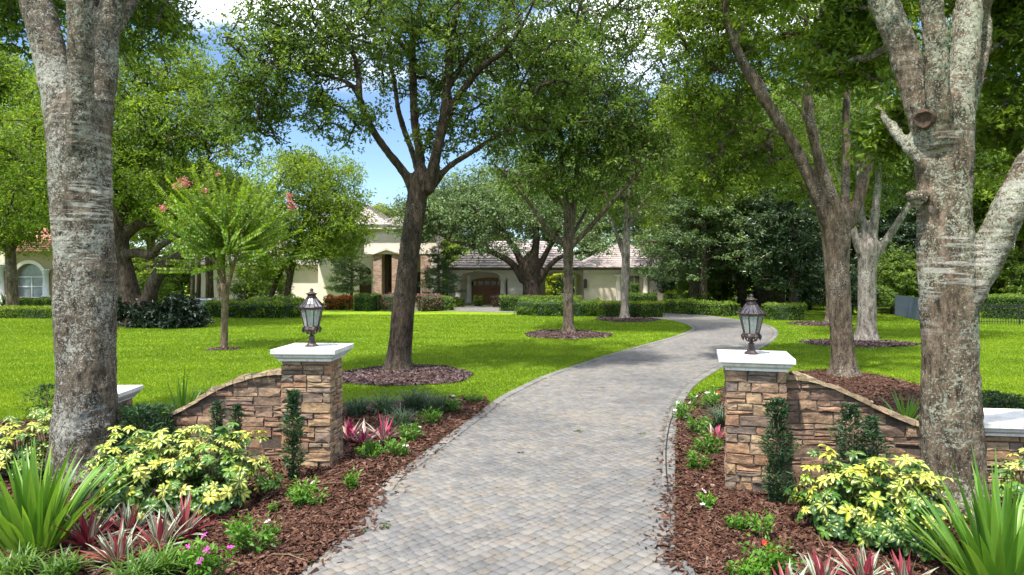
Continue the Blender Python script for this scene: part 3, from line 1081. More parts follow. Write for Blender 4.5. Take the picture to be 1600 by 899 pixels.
# big oak on the lawn
oak('dark trunked spreading oak on the lawn behind the left pillar', 19.9, [
    [(622, 586, 0, 62), (623, 560, 0, 50), (629, 500, 0, 47), (636, 430, 0, 45), (645, 360, 0, 43), (652, 310, 0, 43), (656, 285, 0, 44)],
    [(650, 310, 0, 26), (635, 275, 0, 20), (600, 230, -.3, 17), (575, 190, -.5, 16), (562, 155, -.8, 14), (545, 130, -1, 10), (510, 118, -1.2, 9), (465, 103, -1.5, 8), (420, 95, -1.8, 6), (365, 100, -2, 4)],
    [(563, 160, -.8, 13), (558, 105, -.8, 12), (545, 70, -.7, 11), (522, 40, -.6, 9), (495, 5, -.4, 8), (460, -60, 0, 5)],
    [(548, 133, -1, 9), (515, 140, -1.6, 6), (470, 138, -2.2, 5), (410, 145, -2.8, 4)],
    [(660, 300, .2, 24), (656, 240, .5, 19), (648, 190, .8, 18), (645, 100, 1, 16), (645, 60, 1, 14), (658, 0, 1, 12), (672, -120, 1, 8)],
    [(645, 95, 1, 13), (622, 62, 1.1, 10), (600, 42, 1.2, 9), (570, 22, 1.4, 7), (530, -20, 1.6, 5)],
    [(655, 275, .6, 17), (645, 240, 1.2, 14), (632, 205, 1.6, 13), (622, 170, 2, 12), (615, 120, 2.3, 9), (600, 60, 2.6, 6)],
    [(668, 300, -.2, 28), (682, 240, -.4, 23), (694, 180, -.5, 21), (700, 120, -.5, 18), (705, 60, -.5, 15), (718, 0, -.5, 12), (732, -100, -.4, 8)],
    [(690, 200, -.5, 17), (712, 158, -.6, 16), (750, 108, -.8, 14), (788, 80, -1, 12), (815, 42, -1.2, 9), (845, -20, -1.4, 6)],
    [(702, 135, -.5, 14), (730, 92, -.2, 12), (770, 62, 0, 10), (800, 36, .2, 8), (835, 0, .4, 5)],
    [(700, 130, -.6, 9), (718, 70, -.8, 8), (745, 10, -1, 6)],
    [(668, 302, 0, 17), (700, 262, -.2, 14), (740, 236, -.4, 12), (780, 211, -.7, 11), (830, 190, -1, 8), (870, 178, -1.2, 5)],
], [(640, -120, 0, 270, 130, 4.5, 210), (520, 40, -.5, 150, 75, 3.2, 120), (440, 110, -1.5, 105, 85, 2.0, 92), (540, 190, -.8, 55, 35, 1.2, 20), (740, 60, 0, 120, 80, 3.2, 115),
    (640, 90, 1.5, 90, 75, 2.5, 56), (790, 185, -.6, 75, 48, 1.6, 50), (870, 110, -.2, 75, 65, 2.0, 75), (700, 200, .8, 50, 50, 1.5, 28), (400, 175, -2, 45, 55, 1.0, 34)],
    'bark_dark', 'oak_leaf', 92, 0.125, 21, 0.05, 0.03, 0.62, 16, maxlen=6, v0=0.42, tw=0.009, mind=0.38, wk=0.76)

# oak in the middle of the lawn
oak('slender oak standing in a mulch ring at the middle of the lawn', 32.4, [
    [(888, 520, 0, 27), (888, 505, 0, 21), (888, 440, 0, 19), (888, 400, 0, 20), (888, 372, 0, 21)],
    [(888, 378, 0, 15), (885, 320, 0, 13), (880, 270, .3, 11), (870, 200, .5, 9), (862, 120, .8, 6)],
    [(886, 385, 0, 13), (860, 366, -.3, 11), (830, 322, -.6, 9), (800, 282, -1, 7), (770, 255, -1.4, 5)],
    [(890, 388, 0, 12), (925, 352, -.4, 10), (950, 322, -.8, 9), (985, 285, -1.2, 8), (1012, 250, -1.5, 6), (1050, 205, -2, 4)],
    [(891, 375, 0, 13), (898, 310, .2, 11), (904, 240, .5, 10), (910, 150, .6, 7), (915, 60, .6, 5)],
    [(893, 370, .3, 9), (915, 330, 1, 8), (932, 295, 1.6, 7), (960, 230, 2.2, 5)],
    [(884, 330, 0, 8), (860, 290, .3, 7), (845, 240, .4, 5)],
], [(915, 110, 0, 170, 145, 4.0, 280), (930, 190, -.5, 110, 70, 3.0, 125), (820, 250, -.5, 65, 60, 2.0, 52), (1005, 230, -1, 65, 60, 2.0, 56), (890, 290, .5, 75, 45, 2.0, 46),
    (920, -20, 0, 175, 90, 4.5, 190), (850, 180, .3, 70, 70, 2.2, 60)],
    'bark_mid', 'oak_leaf', 84, 0.17, 22, 0.07, 0.02, 0.95, 12, maxlen=7, v0=0.42, tw=0.012, mind=0.35, k=0.012, wk=0.85)

# pale tree by the hedge
oak('thin pale trunked tree rising behind the clipped hedge', 42.0, [
    [(976, 501, 0, 18), (976, 480, 0, 15), (977, 440, 0, 15), (978, 400, 0, 15), (980, 330, 0, 12), (985, 270, 0, 10), (985, 200, 0, 6)],
    [(976, 405, 0, 9), (955, 345, 0, 7), (930, 320, .2, 5), (905, 300, .4, 4)],
    [(980, 360, 0, 8), (1000, 322, -.2, 6), (1025, 290, -.4, 4)],
    [(981, 330, 0, 7), (965, 290, .6, 5), (950, 250, 1, 4)],
], [(975, 240, 0, 75, 75, 3.0, 70), (925, 305, 0, 45, 35, 1.8, 24), (1020, 290, 0, 50, 45, 2.0, 30), (985, 345, 0.5, 35, 22, 1.2, 8)],
    'bark_pale', 'oak_leaf', 90, 0.19, 23, 0.07, 0.02, 1.1, 10, maxlen=8, v0=0.46, tw=0.012, mind=0.4, wk=0.9)

# broad live oak in front of the garage
oak('broad live oak with a massive trunk before the garage arches', 57.0, [
    [(830, 478, 0, 58), (831, 460, 0, 44), (831, 440, 0, 40), (829, 418, 0, 50)],
    [(818, 440, 0, 20), (800, 412, -.5, 18), (770, 395, -1, 14), (735, 384, -1.6, 11), (700, 376, -2, 7)],
    [(822, 430, 0, 20), (805, 390, .4, 17), (775, 350, .8, 13), (740, 320, 1, 8)],
    [(832, 425, 0, 22), (838, 370, 0, 18), (832, 320, .2, 13), (825, 270, .3, 8)],
    [(842, 440, 0, 18), (862, 412, -.4, 14), (885, 398, -.8, 11), (920, 394, -1.2, 8), (950, 388, -1.5, 5)],
    [(838, 425, 0, 17), (862, 380, .6, 13), (885, 340, 1, 9)],
], [(790, 320, 0, 110, 60, 5, 120), (705, 332, -.5, 75, 42, 4, 90), (645, 345, -.5, 40, 40, 3.0, 42), (870, 335, 0, 65, 50, 4, 60), (760, 385, -1.5, 50, 12, 2, 12), (735, 300, 1, 70, 40, 3, 50),
    (925, 385, -1, 30, 18, 1.6, 12)],
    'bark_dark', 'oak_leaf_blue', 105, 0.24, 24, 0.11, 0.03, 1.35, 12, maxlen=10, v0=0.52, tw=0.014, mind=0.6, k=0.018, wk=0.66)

# right hand oaks
oak('brown trunked oak in the mulch behind the right stone wall', 19.0, [
    [(1318, 594, 0, 54), (1317, 560, 0, 43), (1312, 480, 0, 41), (1310, 420, 0, 41), (1308, 380, 0, 45), (1306, 340, 0, 52)],
    [(1294, 350, 0, 27), (1270, 292, 0, 25), (1245, 235, 0, 23), (1210, 180, 0, 21), (1170, 115, .1, 20), (1145, 60, .1, 17), (1132, 0, .1, 14), (1126, -100, .1, 9)],
    [(1314, 345, -.2, 26), (1292, 285, -.25, 23), (1275, 232, -.3, 20), (1265, 180, -.4, 19), (1262, 130, -.4, 18), (1274, 70, -.5, 14), (1284, 20, -.5, 12), (1292, -80, -.5, 8)],
    [(1318, 350, .2, 20), (1322, 270, .4, 16), (1322, 180, .5, 15), (1325, 100, .6, 12), (1322, 20, .6, 9)],
    [(1326, 355, 0, 22), (1345, 300, 0, 21), (1358, 250, 0, 20), (1366, 216, 0, 19)],
    [(1205, 172, 0, 13), (1190, 130, .3, 11), (1165, 100, .5, 9), (1125, 60, .8, 7), (1098, 15, 1, 5)],
    [(1235, 215, .2, 11), (1205, 205, .6, 8), (1160, 190, 1.1, 6), (1110, 185, 1.6, 4)],
    [(1148, 70, .1, 9), (1165, 30, -.2, 8), (1175, -20, -.4, 6)],
    [(1264, 200, -.4, 8), (1240, 160, -.6, 6), (1190, 140, -1, 4)],
], [(1200, -80, 0, 210, 90, 4.0, 200), (1105, 55, 1.4, 80, 75, 1.6, 100), (1215, 70, 3.0, 95, 85, 1.6, 110), (1165, 245, 2.4, 95, 45, 1.5, 85), (1125, 165, 2.8, 80, 55, 1.3, 55),
    (1110, 285, 2.0, 65, 28, 1.2, 34), (1330, 40, 2.6, 85, 100, 1.6, 80), (1080, 160, 1.2, 45, 45, 1.2, 26), (1265, 290, 3.2, 45, 35, 1.2, 20)],
    'bark_mid', 'oak_leaf_bright', 95, 0.125, 25, 0.05, 0.03, 0.62, 14, maxlen=6, v0=0.38, tw=0.009, mind=0.3, wk=0.80)

oak('pale grey oak in a mulch ring on the right lawn', 28.6, [
    [(1354, 534, 0, 46), (1354, 500, 0, 37), (1355, 430, 0, 37), (1357, 385, 0, 42)],
    [(1345, 395, 0, 20), (1328, 345, 0, 16), (1318, 300, .3, 13), (1300, 250, .6, 9)],
    [(1352, 390, 0, 18), (1345, 320, .2, 15), (1341, 260, .4, 12), (1348, 180, .6, 8)],
    [(1362, 390, 0, 20), (1370, 310, -.2, 17), (1376, 240, -.3, 14), (1388, 150, -.4, 9), (1395, 60, -.4, 6)],
    [(1368, 400, 0, 20), (1395, 360, -.3, 17), (1420, 322, -.6, 14), (1460, 270, -1, 10), (1500, 220, -1.4, 7)],
], [(1380, 120, 0, 150, 110, 4, 160), (1330, 230, .6, 80, 60, 2.6, 60), (1450, 220, -.4, 80, 70, 2.6, 66), (1400, 290, .6, 60, 35, 1.8, 20), (1540, 200, 0, 50, 60, 2, 30)],
    'bark_pale', 'oak_leaf', 110, 0.15, 26, 0.07, 0.02, 0.9, 12, maxlen=7, v0=0.44, tw=0.011, mind=0.35, wk=0.74)

oak('oak half hidden behind the right hand trunks at the edge of the wood', 38.3, [
    [(1302, 507, 0, 26), (1301, 480, 0, 20), (1298, 420, 0, 20), (1292, 360, 0, 17), (1288, 280, 0, 12), (1285, 200, 0, 8)],
    [(1292, 370, 0, 11), (1270, 310, .4, 9), (1245, 260, .8, 6)],
    [(1295, 380, 0, 11), (1315, 320, -.3, 9), (1330, 260, -.5, 6)],
], [(1285, 190, 0, 110, 90, 3.5, 120), (1235, 265, .5, 60, 35, 2, 28)],
    'bark_mid', 'oak_leaf', 85, 0.2, 27, 0.09, 0.02, 1.1, 10, maxlen=8, v0=0.38, tw=0.012, mind=0.5)

# old live oak on the left
oak('old live oak with twisting low limbs behind the left lawn', 37.0, [
    [(212, 512, 0, 62), (208, 490, 0, 44), (200, 450, 0, 32), (190, 405, 0, 30), (184, 370, 0, 28), (180, 330, 0, 22), (170, 270, 0, 14)],
    [(216, 505, 0, 34), (232, 470, -.2, 25), (242, 440, -.3, 22), (262, 412, -.5, 19), (300, 396, -.8, 15), (345, 388, -1.2, 11), (400, 375, -1.6, 7)],
    [(190, 400, 0, 16), (215, 395, -.5, 15), (235, 400, -.9, 13), (250, 385, -1.2, 11), (285, 365, -1.5, 8)],
    [(186, 380, 0, 18), (215, 352, .3, 16), (250, 345, .5, 12), (290, 300, .8, 9), (330, 240, 1, 6)],
    [(182, 350, 0, 16), (150, 300, .5, 13), (110, 250, .8, 9), (60, 220, 1, 6)],
    [(186, 365, 0, 14), (205, 300, .5, 11), (230, 230, .9, 9), (250, 150, 1, 6)],
], [(235, 230, 0, 150, 110, 6, 250), (120, 220, .5, 110, 100, 4, 110), (330, 320, -.5, 80, 50, 3, 60), (300, 170, 1, 110, 70, 4, 100), (215, 335, 1.0, 70, 30, 2.5, 26), (40, 260, 1, 70, 90, 3, 60),
    (240, 100, .8, 90, 50, 3.5, 60)],
    'bark_dark', 'oak_leaf_bright', 115, 0.19, 28, 0.08, 0.03, 1.15, 14, maxlen=9, v0=0.44, tw=0.013, mind=0.5, k=0.015)

# light green oak beside the house
oak('light green round crowned oak left of the house entrance', 51.0, [
    [(452, 488, 0, 15), (448, 470, 0, 11), (452, 440, 0, 11), (460, 400, 0, 10), (475, 350, 0, 8), (490, 300, 0, 5)],
    [(452, 430, 0, 7), (430, 395, 0, 6), (415, 360, .4, 4)],
    [(462, 395, 0, 7), (500, 365, -.4, 6), (540, 340, -.8, 4)],
    [(418, 486, .6, 11), (425, 460, .6, 9), (436, 430, .4, 8), (452, 405, .2, 7)],
], [(490, 300, 0, 78, 62, 4.5, 120), (535, 350, -.5, 42, 48, 3, 62), (440, 360, .5, 55, 52, 3, 50), (430, 400, 0, 45, 30, 2.4, 22), (495, 385, -.5, 50, 35, 2.6, 42), (400, 430, .3, 45, 30, 2.2, 18),
    (465, 262, .5, 50, 25, 2.4, 30)],
    'bark_dark', 'oak_leaf_bright', 105, 0.23, 29, 0.07, 0.02, 1.25, 8, maxlen=11, v0=0.50, tw=0.012, mind=0.5)

# crape myrtle with plumes of leaves
rng = np.random.default_rng(31)
d0 = 25.8
b = P(350, 548, d0)
myr = thing('crape_myrtle', 'fan shaped crape myrtle with pink flower heads on the left lawn', 'tree', (b[0], b[1], 0))
mb = MB()
for lb in ([(350, 549, 0, 20), (350, 540, 0, 15), (351, 500, 0, 13), (352, 465, 0, 14), (352, 445, 0, 15)],
           [(350, 455, 0, 9), (342, 425, 0, 7), (334, 400, 0, 6), (328, 375, .1, 4), (320, 340, .2, 3)],
           [(354, 455, 0, 9), (362, 425, 0, 8), (368, 405, -.1, 6), (378, 375, -.2, 4), (390, 340, -.2, 3)],
           [(352, 450, .1, 7), (350, 415, .3, 5), (352, 380, .5, 4), (353, 330, .6, 3)],
           [(362, 425, 0, 6), (358, 395, -.3, 5), (362, 360, -.5, 3)],
           [(342, 425, 0, 5), (330, 405, -.3, 4), (310, 380, -.5, 3)],
           [(366, 410, 0, 5), (390, 395, .2, 4), (410, 380, .4, 3)]):
    pts, rad = px_limb(lb, d0)
    rad = [r_ * 0.84 for r_ in rad]
    if lb[0][1] > 540:
        pts[0][2] = -0.1
    mb.tube(pts, rad, 9, True, 0.1)
wpart('trunk', fused(mb, 0.03, 0.008), M['bark_myrtle'], myr)
hub = P(354, 398, d0)
cv_, ca_, sh = [], [], MB()
tips = []
for k in range(170):
    a = rng.uniform(-1.0, 1.0)
    az = rng.uniform(0, 2 * PI)
    el = rng.uniform(-0.12, 1.25) if k % 3 else rng.uniform(0.4, 1.4)
    dirv = np.array([math.cos(az) * math.cos(el), math.sin(az) * math.cos(el) * 0.85, math.sin(el)])
    st = hub + dirv * rng.uniform(0.2, 0.9) + rng.normal(0, 0.25, 3)
    L = rng.uniform(1.1, 2.2) * (1.0 + 0.28 * math.sin(el))
    bend = rng.normal(0, 0.16, 3)
    n = int(L / 0.036)
    t = np.linspace(0.12, 1, n)[:, None]
    pts = st + dirv * t * L + bend * t * t + np.array([0, 0, 0.10]) * t * t
    side = np.cross(dirv, rng.normal(0, 1, 3))
    side /= np.linalg.norm(side)
    sgn = np.where(np.arange(n) % 2 == 0, 1, -1)[:, None]
    cv_.append(pts + side * sgn * 0.07)
    ca_.append(side * sgn + dirv * 0.45 + rng.normal(0, 0.22, (n, 3)))
    sh.tube([st, pts[n // 2], pts[-1]], [0.012, 0.009, 0.004], 4)
    tips.append(pts[-1])
c = np.concatenate(cv_)
ax = np.concatenate(ca_)
hv = np.clip((np.linalg.norm(c - hub, axis=1) / 3.0) * 0.5 + rng.normal(0.12, 0.14, len(c)), 0, 1)
Ls = rng.uniform(0.11, 0.18, len(c))
v, f = leaves_vf(c, ax, Ls, Ls * 0.55, rng, 0.15, 1.5)
wpart('branches', sh.mesh('branches'), M['bark_myrtle'], myr, 'stuff')
wpart('crown', mesh_np('crown', v, f, {'v': ('FACE', np.repeat(hv, 2))}), M['myrtle_leaf'], myr, 'stuff')
M['pink'] = leaf_mat('pink_petal', [(0.0, (0.45, 0.10, 0.12)), (0.5, (0.60, 0.20, 0.20)), (1.0, (0.68, 0.38, 0.34))], 0.3, tint=(1, 1, 1))
for (px, py, dd, s) in ((287, 286, -.4, .26), (276, 290, -.2, .16), (319, 298, -.8, .14), (254, 326, 0, .17), (452, 306, -.3, .14), (456, 324, -.3, .17), (341, 272, .2, .08), (454, 316, -.4, .12)):
    c0 = P(px, py, d0 + dd)
    n = int(110 * s / 0.16)
    s *= 0.85
    c = c0 + rng.normal(0, 1, (n, 3)) * np.array([s * .45, s * .45, s * .4])
    v, f = leaves_vf(c, rng.normal(0, 1, (n, 3)), np.full(n, .06), np.full(n, .05), rng)
    wpart('flower_head', mesh_np('flower_head', v, f, {'v': ('FACE', np.repeat(rng.random(n), 2))}), M['pink'], myr, 'stuff')

# ------------------------------------------------------------------ stone pillars, walls and lanterns
def stone_mat(name, stops):
    m, nt = new_mat(name)
    pos = node(nt, 'ShaderNodeNewGeometry').outputs['Position']
    oi = node(nt, 'ShaderNodeObjectInfo').outputs['Random']
    c = ramp(nt, oi, stops)
    n1 = node(nt, 'ShaderNodeTexNoise', {'Vector': pos, 'Scale': 9.0, 'Detail': 7.0, 'Roughness': 0.68}).outputs[0]
    n2 = node(nt, 'ShaderNodeTexNoise', {'Vector': pos, 'Scale': 42.0, 'Detail': 5.0, 'Roughness': 0.7}).outputs[0]
    mp = node(nt, 'ShaderNodeMapping', {'Vector': pos, 'Scale': (4, 4, 22)}).outputs[0]
    n3 = node(nt, 'ShaderNodeTexNoise', {'Vector': mp, 'Scale': 1.5, 'Detail': 4.0}).outputs[0]
    c = mixc(nt, 0.85, c, ramp(nt, n1, [(0.30, (0.42, 0.40, 0.40)), (0.50, (0.95, 0.93, 0.90)), (0.72, (1.45, 1.32, 1.15))]), 'MULTIPLY')
    c = mixc(nt, 0.6, c, ramp(nt, n3, [(0.35, 0.6), (0.65, 1.25)]), 'MULTIPLY')
    c = mixc(nt, 0.6, c, ramp(nt, n2, [(0.3, 0.6), (0.7, 1.3)]), 'MULTIPLY')
    h = math_n(nt, 'MULTIPLY_ADD', n1, 0.8, math_n(nt, 'MULTIPLY', n2, 0.35))
    finish(nt, principled(nt, c, 0.85, h, 0.8, 0.03, 0.2))
    return m


M['stone'] = stone_mat('ledge_stone', [(0.0, (0.248, 0.155, 0.092)), (0.16, (0.307, 0.220, 0.138)), (0.30, (0.165, 0.132, 0.112)), (0.44, (0.277, 0.155, 0.096)),
                                       (0.58, (0.338, 0.253, 0.165)), (0.70, (0.203, 0.151, 0.119)), (0.82, (0.300, 0.185, 0.112)), (0.92, (0.134, 0.117, 0.108)), (1.0, (0.270, 0.208, 0.142))])
M['wall_stone'] = stone_mat('wall_stone', [(0.0, (0.225, 0.140, 0.096)), (0.2, (0.277, 0.189, 0.128)), (0.4, (0.187, 0.125, 0.099)), (0.6, (0.262, 0.155, 0.108)), (0.8, (0.300, 0.215, 0.146)), (1.0, (0.165, 0.117, 0.096))])
M['coping'] = stone_mat('coping_stone', [(0.0, (0.25, 0.18, 0.12)), (0.5, (0.20, 0.165, 0.11)), (1.0, (0.31, 0.25, 0.175))])
M['mortar'] = simple_mat('mortar', (0.085, 0.066, 0.050), 0.95, 20, 0.4)
def cap_mat():
    m, nt = new_mat('painted_cap')
    pos = node(nt, 'ShaderNodeNewGeometry').outputs['Position']
    n1 = node(nt, 'ShaderNodeTexNoise', {'Vector': pos, 'Scale': 3.0, 'Detail': 8.0, 'Roughness': 0.7}).outputs[0]
    mp = node(nt, 'ShaderNodeMapping', {'Vector': pos, 'Scale': (16, 16, 1.6)}).outputs[0]
    n2 = node(nt, 'ShaderNodeTexNoise', {'Vector': mp, 'Scale': 1.2, 'Detail': 6.0, 'Roughness': 0.7}).outputs[0]
    n3 = node(nt, 'ShaderNodeTexNoise', {'Vector': pos, 'Scale': 55.0, 'Detail': 4.0, 'Roughness': 0.7}).outputs[0]
    c = ramp(nt, n1, [(0.32, (0.40, 0.40, 0.39)), (0.5, (0.54, 0.54, 0.535)), (0.7, (0.60, 0.60, 0.60))])
    c = mixc(nt, 0.8, c, ramp(nt, n2, [(0.30, (0.55, 0.55, 0.52)), (0.48, (1, 1, 1))]), 'MULTIPLY')
    c = mixc(nt, 0.6, c, ramp(nt, n3, [(0.30, (0.6, 0.6, 0.58)), (0.45, (1, 1, 1))]), 'MULTIPLY')
    finish(nt, principled(nt, c, 0.7, n3, 0.4, 0.006, 0.25))
    return m


M['cap'] = cap_mat()
M['iron'] = simple_mat('dark_bronze', (0.040, 0.028, 0.027), 0.5, 14.0, 0.45, 0.3, 0.5, 0.35)


def glass_mat():
    m, nt = new_mat('lantern_glass')
    fr = node(nt, 'ShaderNodeFresnel', {0: 1.45}).outputs[0]
    tr = node(nt, 'ShaderNodeBsdfTransparent', {0: (0.80, 0.86, 0.85, 1)}).outputs[0]
    df = node(nt, 'ShaderNodeBsdfDiffuse', {0: (0.55, 0.60, 0.60, 1)}).outputs[0]
    gl = node(nt, 'ShaderNodeBsdfGlossy', {0: (1, 1, 1, 1), 1: 0.06}).outputs[0]
    a = node(nt, 'ShaderNodeMixShader', {0: 0.30, 1: tr, 2: df}).outputs[0]
    b = node(nt, 'ShaderNodeMixShader', {0: fr, 1: a, 2: gl}).outputs[0]
    finish(nt, b)
    return m


M['glass'] = glass_mat()


def stone_mesh(w, h, dep, rr, wedge=(0, 0)):
    """rough block: front at y=0 facing -Y, 3x3 front grid, x in [-w/2,w/2], z in [0,h]"""
    jx, jz = min(0.012, w * 0.06), min(0.010, h * 0.10)
    v = []
    # outer ring on the wall plane (8), then front grid 3x3
    ring = [(-1, 0), (0, 0), (1, 0), (1, 1), (1, 2), (0, 2), (-1, 2), (-1, 1)]

    def base(ix, iz):
        x = ix * (w / 2 - 0.0015)
        z = iz * h / 2
        z = 0.0015 if iz == 0 else (h - 0.0015 if iz == 2 else z)
        return x, z
    jit = {}
    for ix in (-1, 0, 1):
        for iz in (0, 1, 2):
            jit[(ix, iz)] = (rr.gauss(0, jx * 0.45), rr.gauss(0, jz * 0.45))
    for ix, iz in ring:
        x, z = base(ix, iz)
        jj = jit[(ix, iz)]
        v.append((x + jj[0], 0.06, z + jj[1]))
    for ix, iz in ring:
        x, z = base(ix, iz)
        jj = jit[(ix, iz)]
        sx = 0.009 if ix else 0
        sz = 0.007 if iz != 1 else 0
        v.append((x + jj[0] - ix * sx, -dep * 0.72 + rr.gauss(0, 0.005), z + jj[1] - (iz - 1) * sz))
    x, z = 0, h / 2
    v.append((rr.gauss(0, w * 0.08), -dep * 1.15 + rr.gauss(0, 0.008), h / 2 + rr.gauss(0, h * 0.08)))
    f = []
    for i in range(8):
        j = (i + 1) % 8
        f.append((i, j, 8 + j, 8 + i))
    for i in range(8):
        j = (i + 1) % 8
        f.append((8 + i, 8 + j, 16))
    return MB().add(v, f).mesh('stone')


def face_stones(width, height, rr, top=None, hmin=0.085, hmax=0.165, lmin=0.13, lmax=0.40):
    """cells (u0,u1,v0,v1) tiling a face"""
    cells = []
    z = 0.0
    while z < height - 0.03:
        h = rr.uniform(hmin, hmax)
        if height - z - h < 0.06:
            h = height - z
        u = 0.0
        while u < width - 0.01:
            L = rr.uniform(lmin, lmax)
            if width - u - L < 0.09:
                L = width - u
            r = rr.random()
            if h > 0.11 and L > 0.2 and r < 0.42:
                k = rr.uniform(0.38, 0.62)
                cells.append((u, u + L, z, z + h * k))
                if rr.random() < 0.5 and L > 0.28:
                    q = rr.uniform(0.35, 0.65)
                    cells.append((u, u + L * q, z + h * k, z + h))
                    cells.append((u + L * q, u + L, z + h * k, z + h))
                else:
                    cells.append((u, u + L, z + h * k, z + h))
            else:
                cells.append((u, u + L, z, z + h))
            u += L
        z += h
    if top is not None:
        out_ = []
        for (a, b, c, d) in cells:
            t = min(top(a), top(b))
            t2 = top((a + b) / 2)
            lim = max(t, t2 - 0.05)
            if c > lim - 0.03:
                continue
            out_.append((a, b, c, min(d, lim)))
        cells = out_
    return cells


def pillar(label, cx, cy, rot, w, h, capw, seed, faces=('front', 'right', 'left')):
    rr = random.Random(seed)
    root = thing('stone_pillar', label, 'pillar', (cx, cy, 0), rot)
    hw = w / 2
    c = MB().box(-hw + 0.045, hw - 0.045, -hw + 0.045, hw - 0.045, -0.1, h - 0.01)
    obj('core', c.mesh('core'), M['mortar'], root)
    for fc in faces:
        fw = w if fc in ('front', 'back') else w - 0.11
        for (a, b, z0, z1) in face_stones(fw, h, rr):
            me = stone_mesh(b - a, z1 - z0, rr.uniform(-0.004, 0.03), rr)
            u = (a + b) / 2 - fw / 2
            off = hw - 0.035
            loc, rz = {'front': ((u, -off, z0), 0), 'right': ((off, u, z0), PI / 2), 'left': ((-off, -u, z0), -PI / 2), 'back': ((-u, off, z0), PI)}[fc]
            obj('stone', me, M['stone'], root, loc, (0, 0, rz))
    q = capw / 2
    cp = MB()
    prof = [(q - 0.085, h - 0.012), (q - 0.085, h + 0.02), (q - 0.045, h + 0.05), (q - 0.035, h + 0.085), (q - 0.006, h + 0.095), (q, h + 0.10), (q, h + 0.158), (q - 0.008, h + 0.166)]
    v, f = [], []
    for r, z in prof:
        v += [(-r, -r, z), (r, -r, z), (r, r, z), (-r, r, z)]
    for j in range(len(prof) - 1):
        for i in range(4):
            k = (i + 1) % 4
            f.append((j * 4 + i, j * 4 + k, j * 4 + 4 + k, j * 4 + 4 + i))
    t = (len(prof) - 1) * 4
    f.append((t, t + 1, t + 2, t + 3))
    f.append((3, 2, 1, 0))
    cp.add(v, f)
    obj('cap', cp.mesh('cap'), M['cap'], root)
    return root


pl = pillar('tall ledge stone gate pillar with white cap left of the drive', -3.02, 10.40, math.radians(-3), 0.75, 1.60, 0.96, 41)
pr = pillar('tall ledge stone gate pillar with white cap right of the drive', 3.28, 9.26, math.radians(-15), 0.76, 1.62, 0.94, 42)
pe = pillar('low stone end pillar with white cap beyond the right trunk', 6.47, 9.0, math.radians(-8), 0.80, 0.84, 1.02, 43, ('front', 'left'))
pf = pillar('low stone end pillar with white cap behind the left trunk', -6.45, 10.75, math.radians(4), 0.70, 0.88, 0.86, 44, ('front', 'right'))


def stone_wall(label, x0, y0, x1, y1, prof, seed, thick=0.34):
    """prof: heights at equal steps from end 0 to end 1; front faces the camera"""
    rr = random.Random(seed)
    L = math.hypot(x1 - x0, y1 - y0)
    ang_ = math.atan2(y1 - y0, x1 - x0)
    root = thing('stone_wall', label, 'wall', (x0, y0, 0), ang_)

    def top(u):
        return float(np.interp(u / L, np.linspace(0, 1, len(prof)), prof))
    n = 24
    v, f = [], []
    for i in range(n + 1):
        u = L * i / n
        for yy in (0.045, thick - 0.02):
            v += [(u, yy, -0.1), (u, yy, top(u) - 0.02)]
    for i in range(n):
        a, b = i * 4, i * 4 + 4
        f += [(a, b, b + 1, a + 1), (a + 3, b + 3, b + 2, a + 2), (a + 1, b + 1, b + 3, a + 3)]
    f += [(0, 1, 3, 2), (n * 4, n * 4 + 2, n * 4 + 3, n * 4 + 1)]
    obj('core', MB().add(v, f).mesh('core'), M['mortar'], root)
    for (a, b, z0, z1) in face_stones(L, max(prof), rr, top, 0.10, 0.17, 0.2, 0.5):
        me = stone_mesh(b - a, z1 - z0, rr.uniform(-0.002, 0.028), rr)
        obj('stone', me, M['wall_stone'], root, ((a + b) / 2, 0.045, z0))
    u = 0.0
    while u < L - 0.05:
        w = min(rr.uniform(0.10, 0.26), L - u)
        sl = math.atan2(top(u + w) - top(u), w)
        hh = rr.uniform(0.035, 0.07)
        W = math.hypot(w, top(u + w) - top(u)) / 2 - 0.004
        pts = []
        for yy in (-0.025 + rr.gauss(0, 0.008), thick + 0.02 + rr.gauss(0, 0.008)):
            for xx, zz_, s in ((-W, 0, 1), (W, 0, 1), (W * 0.9, hh + rr.gauss(0, 0.008), 1), (-W * 0.9, hh + rr.gauss(0, 0.008), 1), (0, hh * 1.12, 1)):
                pts.append((xx, yy + (0.02 if zz_ > 0 and yy < 0.1 else 0) + rr.gauss(0, 0.006), zz_ + rr.gauss(0, 0.004)))
        fc = [(0, 1, 2, 4, 3), (5, 8, 9, 7, 6), (3, 4, 9, 8), (4, 2, 7, 9), (1, 6, 7, 2), (0, 3, 8, 5), (0, 5, 6, 1)]
        o = obj('coping_stone', MB().add(pts, fc).mesh('coping_stone'), M['coping'], root, (u + w / 2, 0, (top(u) + top(u + w)) / 2 - 0.03), (0, -sl, 0))
        u += w
    return root


stone_wall('curving stone wall sloping down left of the left gate pillar', -6.25, 10.44, -3.36, 10.28, [0.48, 0.50, 0.56, 0.68, 0.84, 1.04, 1.20, 1.31, 1.37, 1.39], 51)
stone_wall('curving stone wall sloping down right of the right gate pillar', 3.60, 9.05, 6.25, 8.88, [1.50, 1.49, 1.38, 1.22, 1.06, 0.92, 0.82, 0.75, 0.71], 52)


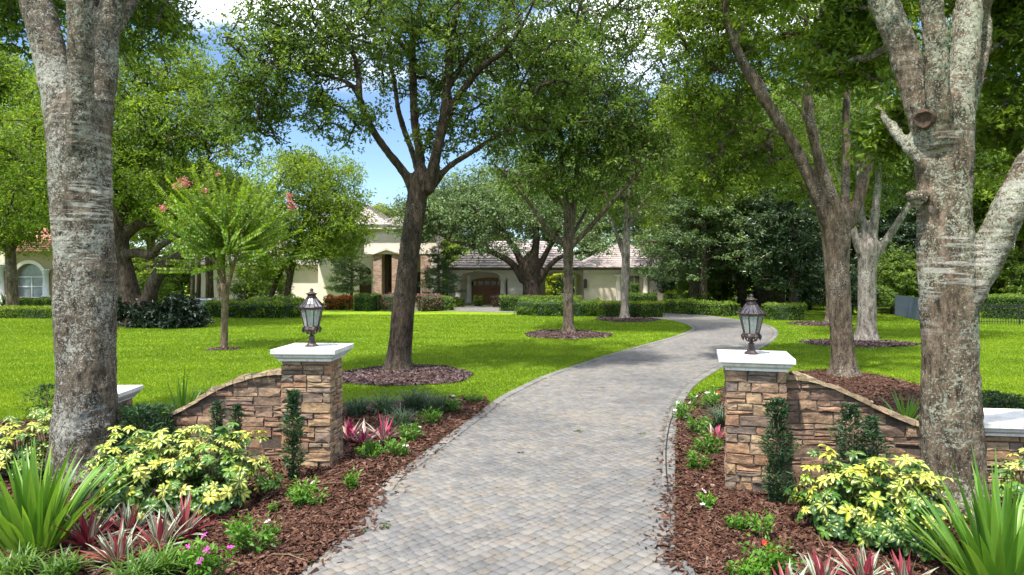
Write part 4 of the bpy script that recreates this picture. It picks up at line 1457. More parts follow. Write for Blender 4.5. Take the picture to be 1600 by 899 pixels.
def lantern(label, x, y, z, rot, s=1.0):
    root = thing('lantern', label, 'lantern', (x, y, z), rot, 'lanterns on the gate pillars', s)
    k = 8
    foot = MB()
    foot.lathe([(0.105, 0.0), (0.105, 0.012), (0.085, 0.025), (0.062, 0.05), (0.048, 0.09), (0.042, 0.13), (0.046, 0.155), (0.028, 0.17)], k, smooth=False, rot=PI / 8)
    obj('base', foot.mesh('base'), M['iron'], root)
    st = MB().lathe([(0.028, 0.165), (0.020, 0.19), (0.024, 0.22), (0.05, 0.245)], 10)
    for i in range(8):
        a = 2 * PI * i / 8 + PI / 8
        pts = [(0.02 * math.cos(a), 0.02 * math.sin(a), 0.185), (0.07 * math.cos(a), 0.07 * math.sin(a), 0.20), (0.085 * math.cos(a), 0.085 * math.sin(a), 0.235), (0.06 * math.cos(a), 0.06 * math.sin(a), 0.25)]
        st.tube(catmull([np.array(p) for p in pts], 3), [0.009] * 10, 5)
    obj('stem', st.mesh('stem'), M['iron'], root)
    col = MB().lathe([(0.06, 0.245), (0.118, 0.252), (0.126, 0.268), (0.118, 0.285), (0.124, 0.30), (0.112, 0.31), (0.04, 0.312)], k, smooth=False, rot=PI / 8)
    obj('collar', col.mesh('collar'), M['iron'], root)
    for i in range(8):
        a = 2 * PI * i / 8 + PI / 8
        r = 0.126
        lf = MB().add([(r, -0.022, 0.30), (r, 0.022, 0.30), (r + 0.016, 0.03, 0.26), (r + 0.004, 0.0, 0.195), (r + 0.016, -0.03, 0.26), (r + 0.026, 0, 0.27), (r - 0.02, 0, 0.27)],
                      [(0, 5, 4), (0, 1, 5), (1, 2, 5), (5, 2, 3), (4, 5, 3), (0, 4, 6), (6, 1, 0), (1, 6, 2), (6, 3, 2), (4, 3, 6)])
        obj('leaf_ornament', lf.mesh('leaf_ornament'), M['iron'], root, None, (0, 0, a))
    r0, r1, z0, z1 = 0.108, 0.168, 0.31, 0.565
    for i in range(k):
        a0, a1 = 2 * PI * i / k + PI / 8, 2 * PI * (i + 1) / k + PI / 8
        q = [(r0, a0, z0), (r0, a1, z0), (r1, a1, z1), (r1, a0, z1)]
        o1 = [(r * math.cos(a), r * math.sin(a), z) for r, a, z in q]
        o2 = [((r - 0.004) * math.cos(a), (r - 0.004) * math.sin(a), z) for r, a, z in q]
        pn = MB().add(o1 + o2, [(0, 1, 2, 3), (7, 6, 5, 4), (0, 4, 5, 1), (1, 5, 6, 2), (2, 6, 7, 3), (3, 7, 4, 0)])
        obj('glass_pane', pn.mesh('glass_pane'), M['glass'], root)
        bar = MB().tube([(r0 * math.cos(a0), r0 * math.sin(a0), z0 - 0.005), (r1 * math.cos(a0), r1 * math.sin(a0), z1 + 0.005)], [0.009, 0.009], 6, False)
        obj('frame_bar', bar.mesh('frame_bar'), M['iron'], root)
    rim = MB().lathe([(0.160, 0.560), (0.176, 0.563), (0.190, 0.580), (0.196, 0.60), (0.186, 0.612), (0.10, 0.613)], k, smooth=False, rot=PI / 8)
    for i in range(8):
        a = 2 * PI * i / 8 + PI / 8
        rim.tube([(0.19 * math.cos(a), 0.19 * math.sin(a), 0.595), (0.215 * math.cos(a), 0.215 * math.sin(a), 0.60), (0.22 * math.cos(a), 0.22 * math.sin(a), 0.625)], [0.010, 0.008, 0.004], 5)
    obj('rim', rim.mesh('rim'), M['iron'], root)
    rf = MB().lathe([(0.186, 0.612), (0.140, 0.655), (0.100, 0.700), (0.070, 0.738)], k, smooth=False, rot=PI / 8)
    ro = obj('roof', rf.mesh('roof'), M['iron_roof'], root)
    for i in range(16):
        a = 2 * PI * i / 16 + PI / 8
        cs = math.cos(PI / 8) if i % 2 else 1.0
        rb = MB().tube([(0.188 * cs * math.cos(a), 0.188 * cs * math.sin(a), 0.613), (0.102 * cs * math.cos(a), 0.102 * cs * math.sin(a), 0.702), (0.07 * cs * math.cos(a), 0.07 * cs * math.sin(a), 0.742)], [0.007] * 3, 5)
        obj('rib', rb.mesh('rib'), M['iron'], ro)
    ck = MB().lathe([(0.072, 0.735), (0.082, 0.745), (0.066, 0.757), (0.062, 0.785), (0.085, 0.795), (0.088, 0.805), (0.05, 0.815), (0.03, 0.83), (0.018, 0.84), (0.028, 0.855), (0.026, 0.87), (0.006, 0.885)], 10)
    obj('finial', ck.mesh('finial'), M['iron'], root)
    for (ax_, ay_) in ((0.035, 0.0), (-0.02, 0.03), (-0.02, -0.03)):
        cd = MB().lathe([(0.012, 0.312), (0.012, 0.40), (0.007, 0.405), (0.010, 0.425), (0.003, 0.455)], 8, ax_, ay_)
        obj('candle', cd.mesh('candle'), M['candle'], root)
    return root


M['candle'] = simple_mat('candle_sleeve', (0.30, 0.28, 0.24), 0.5)
M['iron_roof'] = simple_mat('lantern_roof', (0.11, 0.11, 0.13), 0.22, 20.0, 0.3, 0.1, 0.5, 0.55)
lantern('ornate dark bronze lantern on the left gate pillar', X(487, 10.40), 10.40, 1.766, 0.1)
lantern('ornate dark bronze lantern on the right gate pillar', X(1174, 9.26), 9.26, 1.786, -0.15, 0.92)

# ------------------------------------------------------------------ the house
M['stucco'] = simple_mat('pale_stucco', (0.70, 0.615, 0.555), 0.9, 1.2, 0.07, 0.1)
M['stucco_tan'] = simple_mat('tan_stucco', (0.62, 0.52, 0.41), 0.9, 1.2, 0.09, 0.1)
M['trim'] = simple_mat('pale_trim', (0.72, 0.64, 0.57), 0.8, 2.0, 0.08, 0.1)
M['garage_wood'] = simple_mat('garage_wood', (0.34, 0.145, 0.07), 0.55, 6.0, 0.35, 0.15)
M['door_wood'] = simple_mat('door_wood', (0.05, 0.025, 0.017), 0.5, 6.0, 0.35, 0.15)
M['window'] = simple_mat('window_glass', (0.035, 0.042, 0.050), 0.12, 1.0, 0.2, 0.0, 0.6)
M['fascia'] = simple_mat('brown_fascia', (0.12, 0.085, 0.070), 0.7)


def tile_mat(name, a, b):
    m, nt = new_mat(name)
    pos = node(nt, 'ShaderNodeNewGeometry').outputs['Position']
    br = node(nt, 'ShaderNodeTexVoronoi', {'Vector': node(nt, 'ShaderNodeMapping', {'Vector': pos, 'Scale': (3.4, 3.0, 6.0)}).outputs[0], 'Scale': 1.0}).outputs['Color']
    f = node(nt, 'ShaderNodeSeparateColor', {0: br}).outputs[0]
    n = node(nt, 'ShaderNodeTexNoise', {'Vector': pos, 'Scale': 1.5, 'Detail': 5.0}).outputs[0]
    c = ramp(nt, math_n(nt, 'MULTIPLY_ADD', f, 0.5, math_n(nt, 'MULTIPLY', n, 0.5)), [(0.25, a), (0.75, b)])
    finish(nt, principled(nt, c, 0.8, n, 0.2, 0.02, 0.2))
    return m


M['tile'] = tile_mat('grey_tile', (0.24, 0.205, 0.20), (0.38, 0.325, 0.315))
M['red_tile'] = tile_mat('red_tile', (0.42, 0.15, 0.10), (0.62, 0.34, 0.26))


def ledge_mat():
    m, nt = new_mat('ledge_cladding')
    pos = node(nt, 'ShaderNodeTexCoord').outputs['Object']
    mp = node(nt, 'ShaderNodeMapping', {'Vector': pos, 'Rotation': (PI / 2, 0, 0)}).outputs[0]
    br = node(nt, 'ShaderNodeTexBrick', {'Vector': mp, 'Color1': (0, 0, 0, 1), 'Color2': (1, 1, 1, 1), 'Mortar': (0.5, 0.5, 0.5, 1), 'Scale': 1.0,
                                         'Mortar Size': 0.006, 'Brick Width': 0.30, 'Row Height': 0.11})
    n = node(nt, 'ShaderNodeTexNoise', {'Vector': pos, 'Scale': 5.0, 'Detail': 5.0}).outputs[0]
    f = math_n(nt, 'MULTIPLY_ADD', br.outputs[0], 0.6, math_n(nt, 'MULTIPLY', n, 0.4))
    c = ramp(nt, f, [(0.1, (0.24, 0.14, 0.105)), (0.5, (0.38, 0.26, 0.20)), (0.9, (0.48, 0.37, 0.30))])
    c = mixc(nt, br.outputs[1], c, (0.10, 0.075, 0.06))
    finish(nt, principled(nt, c, 0.85, br.outputs[1], -0.6, 0.02, 0.2))
    return m


M['ledge'] = ledge_mat()


def hip_roof(mb, x0, x1, y0, y1, z, pitch, step=0.34, lip=0.07):
    half = min(x1 - x0, y1 - y0) / 2
    n = max(2, int(half / step))
    rings = []
    for i in range(n + 1):
        t = min(half - 0.02, half * i / n)
        zz_ = z + t * pitch
        r = [(x0 + t, y0 + t), (x1 - t, y0 + t), (x1 - t, y1 - t), (x0 + t, y1 - t)]
        if i > 0:
            rings.append([(a, b, zz_) for a, b in r])
        if i < n:
            rings.append([(a, b, zz_ + lip) for a, b in r])
    v = [p for r in rings for p in r]
    f = []
    for j in range(len(rings) - 1):
        for i in range(4):
            k = (i + 1) % 4
            f.append((j * 4 + i, j * 4 + k, j * 4 + 4 + k, j * 4 + 4 + i))
    t = (len(rings) - 1) * 4
    f.append((t, t + 1, t + 2, t + 3))
    mb.add(v, f)
    mb.add([(x0, y0, z), (x1, y0, z), (x1, y1, z), (x0, y1, z)], [(3, 2, 1, 0)])
    mb.add([(x0, y0, z), (x1, y0, z), (x1, y1, z), (x0, y1, z), (x0, y0, z + lip), (x1, y0, z + lip), (x1, y1, z + lip), (x0, y1, z + lip)],
           [(0, 1, 5, 4), (1, 2, 6, 5), (2, 3, 7, 6), (3, 0, 4, 7)])
    return mb


def arched_wall(mb, x0, x1, y, thick, z0, z1, openings):
    """front wall with openings (a, b, spring, rise, sill); closed box around each opening"""
    cols = []
    xs = x0
    n = 14
    for (a, b, spring, rise, sill) in sorted(openings):
        if a > xs + 1e-4:
            cols.append((xs, a, z0, z0, z1, z1, None))
        c, hw = (a + b) / 2, (b - a) / 2
        for i in range(n):
            u0, u1 = a + (b - a) * i / n, a + (b - a) * (i + 1) / n
            h0 = spring + rise * math.sqrt(max(0, 1 - ((u0 - c) / hw) ** 2))
            h1 = spring + rise * math.sqrt(max(0, 1 - ((u1 - c) / hw) ** 2))
            cols.append((u0, u1, h0, h1, z1, z1, sill))
        xs = b
    if x1 > xs + 1e-4:
        cols.append((xs, x1, z0, z0, z1, z1, None))
    for (a, b, l0, l1, t0, t1, sill) in cols:
        mb.add([(a, y, l0), (b, y, l1), (b, y, t1), (a, y, t0), (a, y + thick, l0), (b, y + thick, l1), (b, y + thick, t1), (a, y + thick, t0)],
               [(0, 1, 2, 3), (7, 6, 5, 4), (4, 5, 1, 0), (3, 2, 6, 7)])
        if sill is not None and sill > z0:
            mb.add([(a, y, z0), (b, y, z0), (b, y, sill), (a, y, sill), (a, y + thick, z0), (b, y + thick, z0), (b, y + thick, sill), (a, y + thick, sill)],
                   [(0, 1, 2, 3), (7, 6, 5, 4), (3, 2, 6, 7)])
    for (a, b, spring, rise, sill) in openings:
        for q, s in ((a, 1), (b, -1)):
            lo = max(z0, sill or z0)
            f = (0, 1, 2, 3) if s > 0 else (3, 2, 1, 0)
            mb.add([(q, y, lo), (q, y + thick, lo), (q, y + thick, spring), (q, y, spring)], [f])
    for q in (x0, x1):
        mb.add([(q, y, z0), (q, y + thick, z0), (q, y + thick, z1), (q, y, z1)], [(0, 1, 2, 3)])
    return mb


def arch_trim(mb, a, b, y, spring, rise, w, dep, sill=None):
    """moulding round an arch, standing proud of the wall"""
    n = 16
    c, hw = (a + b) / 2, (b - a) / 2
    pts = []
    if sill is not None:
        pts.append((a, sill, a - w, sill))
    for i in range(n + 1):
        t = PI - PI * i / n
        pts.append((c + hw * math.cos(t), spring + rise * math.sin(t), c + (hw + w) * math.cos(t), spring + (rise + w) * math.sin(t)))
    if sill is not None:
        pts.append((b, sill, b + w, sill))
    v = []
    for (xi, zi, xo, zo) in pts:
        v += [(xi, y - dep, zi), (xo, y - dep, zo), (xo, y + 0.02, zo), (xi, y + 0.02, zi)]
    f = []
    for i in range(len(pts) - 1):
        p, q = i * 4, i * 4 + 4
        f += [(p, p + 1, q + 1, q), (p + 1, p + 2, q + 2, q + 1), (p, q, q + 3, p + 3)]
    return mb.add(v, f)


def column(root, x, y, h, r, mat, z=0.0, square_base=True):
    c = MB().lathe([(r * 1.5, z), (r * 1.5, z + 0.12), (r * 1.25, z + 0.16), (r * 1.3, z + 0.22), (r, z + 0.28), (r * 0.88, z + h - 0.32), (r * 1.05, z + h - 0.28),
                    (r * 0.95, z + h - 0.24), (r * 1.3, z + h - 0.12), (r * 1.4, z + h - 0.1), (r * 1.4, z + h)], 16, x, y)
    return wpart('column', c.mesh('column'), mat, root)


house = thing('mansion', 'pale stucco mansion with grey tiled hip roofs and stone entrance piers', 'house', (X(640, 62), 62, 0))

# entrance block, two storeys, carried on stone piers
yE = 61.0
xa, xb = X(569, yE), X(682, yE)
zt = Z(354, yE)
zp = Z(397, yE)
piers = [(583, 596), (612, 628), (657, 672)]
m = MB()
m.box(xa, xb, yE, yE + 5, zp, zt)
wpart('upper_wall', m.mesh('upper_wall'), M['stucco'], house)
for a, b in piers:
    p = MB().box(X(a, yE), X(b, yE), yE + 0.06, yE + 0.9, 0, zp)
    wpart('stone_pier', p.mesh('stone_pier'), M['ledge'], house)
    p = MB().box(X(a, yE) - 0.06, X(b, yE) + 0.06, yE - 0.02, yE + 0.96, 0, 0.35)
    wpart('pier_base', p.mesh('pier_base'), M['trim'], house)
p = MB().box(X(672, yE) + 0.01, xb, yE + 0.1, yE + 4.9, 0, zp)
wpart('wall', p.mesh('wall'), M['stucco'], house)
m = MB()
cx_ = X(604, yE)
m.add([(X(580, yE), yE - 0.18, zp - 0.05), (cx_, yE - 0.18, zp + 0.55), (X(630, yE), yE - 0.18, zp - 0.05), (X(626, yE), yE - 0.18, zp - 0.05), (cx_, yE - 0.18, zp + 0.35), (X(584, yE), yE - 0.18, zp - 0.05)],
      [(0, 5, 4, 1), (1, 4, 3, 2)])
v = [(p_[0], p_[1] + 0.2, p_[2]) for p_ in m.v]
m.add(v, [])
m.f += [(0, 1, 7, 6), (1, 2, 8, 7), (5, 11, 10, 4), (4, 10, 9, 3)]
m.s += [False] * 4
wpart('gable_trim', m.mesh('gable_trim'), M['stucco_tan'], house)
# recessed porch wall with door
m = MB().box(X(583, yE), X(672, yE), yE + 3.6, yE + 3.8, 0, zp)
wpart('porch_wall', m.mesh('porch_wall'), M['stucco_tan'], house)
m = MB().box(X(628, yE) + 0.3, X(657, yE) - 0.1, yE + 3.5, yE + 3.58, 0, 2.9)
d_ = wpart('front_door', m.mesh('front_door'), M['door_wood'], house)
m = MB().box(X(597, yE), X(603, yE), yE + 1.2, yE + 3.5, 0, zp - 0.01)
wpart('porch_pier', m.mesh('porch_pier'), M['door_wood'], house)
for px in (667,):
    m = MB()
    m.box(X(px, yE) - 0.12, X(px, yE) + 0.12, yE - 0.3, yE - 0.05, Z(437, yE), Z(425, yE))
    m.lathe([(0.17, 0), (0.03, 0.18)], 6, X(px, yE), yE - 0.17, Z(425, yE), False)
    m.box(X(px, yE) - 0.04, X(px, yE) + 0.04, yE - 0.15, yE + 0.05, Z(441, yE), Z(437, yE))
    wpart('wall_lamp', m.mesh('wall_lamp'), M['iron'], house)

# wall left of the entrance with arched door and window
yB = 63.5
x0, x1 = X(497, yB), X(583, yB)
da, db = X(561.5, yB), X(581, yB)
wa, wb = X(522, yB), X(541, yB)
m = arched_wall(MB(), x0, x1, yB, 0.35, 0, 7.1, [(da, db, 2.75, 0.62, 0.0), (wa, wb, Z(397, yB), 0.02, Z(427, yB))])
wpart('wall', m.mesh('wall'), M['stucco'], house)
m = arch_trim(MB(), da, db, yB, 2.75, 0.62, 0.2, 0.09, 0.0)
wpart('door_surround', m.mesh('door_surround'), M['trim'], house)
m = MB().box(da - 0.02, db + 0.02, yB + 0.22, yB + 0.28, 0, 3.6)
dr = wpart('arched_door', m.mesh('arched_door'), M['door_wood'], house)
m = MB()
for q in (0.25, 0.5, 0.75):
    m.box(da + (db - da) * q - 0.02, da + (db - da) * q + 0.02, yB + 0.19, yB + 0.218, 0.05, 3.2)
for q in (0.9, 1.8, 2.6):
    m.box(da, db, yB + 0.17, yB + 0.188, q, q + 0.05)
wpart('grille', m.mesh('grille'), M['iron'], dr)
m = MB().box(wa - 0.02, wb + 0.02, yB + 0.2, yB + 0.24, Z(428, yB), Z(396, yB))
wn = wpart('window', m.mesh('window'), M['window'], house)
m = MB()
m.box((wa + wb) / 2 - 0.03, (wa + wb) / 2 + 0.03, yB + 0.15, yB + 0.198, Z(427, yB), Z(397, yB))
m.box(wa, wb, yB + 0.13, yB + 0.148, Z(412, yB) - 0.03, Z(412, yB) + 0.03)
wpart('window_frame', m.mesh('window_frame'), M['trim'], wn)
m = MB().box(wa - 0.15, wb + 0.15, yB - 0.14, yB + 0.1, Z(430.5, yB), Z(427.5, yB))
wpart('window_sill', m.mesh('window_sill'), M['trim'], wn)
# one storey wing further left
yL = 66.0
m = arched_wall(MB(), X(300, yL), X(508, yL), yL, 0.35, 0, 3.55, [(X(390, yL), X(415, yL), 2.3, 0.02, 0.9)])
wpart('wing_wall', m.mesh('wing_wall'), M['stucco'], house)
m = MB().box(X(389, yL), X(416, yL), yL + 0.2, yL + 0.25, 0.8, 2.4)
wpart('window', m.mesh('window'), M['window'], house)
m = hip_roof(MB(), X(290, yL), X(515, yL), yL - 0.7, yL + 11, 3.55, 0.45)
wpart('wing_roof', m.mesh('wing_roof'), M['tile'], house)
# main roof
m = hip_roof(MB(), X(468, yE), X(612, yE), yE - 0.6, yE + 15, zt + 0.1, 0.66)
wpart('main_roof', m.mesh('main_roof'), M['tile'], house)
m = hip_roof(MB(), X(560, yE), xb + 0.9, yE - 0.58, yE + 9, zt + 0.02, 0.34)
wpart('entrance_roof', m.mesh('entrance_roof'), M['tile'], house)
m = MB().box(X(560, yE) + 0.1, xb + 0.8, yE - 0.5, yE + 0.3, zt - 0.24, zt + 0.01)
wpart('cornice', m.mesh('cornice'), M['trim'], house)
m = MB().box(X(497, yB), X(575, yE), yB + 0.35, yB + 12, 0, zt)
wpart('main_block', m.mesh('main_block'), M['stucco'], house)

# carriage porch, garage and open arch
yG = 61.0
ez = Z(419, yG)
ga, gb = X(718, yG), X(783, yG)
oa, ob = X(846, yG), X(911, yG)
m = arched_wall(MB(), X(705, yG), X(915, yG), yG, 0.5, 2.35, ez, [(ga, gb, 2.36, 0.62, None), (oa, ob, 2.36, 0.55, None)])
wpart('arcade_wall', m.mesh('arcade_wall'), M['stucco'], house)
for a, b in ((ga, gb), (oa, ob)):
    m = arch_trim(MB(), a, b, yG, 2.36, 0.60, 0.16, 0.08)
    wpart('arch_trim', m.mesh('arch_trim'), M['trim'], house)
for px in (715, 786):
    column(house, X(px, yG), yG + 0.25, 2.35, 0.27, M['trim'])
m = MB().box(X(793, yG), X(843, yG), yG + 0.02, yG + 0.48, 0, 2.35)
wpart('wall', m.mesh('wall'), M['stucco'], house)
column(house, X(733, 62.8), 62.8, 2.6, 0.24, M['trim'])
column(house, X(805, 62.8), 62.8, 2.6, 0.27, M['trim'])
yD = 64.2
ta, tb = X(735, yD), X(797, yD)
m = arched_wall(MB(), X(700, yD), X(845, yD), yD, 0.4, 0, 3.6, [(ta, tb, 1.95, 0.42, 0.0)])
wpart('garage_wall', m.mesh('garage_wall'), M['stucco'], house)
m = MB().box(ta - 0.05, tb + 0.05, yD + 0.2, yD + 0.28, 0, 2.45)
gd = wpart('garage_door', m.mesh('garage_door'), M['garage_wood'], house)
nP = 6
for i in range(nP):
    a = ta + (tb - ta) * (i + 0.12) / nP
    b = ta + (tb - ta) * (i + 0.88) / nP
    m = MB().box(a, b, yD + 0.16, yD + 0.197, 1.62, 2.02)
    wpart('pane', m.mesh('pane'), M['window'], gd)
    for q in range(3):
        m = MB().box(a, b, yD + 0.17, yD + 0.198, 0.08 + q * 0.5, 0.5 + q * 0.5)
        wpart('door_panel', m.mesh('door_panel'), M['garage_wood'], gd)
for px in (731, 801):
    m = MB()
    m.box(X(px, yD) - 0.10, X(px, yD) + 0.10, yD - 0.26, yD - 0.04, 1.75, 2.15)
    m.lathe([(0.15, 0), (0.03, 0.16)], 6, X(px, yD), yD - 0.15, 2.15, False)
    wpart('wall_lamp', m.mesh('wall_lamp'), M['iron'], house)
m = hip_roof(MB(), X(683, yG) + 0.6, X(925, yG), yG - 0.7, yG + 7.6, ez, 0.62)
wpart('garage_roof', m.mesh('garage_roof'), M['tile'], house)
m = MB().box(X(688, yG), X(920, yG), yG - 0.62, yG - 0.45, ez - 0.2, ez - 0.004)
wpart('fascia', m.mesh('fascia'), M['fascia'], house)
# far side wall of the open arch so that the roof is carried
m = arched_wall(MB(), X(845, yG + 6), X(930, yG + 6), yG + 6, 0.4, 0, ez, [(X(852, yG + 6), X(908, yG + 6), 2.3, 0.5, 0.0)])
wpart('rear_arch', m.mesh('rear_arch'), M['stucco'], house)

# right wing
yR = 59.0
ra, rb = X(913, yR), X(1056, yR)
er = Z(419, yR)
na, nb_ = X(966, yR), X(1009, yR)
m = arched_wall(MB(), ra, rb, yR, 0.5, 0, er, [(na + 0.25, nb_ - 0.25, Z(430, yR) - 0.35, 0.35, 0.0)])
wpart('wall', m.mesh('wall'), M['stucco_tan'], house)
m = MB().box(ra, rb, yR + 0.501, yR + 9, 0, er)
wpart('block', m.mesh('block'), M['stucco_tan'], house)
m = MB().box(X(984, yR), X(1000, yR), yR + 0.42, yR + 0.48, Z(456, yR), Z(432, yR))
wn = wpart('window', m.mesh('window'), M['window'], house)
m = MB()
m.box(X(992, yR) - 0.03, X(992, yR) + 0.03, yR + 0.38, yR + 0.415, Z(456, yR), Z(432, yR))
m.box(X(984, yR), X(1000, yR), yR + 0.36, yR + 0.378, Z(444, yR) - 0.03, Z(444, yR) + 0.03)
wpart('window_frame', m.mesh('window_frame'), M['trim'], wn)
for px in (966, 1009):
    column(house, X(px, yR), yR - 0.12, Z(429, yR), 0.24, M['trim'])
m = MB().box(ra - 0.05, rb + 0.05, yR - 0.08, yR + 0.1, er - 0.42, er - 0.01)
wpart('frieze', m.mesh('frieze'), M['trim'], house)
m = MB().box(X(914, yR) - 0.13, X(914, yR) + 0.13, yR - 0.4, yR - 0.1, 1.5, 2.1)
m.lathe([(0.2, 0), (0.03, 0.22)], 6, X(914, yR), yR - 0.25, 2.1, False)
wpart('wall_lamp', m.mesh('wall_lamp'), M['iron'], house)
m = hip_roof(MB(), ra - 0.7, rb + 0.7, yR - 0.7, yR + 9.8, er + 0.03, 0.52)
wpart('wing_roof', m.mesh('wing_roof'), M['tile'], house)
m = MB().box(ra - 0.62, rb + 0.62, yR - 0.62, yR - 0.45, er - 0.18, er + 0.02)
wpart('fascia', m.mesh('fascia'), M['fascia'], house)

# neighbouring house on the left
M['olive'] = simple_mat('olive_stucco', (0.36, 0.29, 0.16), 0.9, 1.0, 0.1, 0.1)
M['white_trim'] = simple_mat('white_trim', (0.62, 0.63, 0.65), 0.7, 2.0, 0.06, 0.1)
M['blind'] = simple_mat('window_blind', (0.20, 0.23, 0.25), 0.25, 2.0, 0.25, 0.0, 0.6)
yN = 56.0
nh = thing('neighbour_house', 'olive stucco house with a red tiled roof and white columns at the far left', 'house', (X(40, yN), yN, 0))
wa, wb = X(25, yN), X(68, yN)
sp = Z(433, yN)
m = arched_wall(MB(), X(-60, yN), X(100, yN), yN, 0.5, 0, Z(394, yN), [(wa, wb, sp, Z(412, yN) - sp, Z(464, yN))])
wpart('wall', m.mesh('wall'), M['olive'], nh)
m = MB().box(wa - 0.1, wb + 0.1, yN + 0.30, yN + 0.36, Z(466, yN), Z(409, yN))
wn = wpart('arched_window', m.mesh('arched_window'), M['blind'], nh)
m = MB()
for q in (0.5,):
    m.box(wa + (wb - wa) * q - 0.04, wa + (wb - wa) * q + 0.04, yN + 0.24, yN + 0.298, Z(464, yN), Z(432, yN))
for py in (448, 433):
    m.box(wa, wb, yN + 0.22, yN + 0.238, Z(py, yN) - 0.04, Z(py, yN) + 0.04)
wpart('window_frame', m.mesh('window_frame'), M['white_trim'], wn)
m = arch_trim(MB(), wa, wb, yN, sp, Z(412, yN) - sp, 0.28, 0.12)
wpart('arch_trim', m.mesh('arch_trim'), M['trim'], nh)
m = MB().box(wa - 0.8, wb + 0.8, yN - 0.25, yN + 0.1, Z(467, yN), Z(464.2, yN))
wpart('window_sill', m.mesh('window_sill'), M['white_trim'], nh)
for px, r in ((19, 0.24), (75, 0.24), (3, 0.36)):
    column(nh, X(px, yN), yN - 0.25, Z(421 if px > 10 else 414, yN) - (Z(466, yN) if px > 10 else 0.0), r, M['white_trim'], Z(466, yN) if px > 10 else 0.0)
m = MB().box(X(12, yN), X(80, yN), yN - 0.6, yN + 0.02, 0, Z(467.2, yN))
wpart('plinth', m.mesh('plinth'), M['olive'], nh)
m = MB().box(X(-60, yN), X(17, yN), yN - 0.7, yN + 0.01, Z(414, yN), Z(411, yN))
wpart('cornice', m.mesh('cornice'), M['white_trim'], nh)
m = MB().box(X(-60, yN), X(16, yN), yN - 0.6, yN + 3, Z(410.8, yN), Z(374, yN))
wpart('upper_wall', m.mesh('upper_wall'), M['stucco_tan'], nh)
m = hip_roof(MB(), X(-80, yN), X(112, yN), yN - 0.5, yN + 12, Z(394, yN) + 0.02, 0.46)
wpart('roof', m.mesh('roof'), M['red_tile'], nh)

# ------------------------------------------------------------------ background trees
def proto_tree(name, seed, h, w, kind, n, per, L, crad, leaf, bark, v0=0.45):
    """a tree in its own coordinates, foot at the origin"""
    rng = np.random.default_rng(seed)
    root = thing(name, 'x', 'tree')
    mb = MB()
    sp, sr = [], []

    def limb(pts, r0, r1, s=8):
        q = catmull([np.array(p) for p in pts], 4)
        r = np.linspace(r0, r1, len(q))
        mb.tube(q, list(r), s, True, 0.12)
        sp.extend(q)
        sr.extend(r)
    tr = 0.022 * h + 0.06
    cen = []
    if kind == 'oak':
        lean = rng.normal(0, 0.3, 2)
        top = (lean[0], lean[1], h * 0.42)
        limb([(0, 0, -0.2), (lean[0] * .3, lean[1] * .3, h * .2), top], tr * 1.2, tr * 0.8)
        nl = 6
        for i in range(nl):
            a = 2 * PI * i / nl + rng.uniform(-.3, .3)
            e = rng.uniform(0.25, 0.5) * w
            zt_ = h * rng.uniform(0.62, 0.9)
            limb([(top[0], top[1], h * rng.uniform(.28, .42)), (e * .45 * math.cos(a), e * .45 * math.sin(a), h * .55), (e * .8 * math.cos(a), e * .8 * math.sin(a), zt_)], tr * .5, tr * .1, 6)
        blobs = []
        for i in range(11):
            a = rng.uniform(0, 2 * PI)
            r = rng.uniform(0.05, 0.34) * w
            zc = h * rng.uniform(0.42, 0.86)
            s = w * rng.uniform(0.16, 0.26) * (1.15 - 0.5 * abs(zc / h - 0.6))
            blobs.append(((r * math.cos(a), r * math.sin(a), zc), (s, s, s * 0.75), n // 11))
    elif kind == 'cedar':
        limb([(0, 0, -0.2), (0.1, 0, h * .5), (0, 0.1, h * .97)], tr, tr * .15)
        blobs = []
        for i in range(18):
            z = h * (0.2 + 0.78 * i / 18)
            rr_ = w * 0.5 * (1.0 - 0.75 * (i / 18) ** 1.5)
            for q in range(3 if i < 14 else 1):
                a = rng.uniform(0, 2 * PI)
                e = rr_ * rng.uniform(0.45, 0.8)
                limb([(0, 0, z - 0.2), (e * .5 * math.cos(a), e * .5 * math.sin(a), z + 0.1), (e * math.cos(a), e * math.sin(a), z)], tr * .22, tr * .06, 5)
                blobs.append(((e * math.cos(a), e * math.sin(a), z + 0.1), (rr_ * .5, rr_ * .5, h * .032), max(2, n // 50)))
    else:
        limb([(0, 0, -0.2), (0.1, 0.1, h * .5), (0, 0, h * .93)], tr, tr * .2)
        for i in range(12):
            a = rng.uniform(0, 2 * PI)
            z = h * rng.uniform(.15, .7)
            e = w * .38 * (1.1 - z / h)
            limb([(0, 0, z), (e * math.cos(a), e * math.sin(a), z + h * .1)], tr * .3, tr * .08, 5)
        blobs = [((0, 0, h * .34), (w * .48, w * .48, h * .24), int(n * .5)), ((0, 0, h * .62), (w * .38, w * .38, h * .26), int(n * .4)), ((0, 0, h * .86), (w * .16, w * .16, h * .14), int(n * .1))]
    cent = sample_blobs(blobs, rng, 0.0)
    v, f, good = grow_twigs(sp, sr, cent, rng, 0.012, maxlen=99)
    mb_me = mb.mesh('trunk')
    obj('trunk', mb_me, M[bark], root)
    o = obj('branches', mesh_np('branches', v, f, None, True), M[bark], root)
    o['kind'] = 'stuff'
    rad = crad * rng.uniform(0.7, 1.35, len(cent))
    v, f, a = cluster_leaves(cent, rad, per, L, rng, v0=v0, flat=0.5 if kind != 'cedar' else 0.25)
    o = obj('crown', mesh_np('crown', v, f, {'v': ('FACE', a)}), M[leaf], root)
    o['kind'] = 'stuff'
    return root


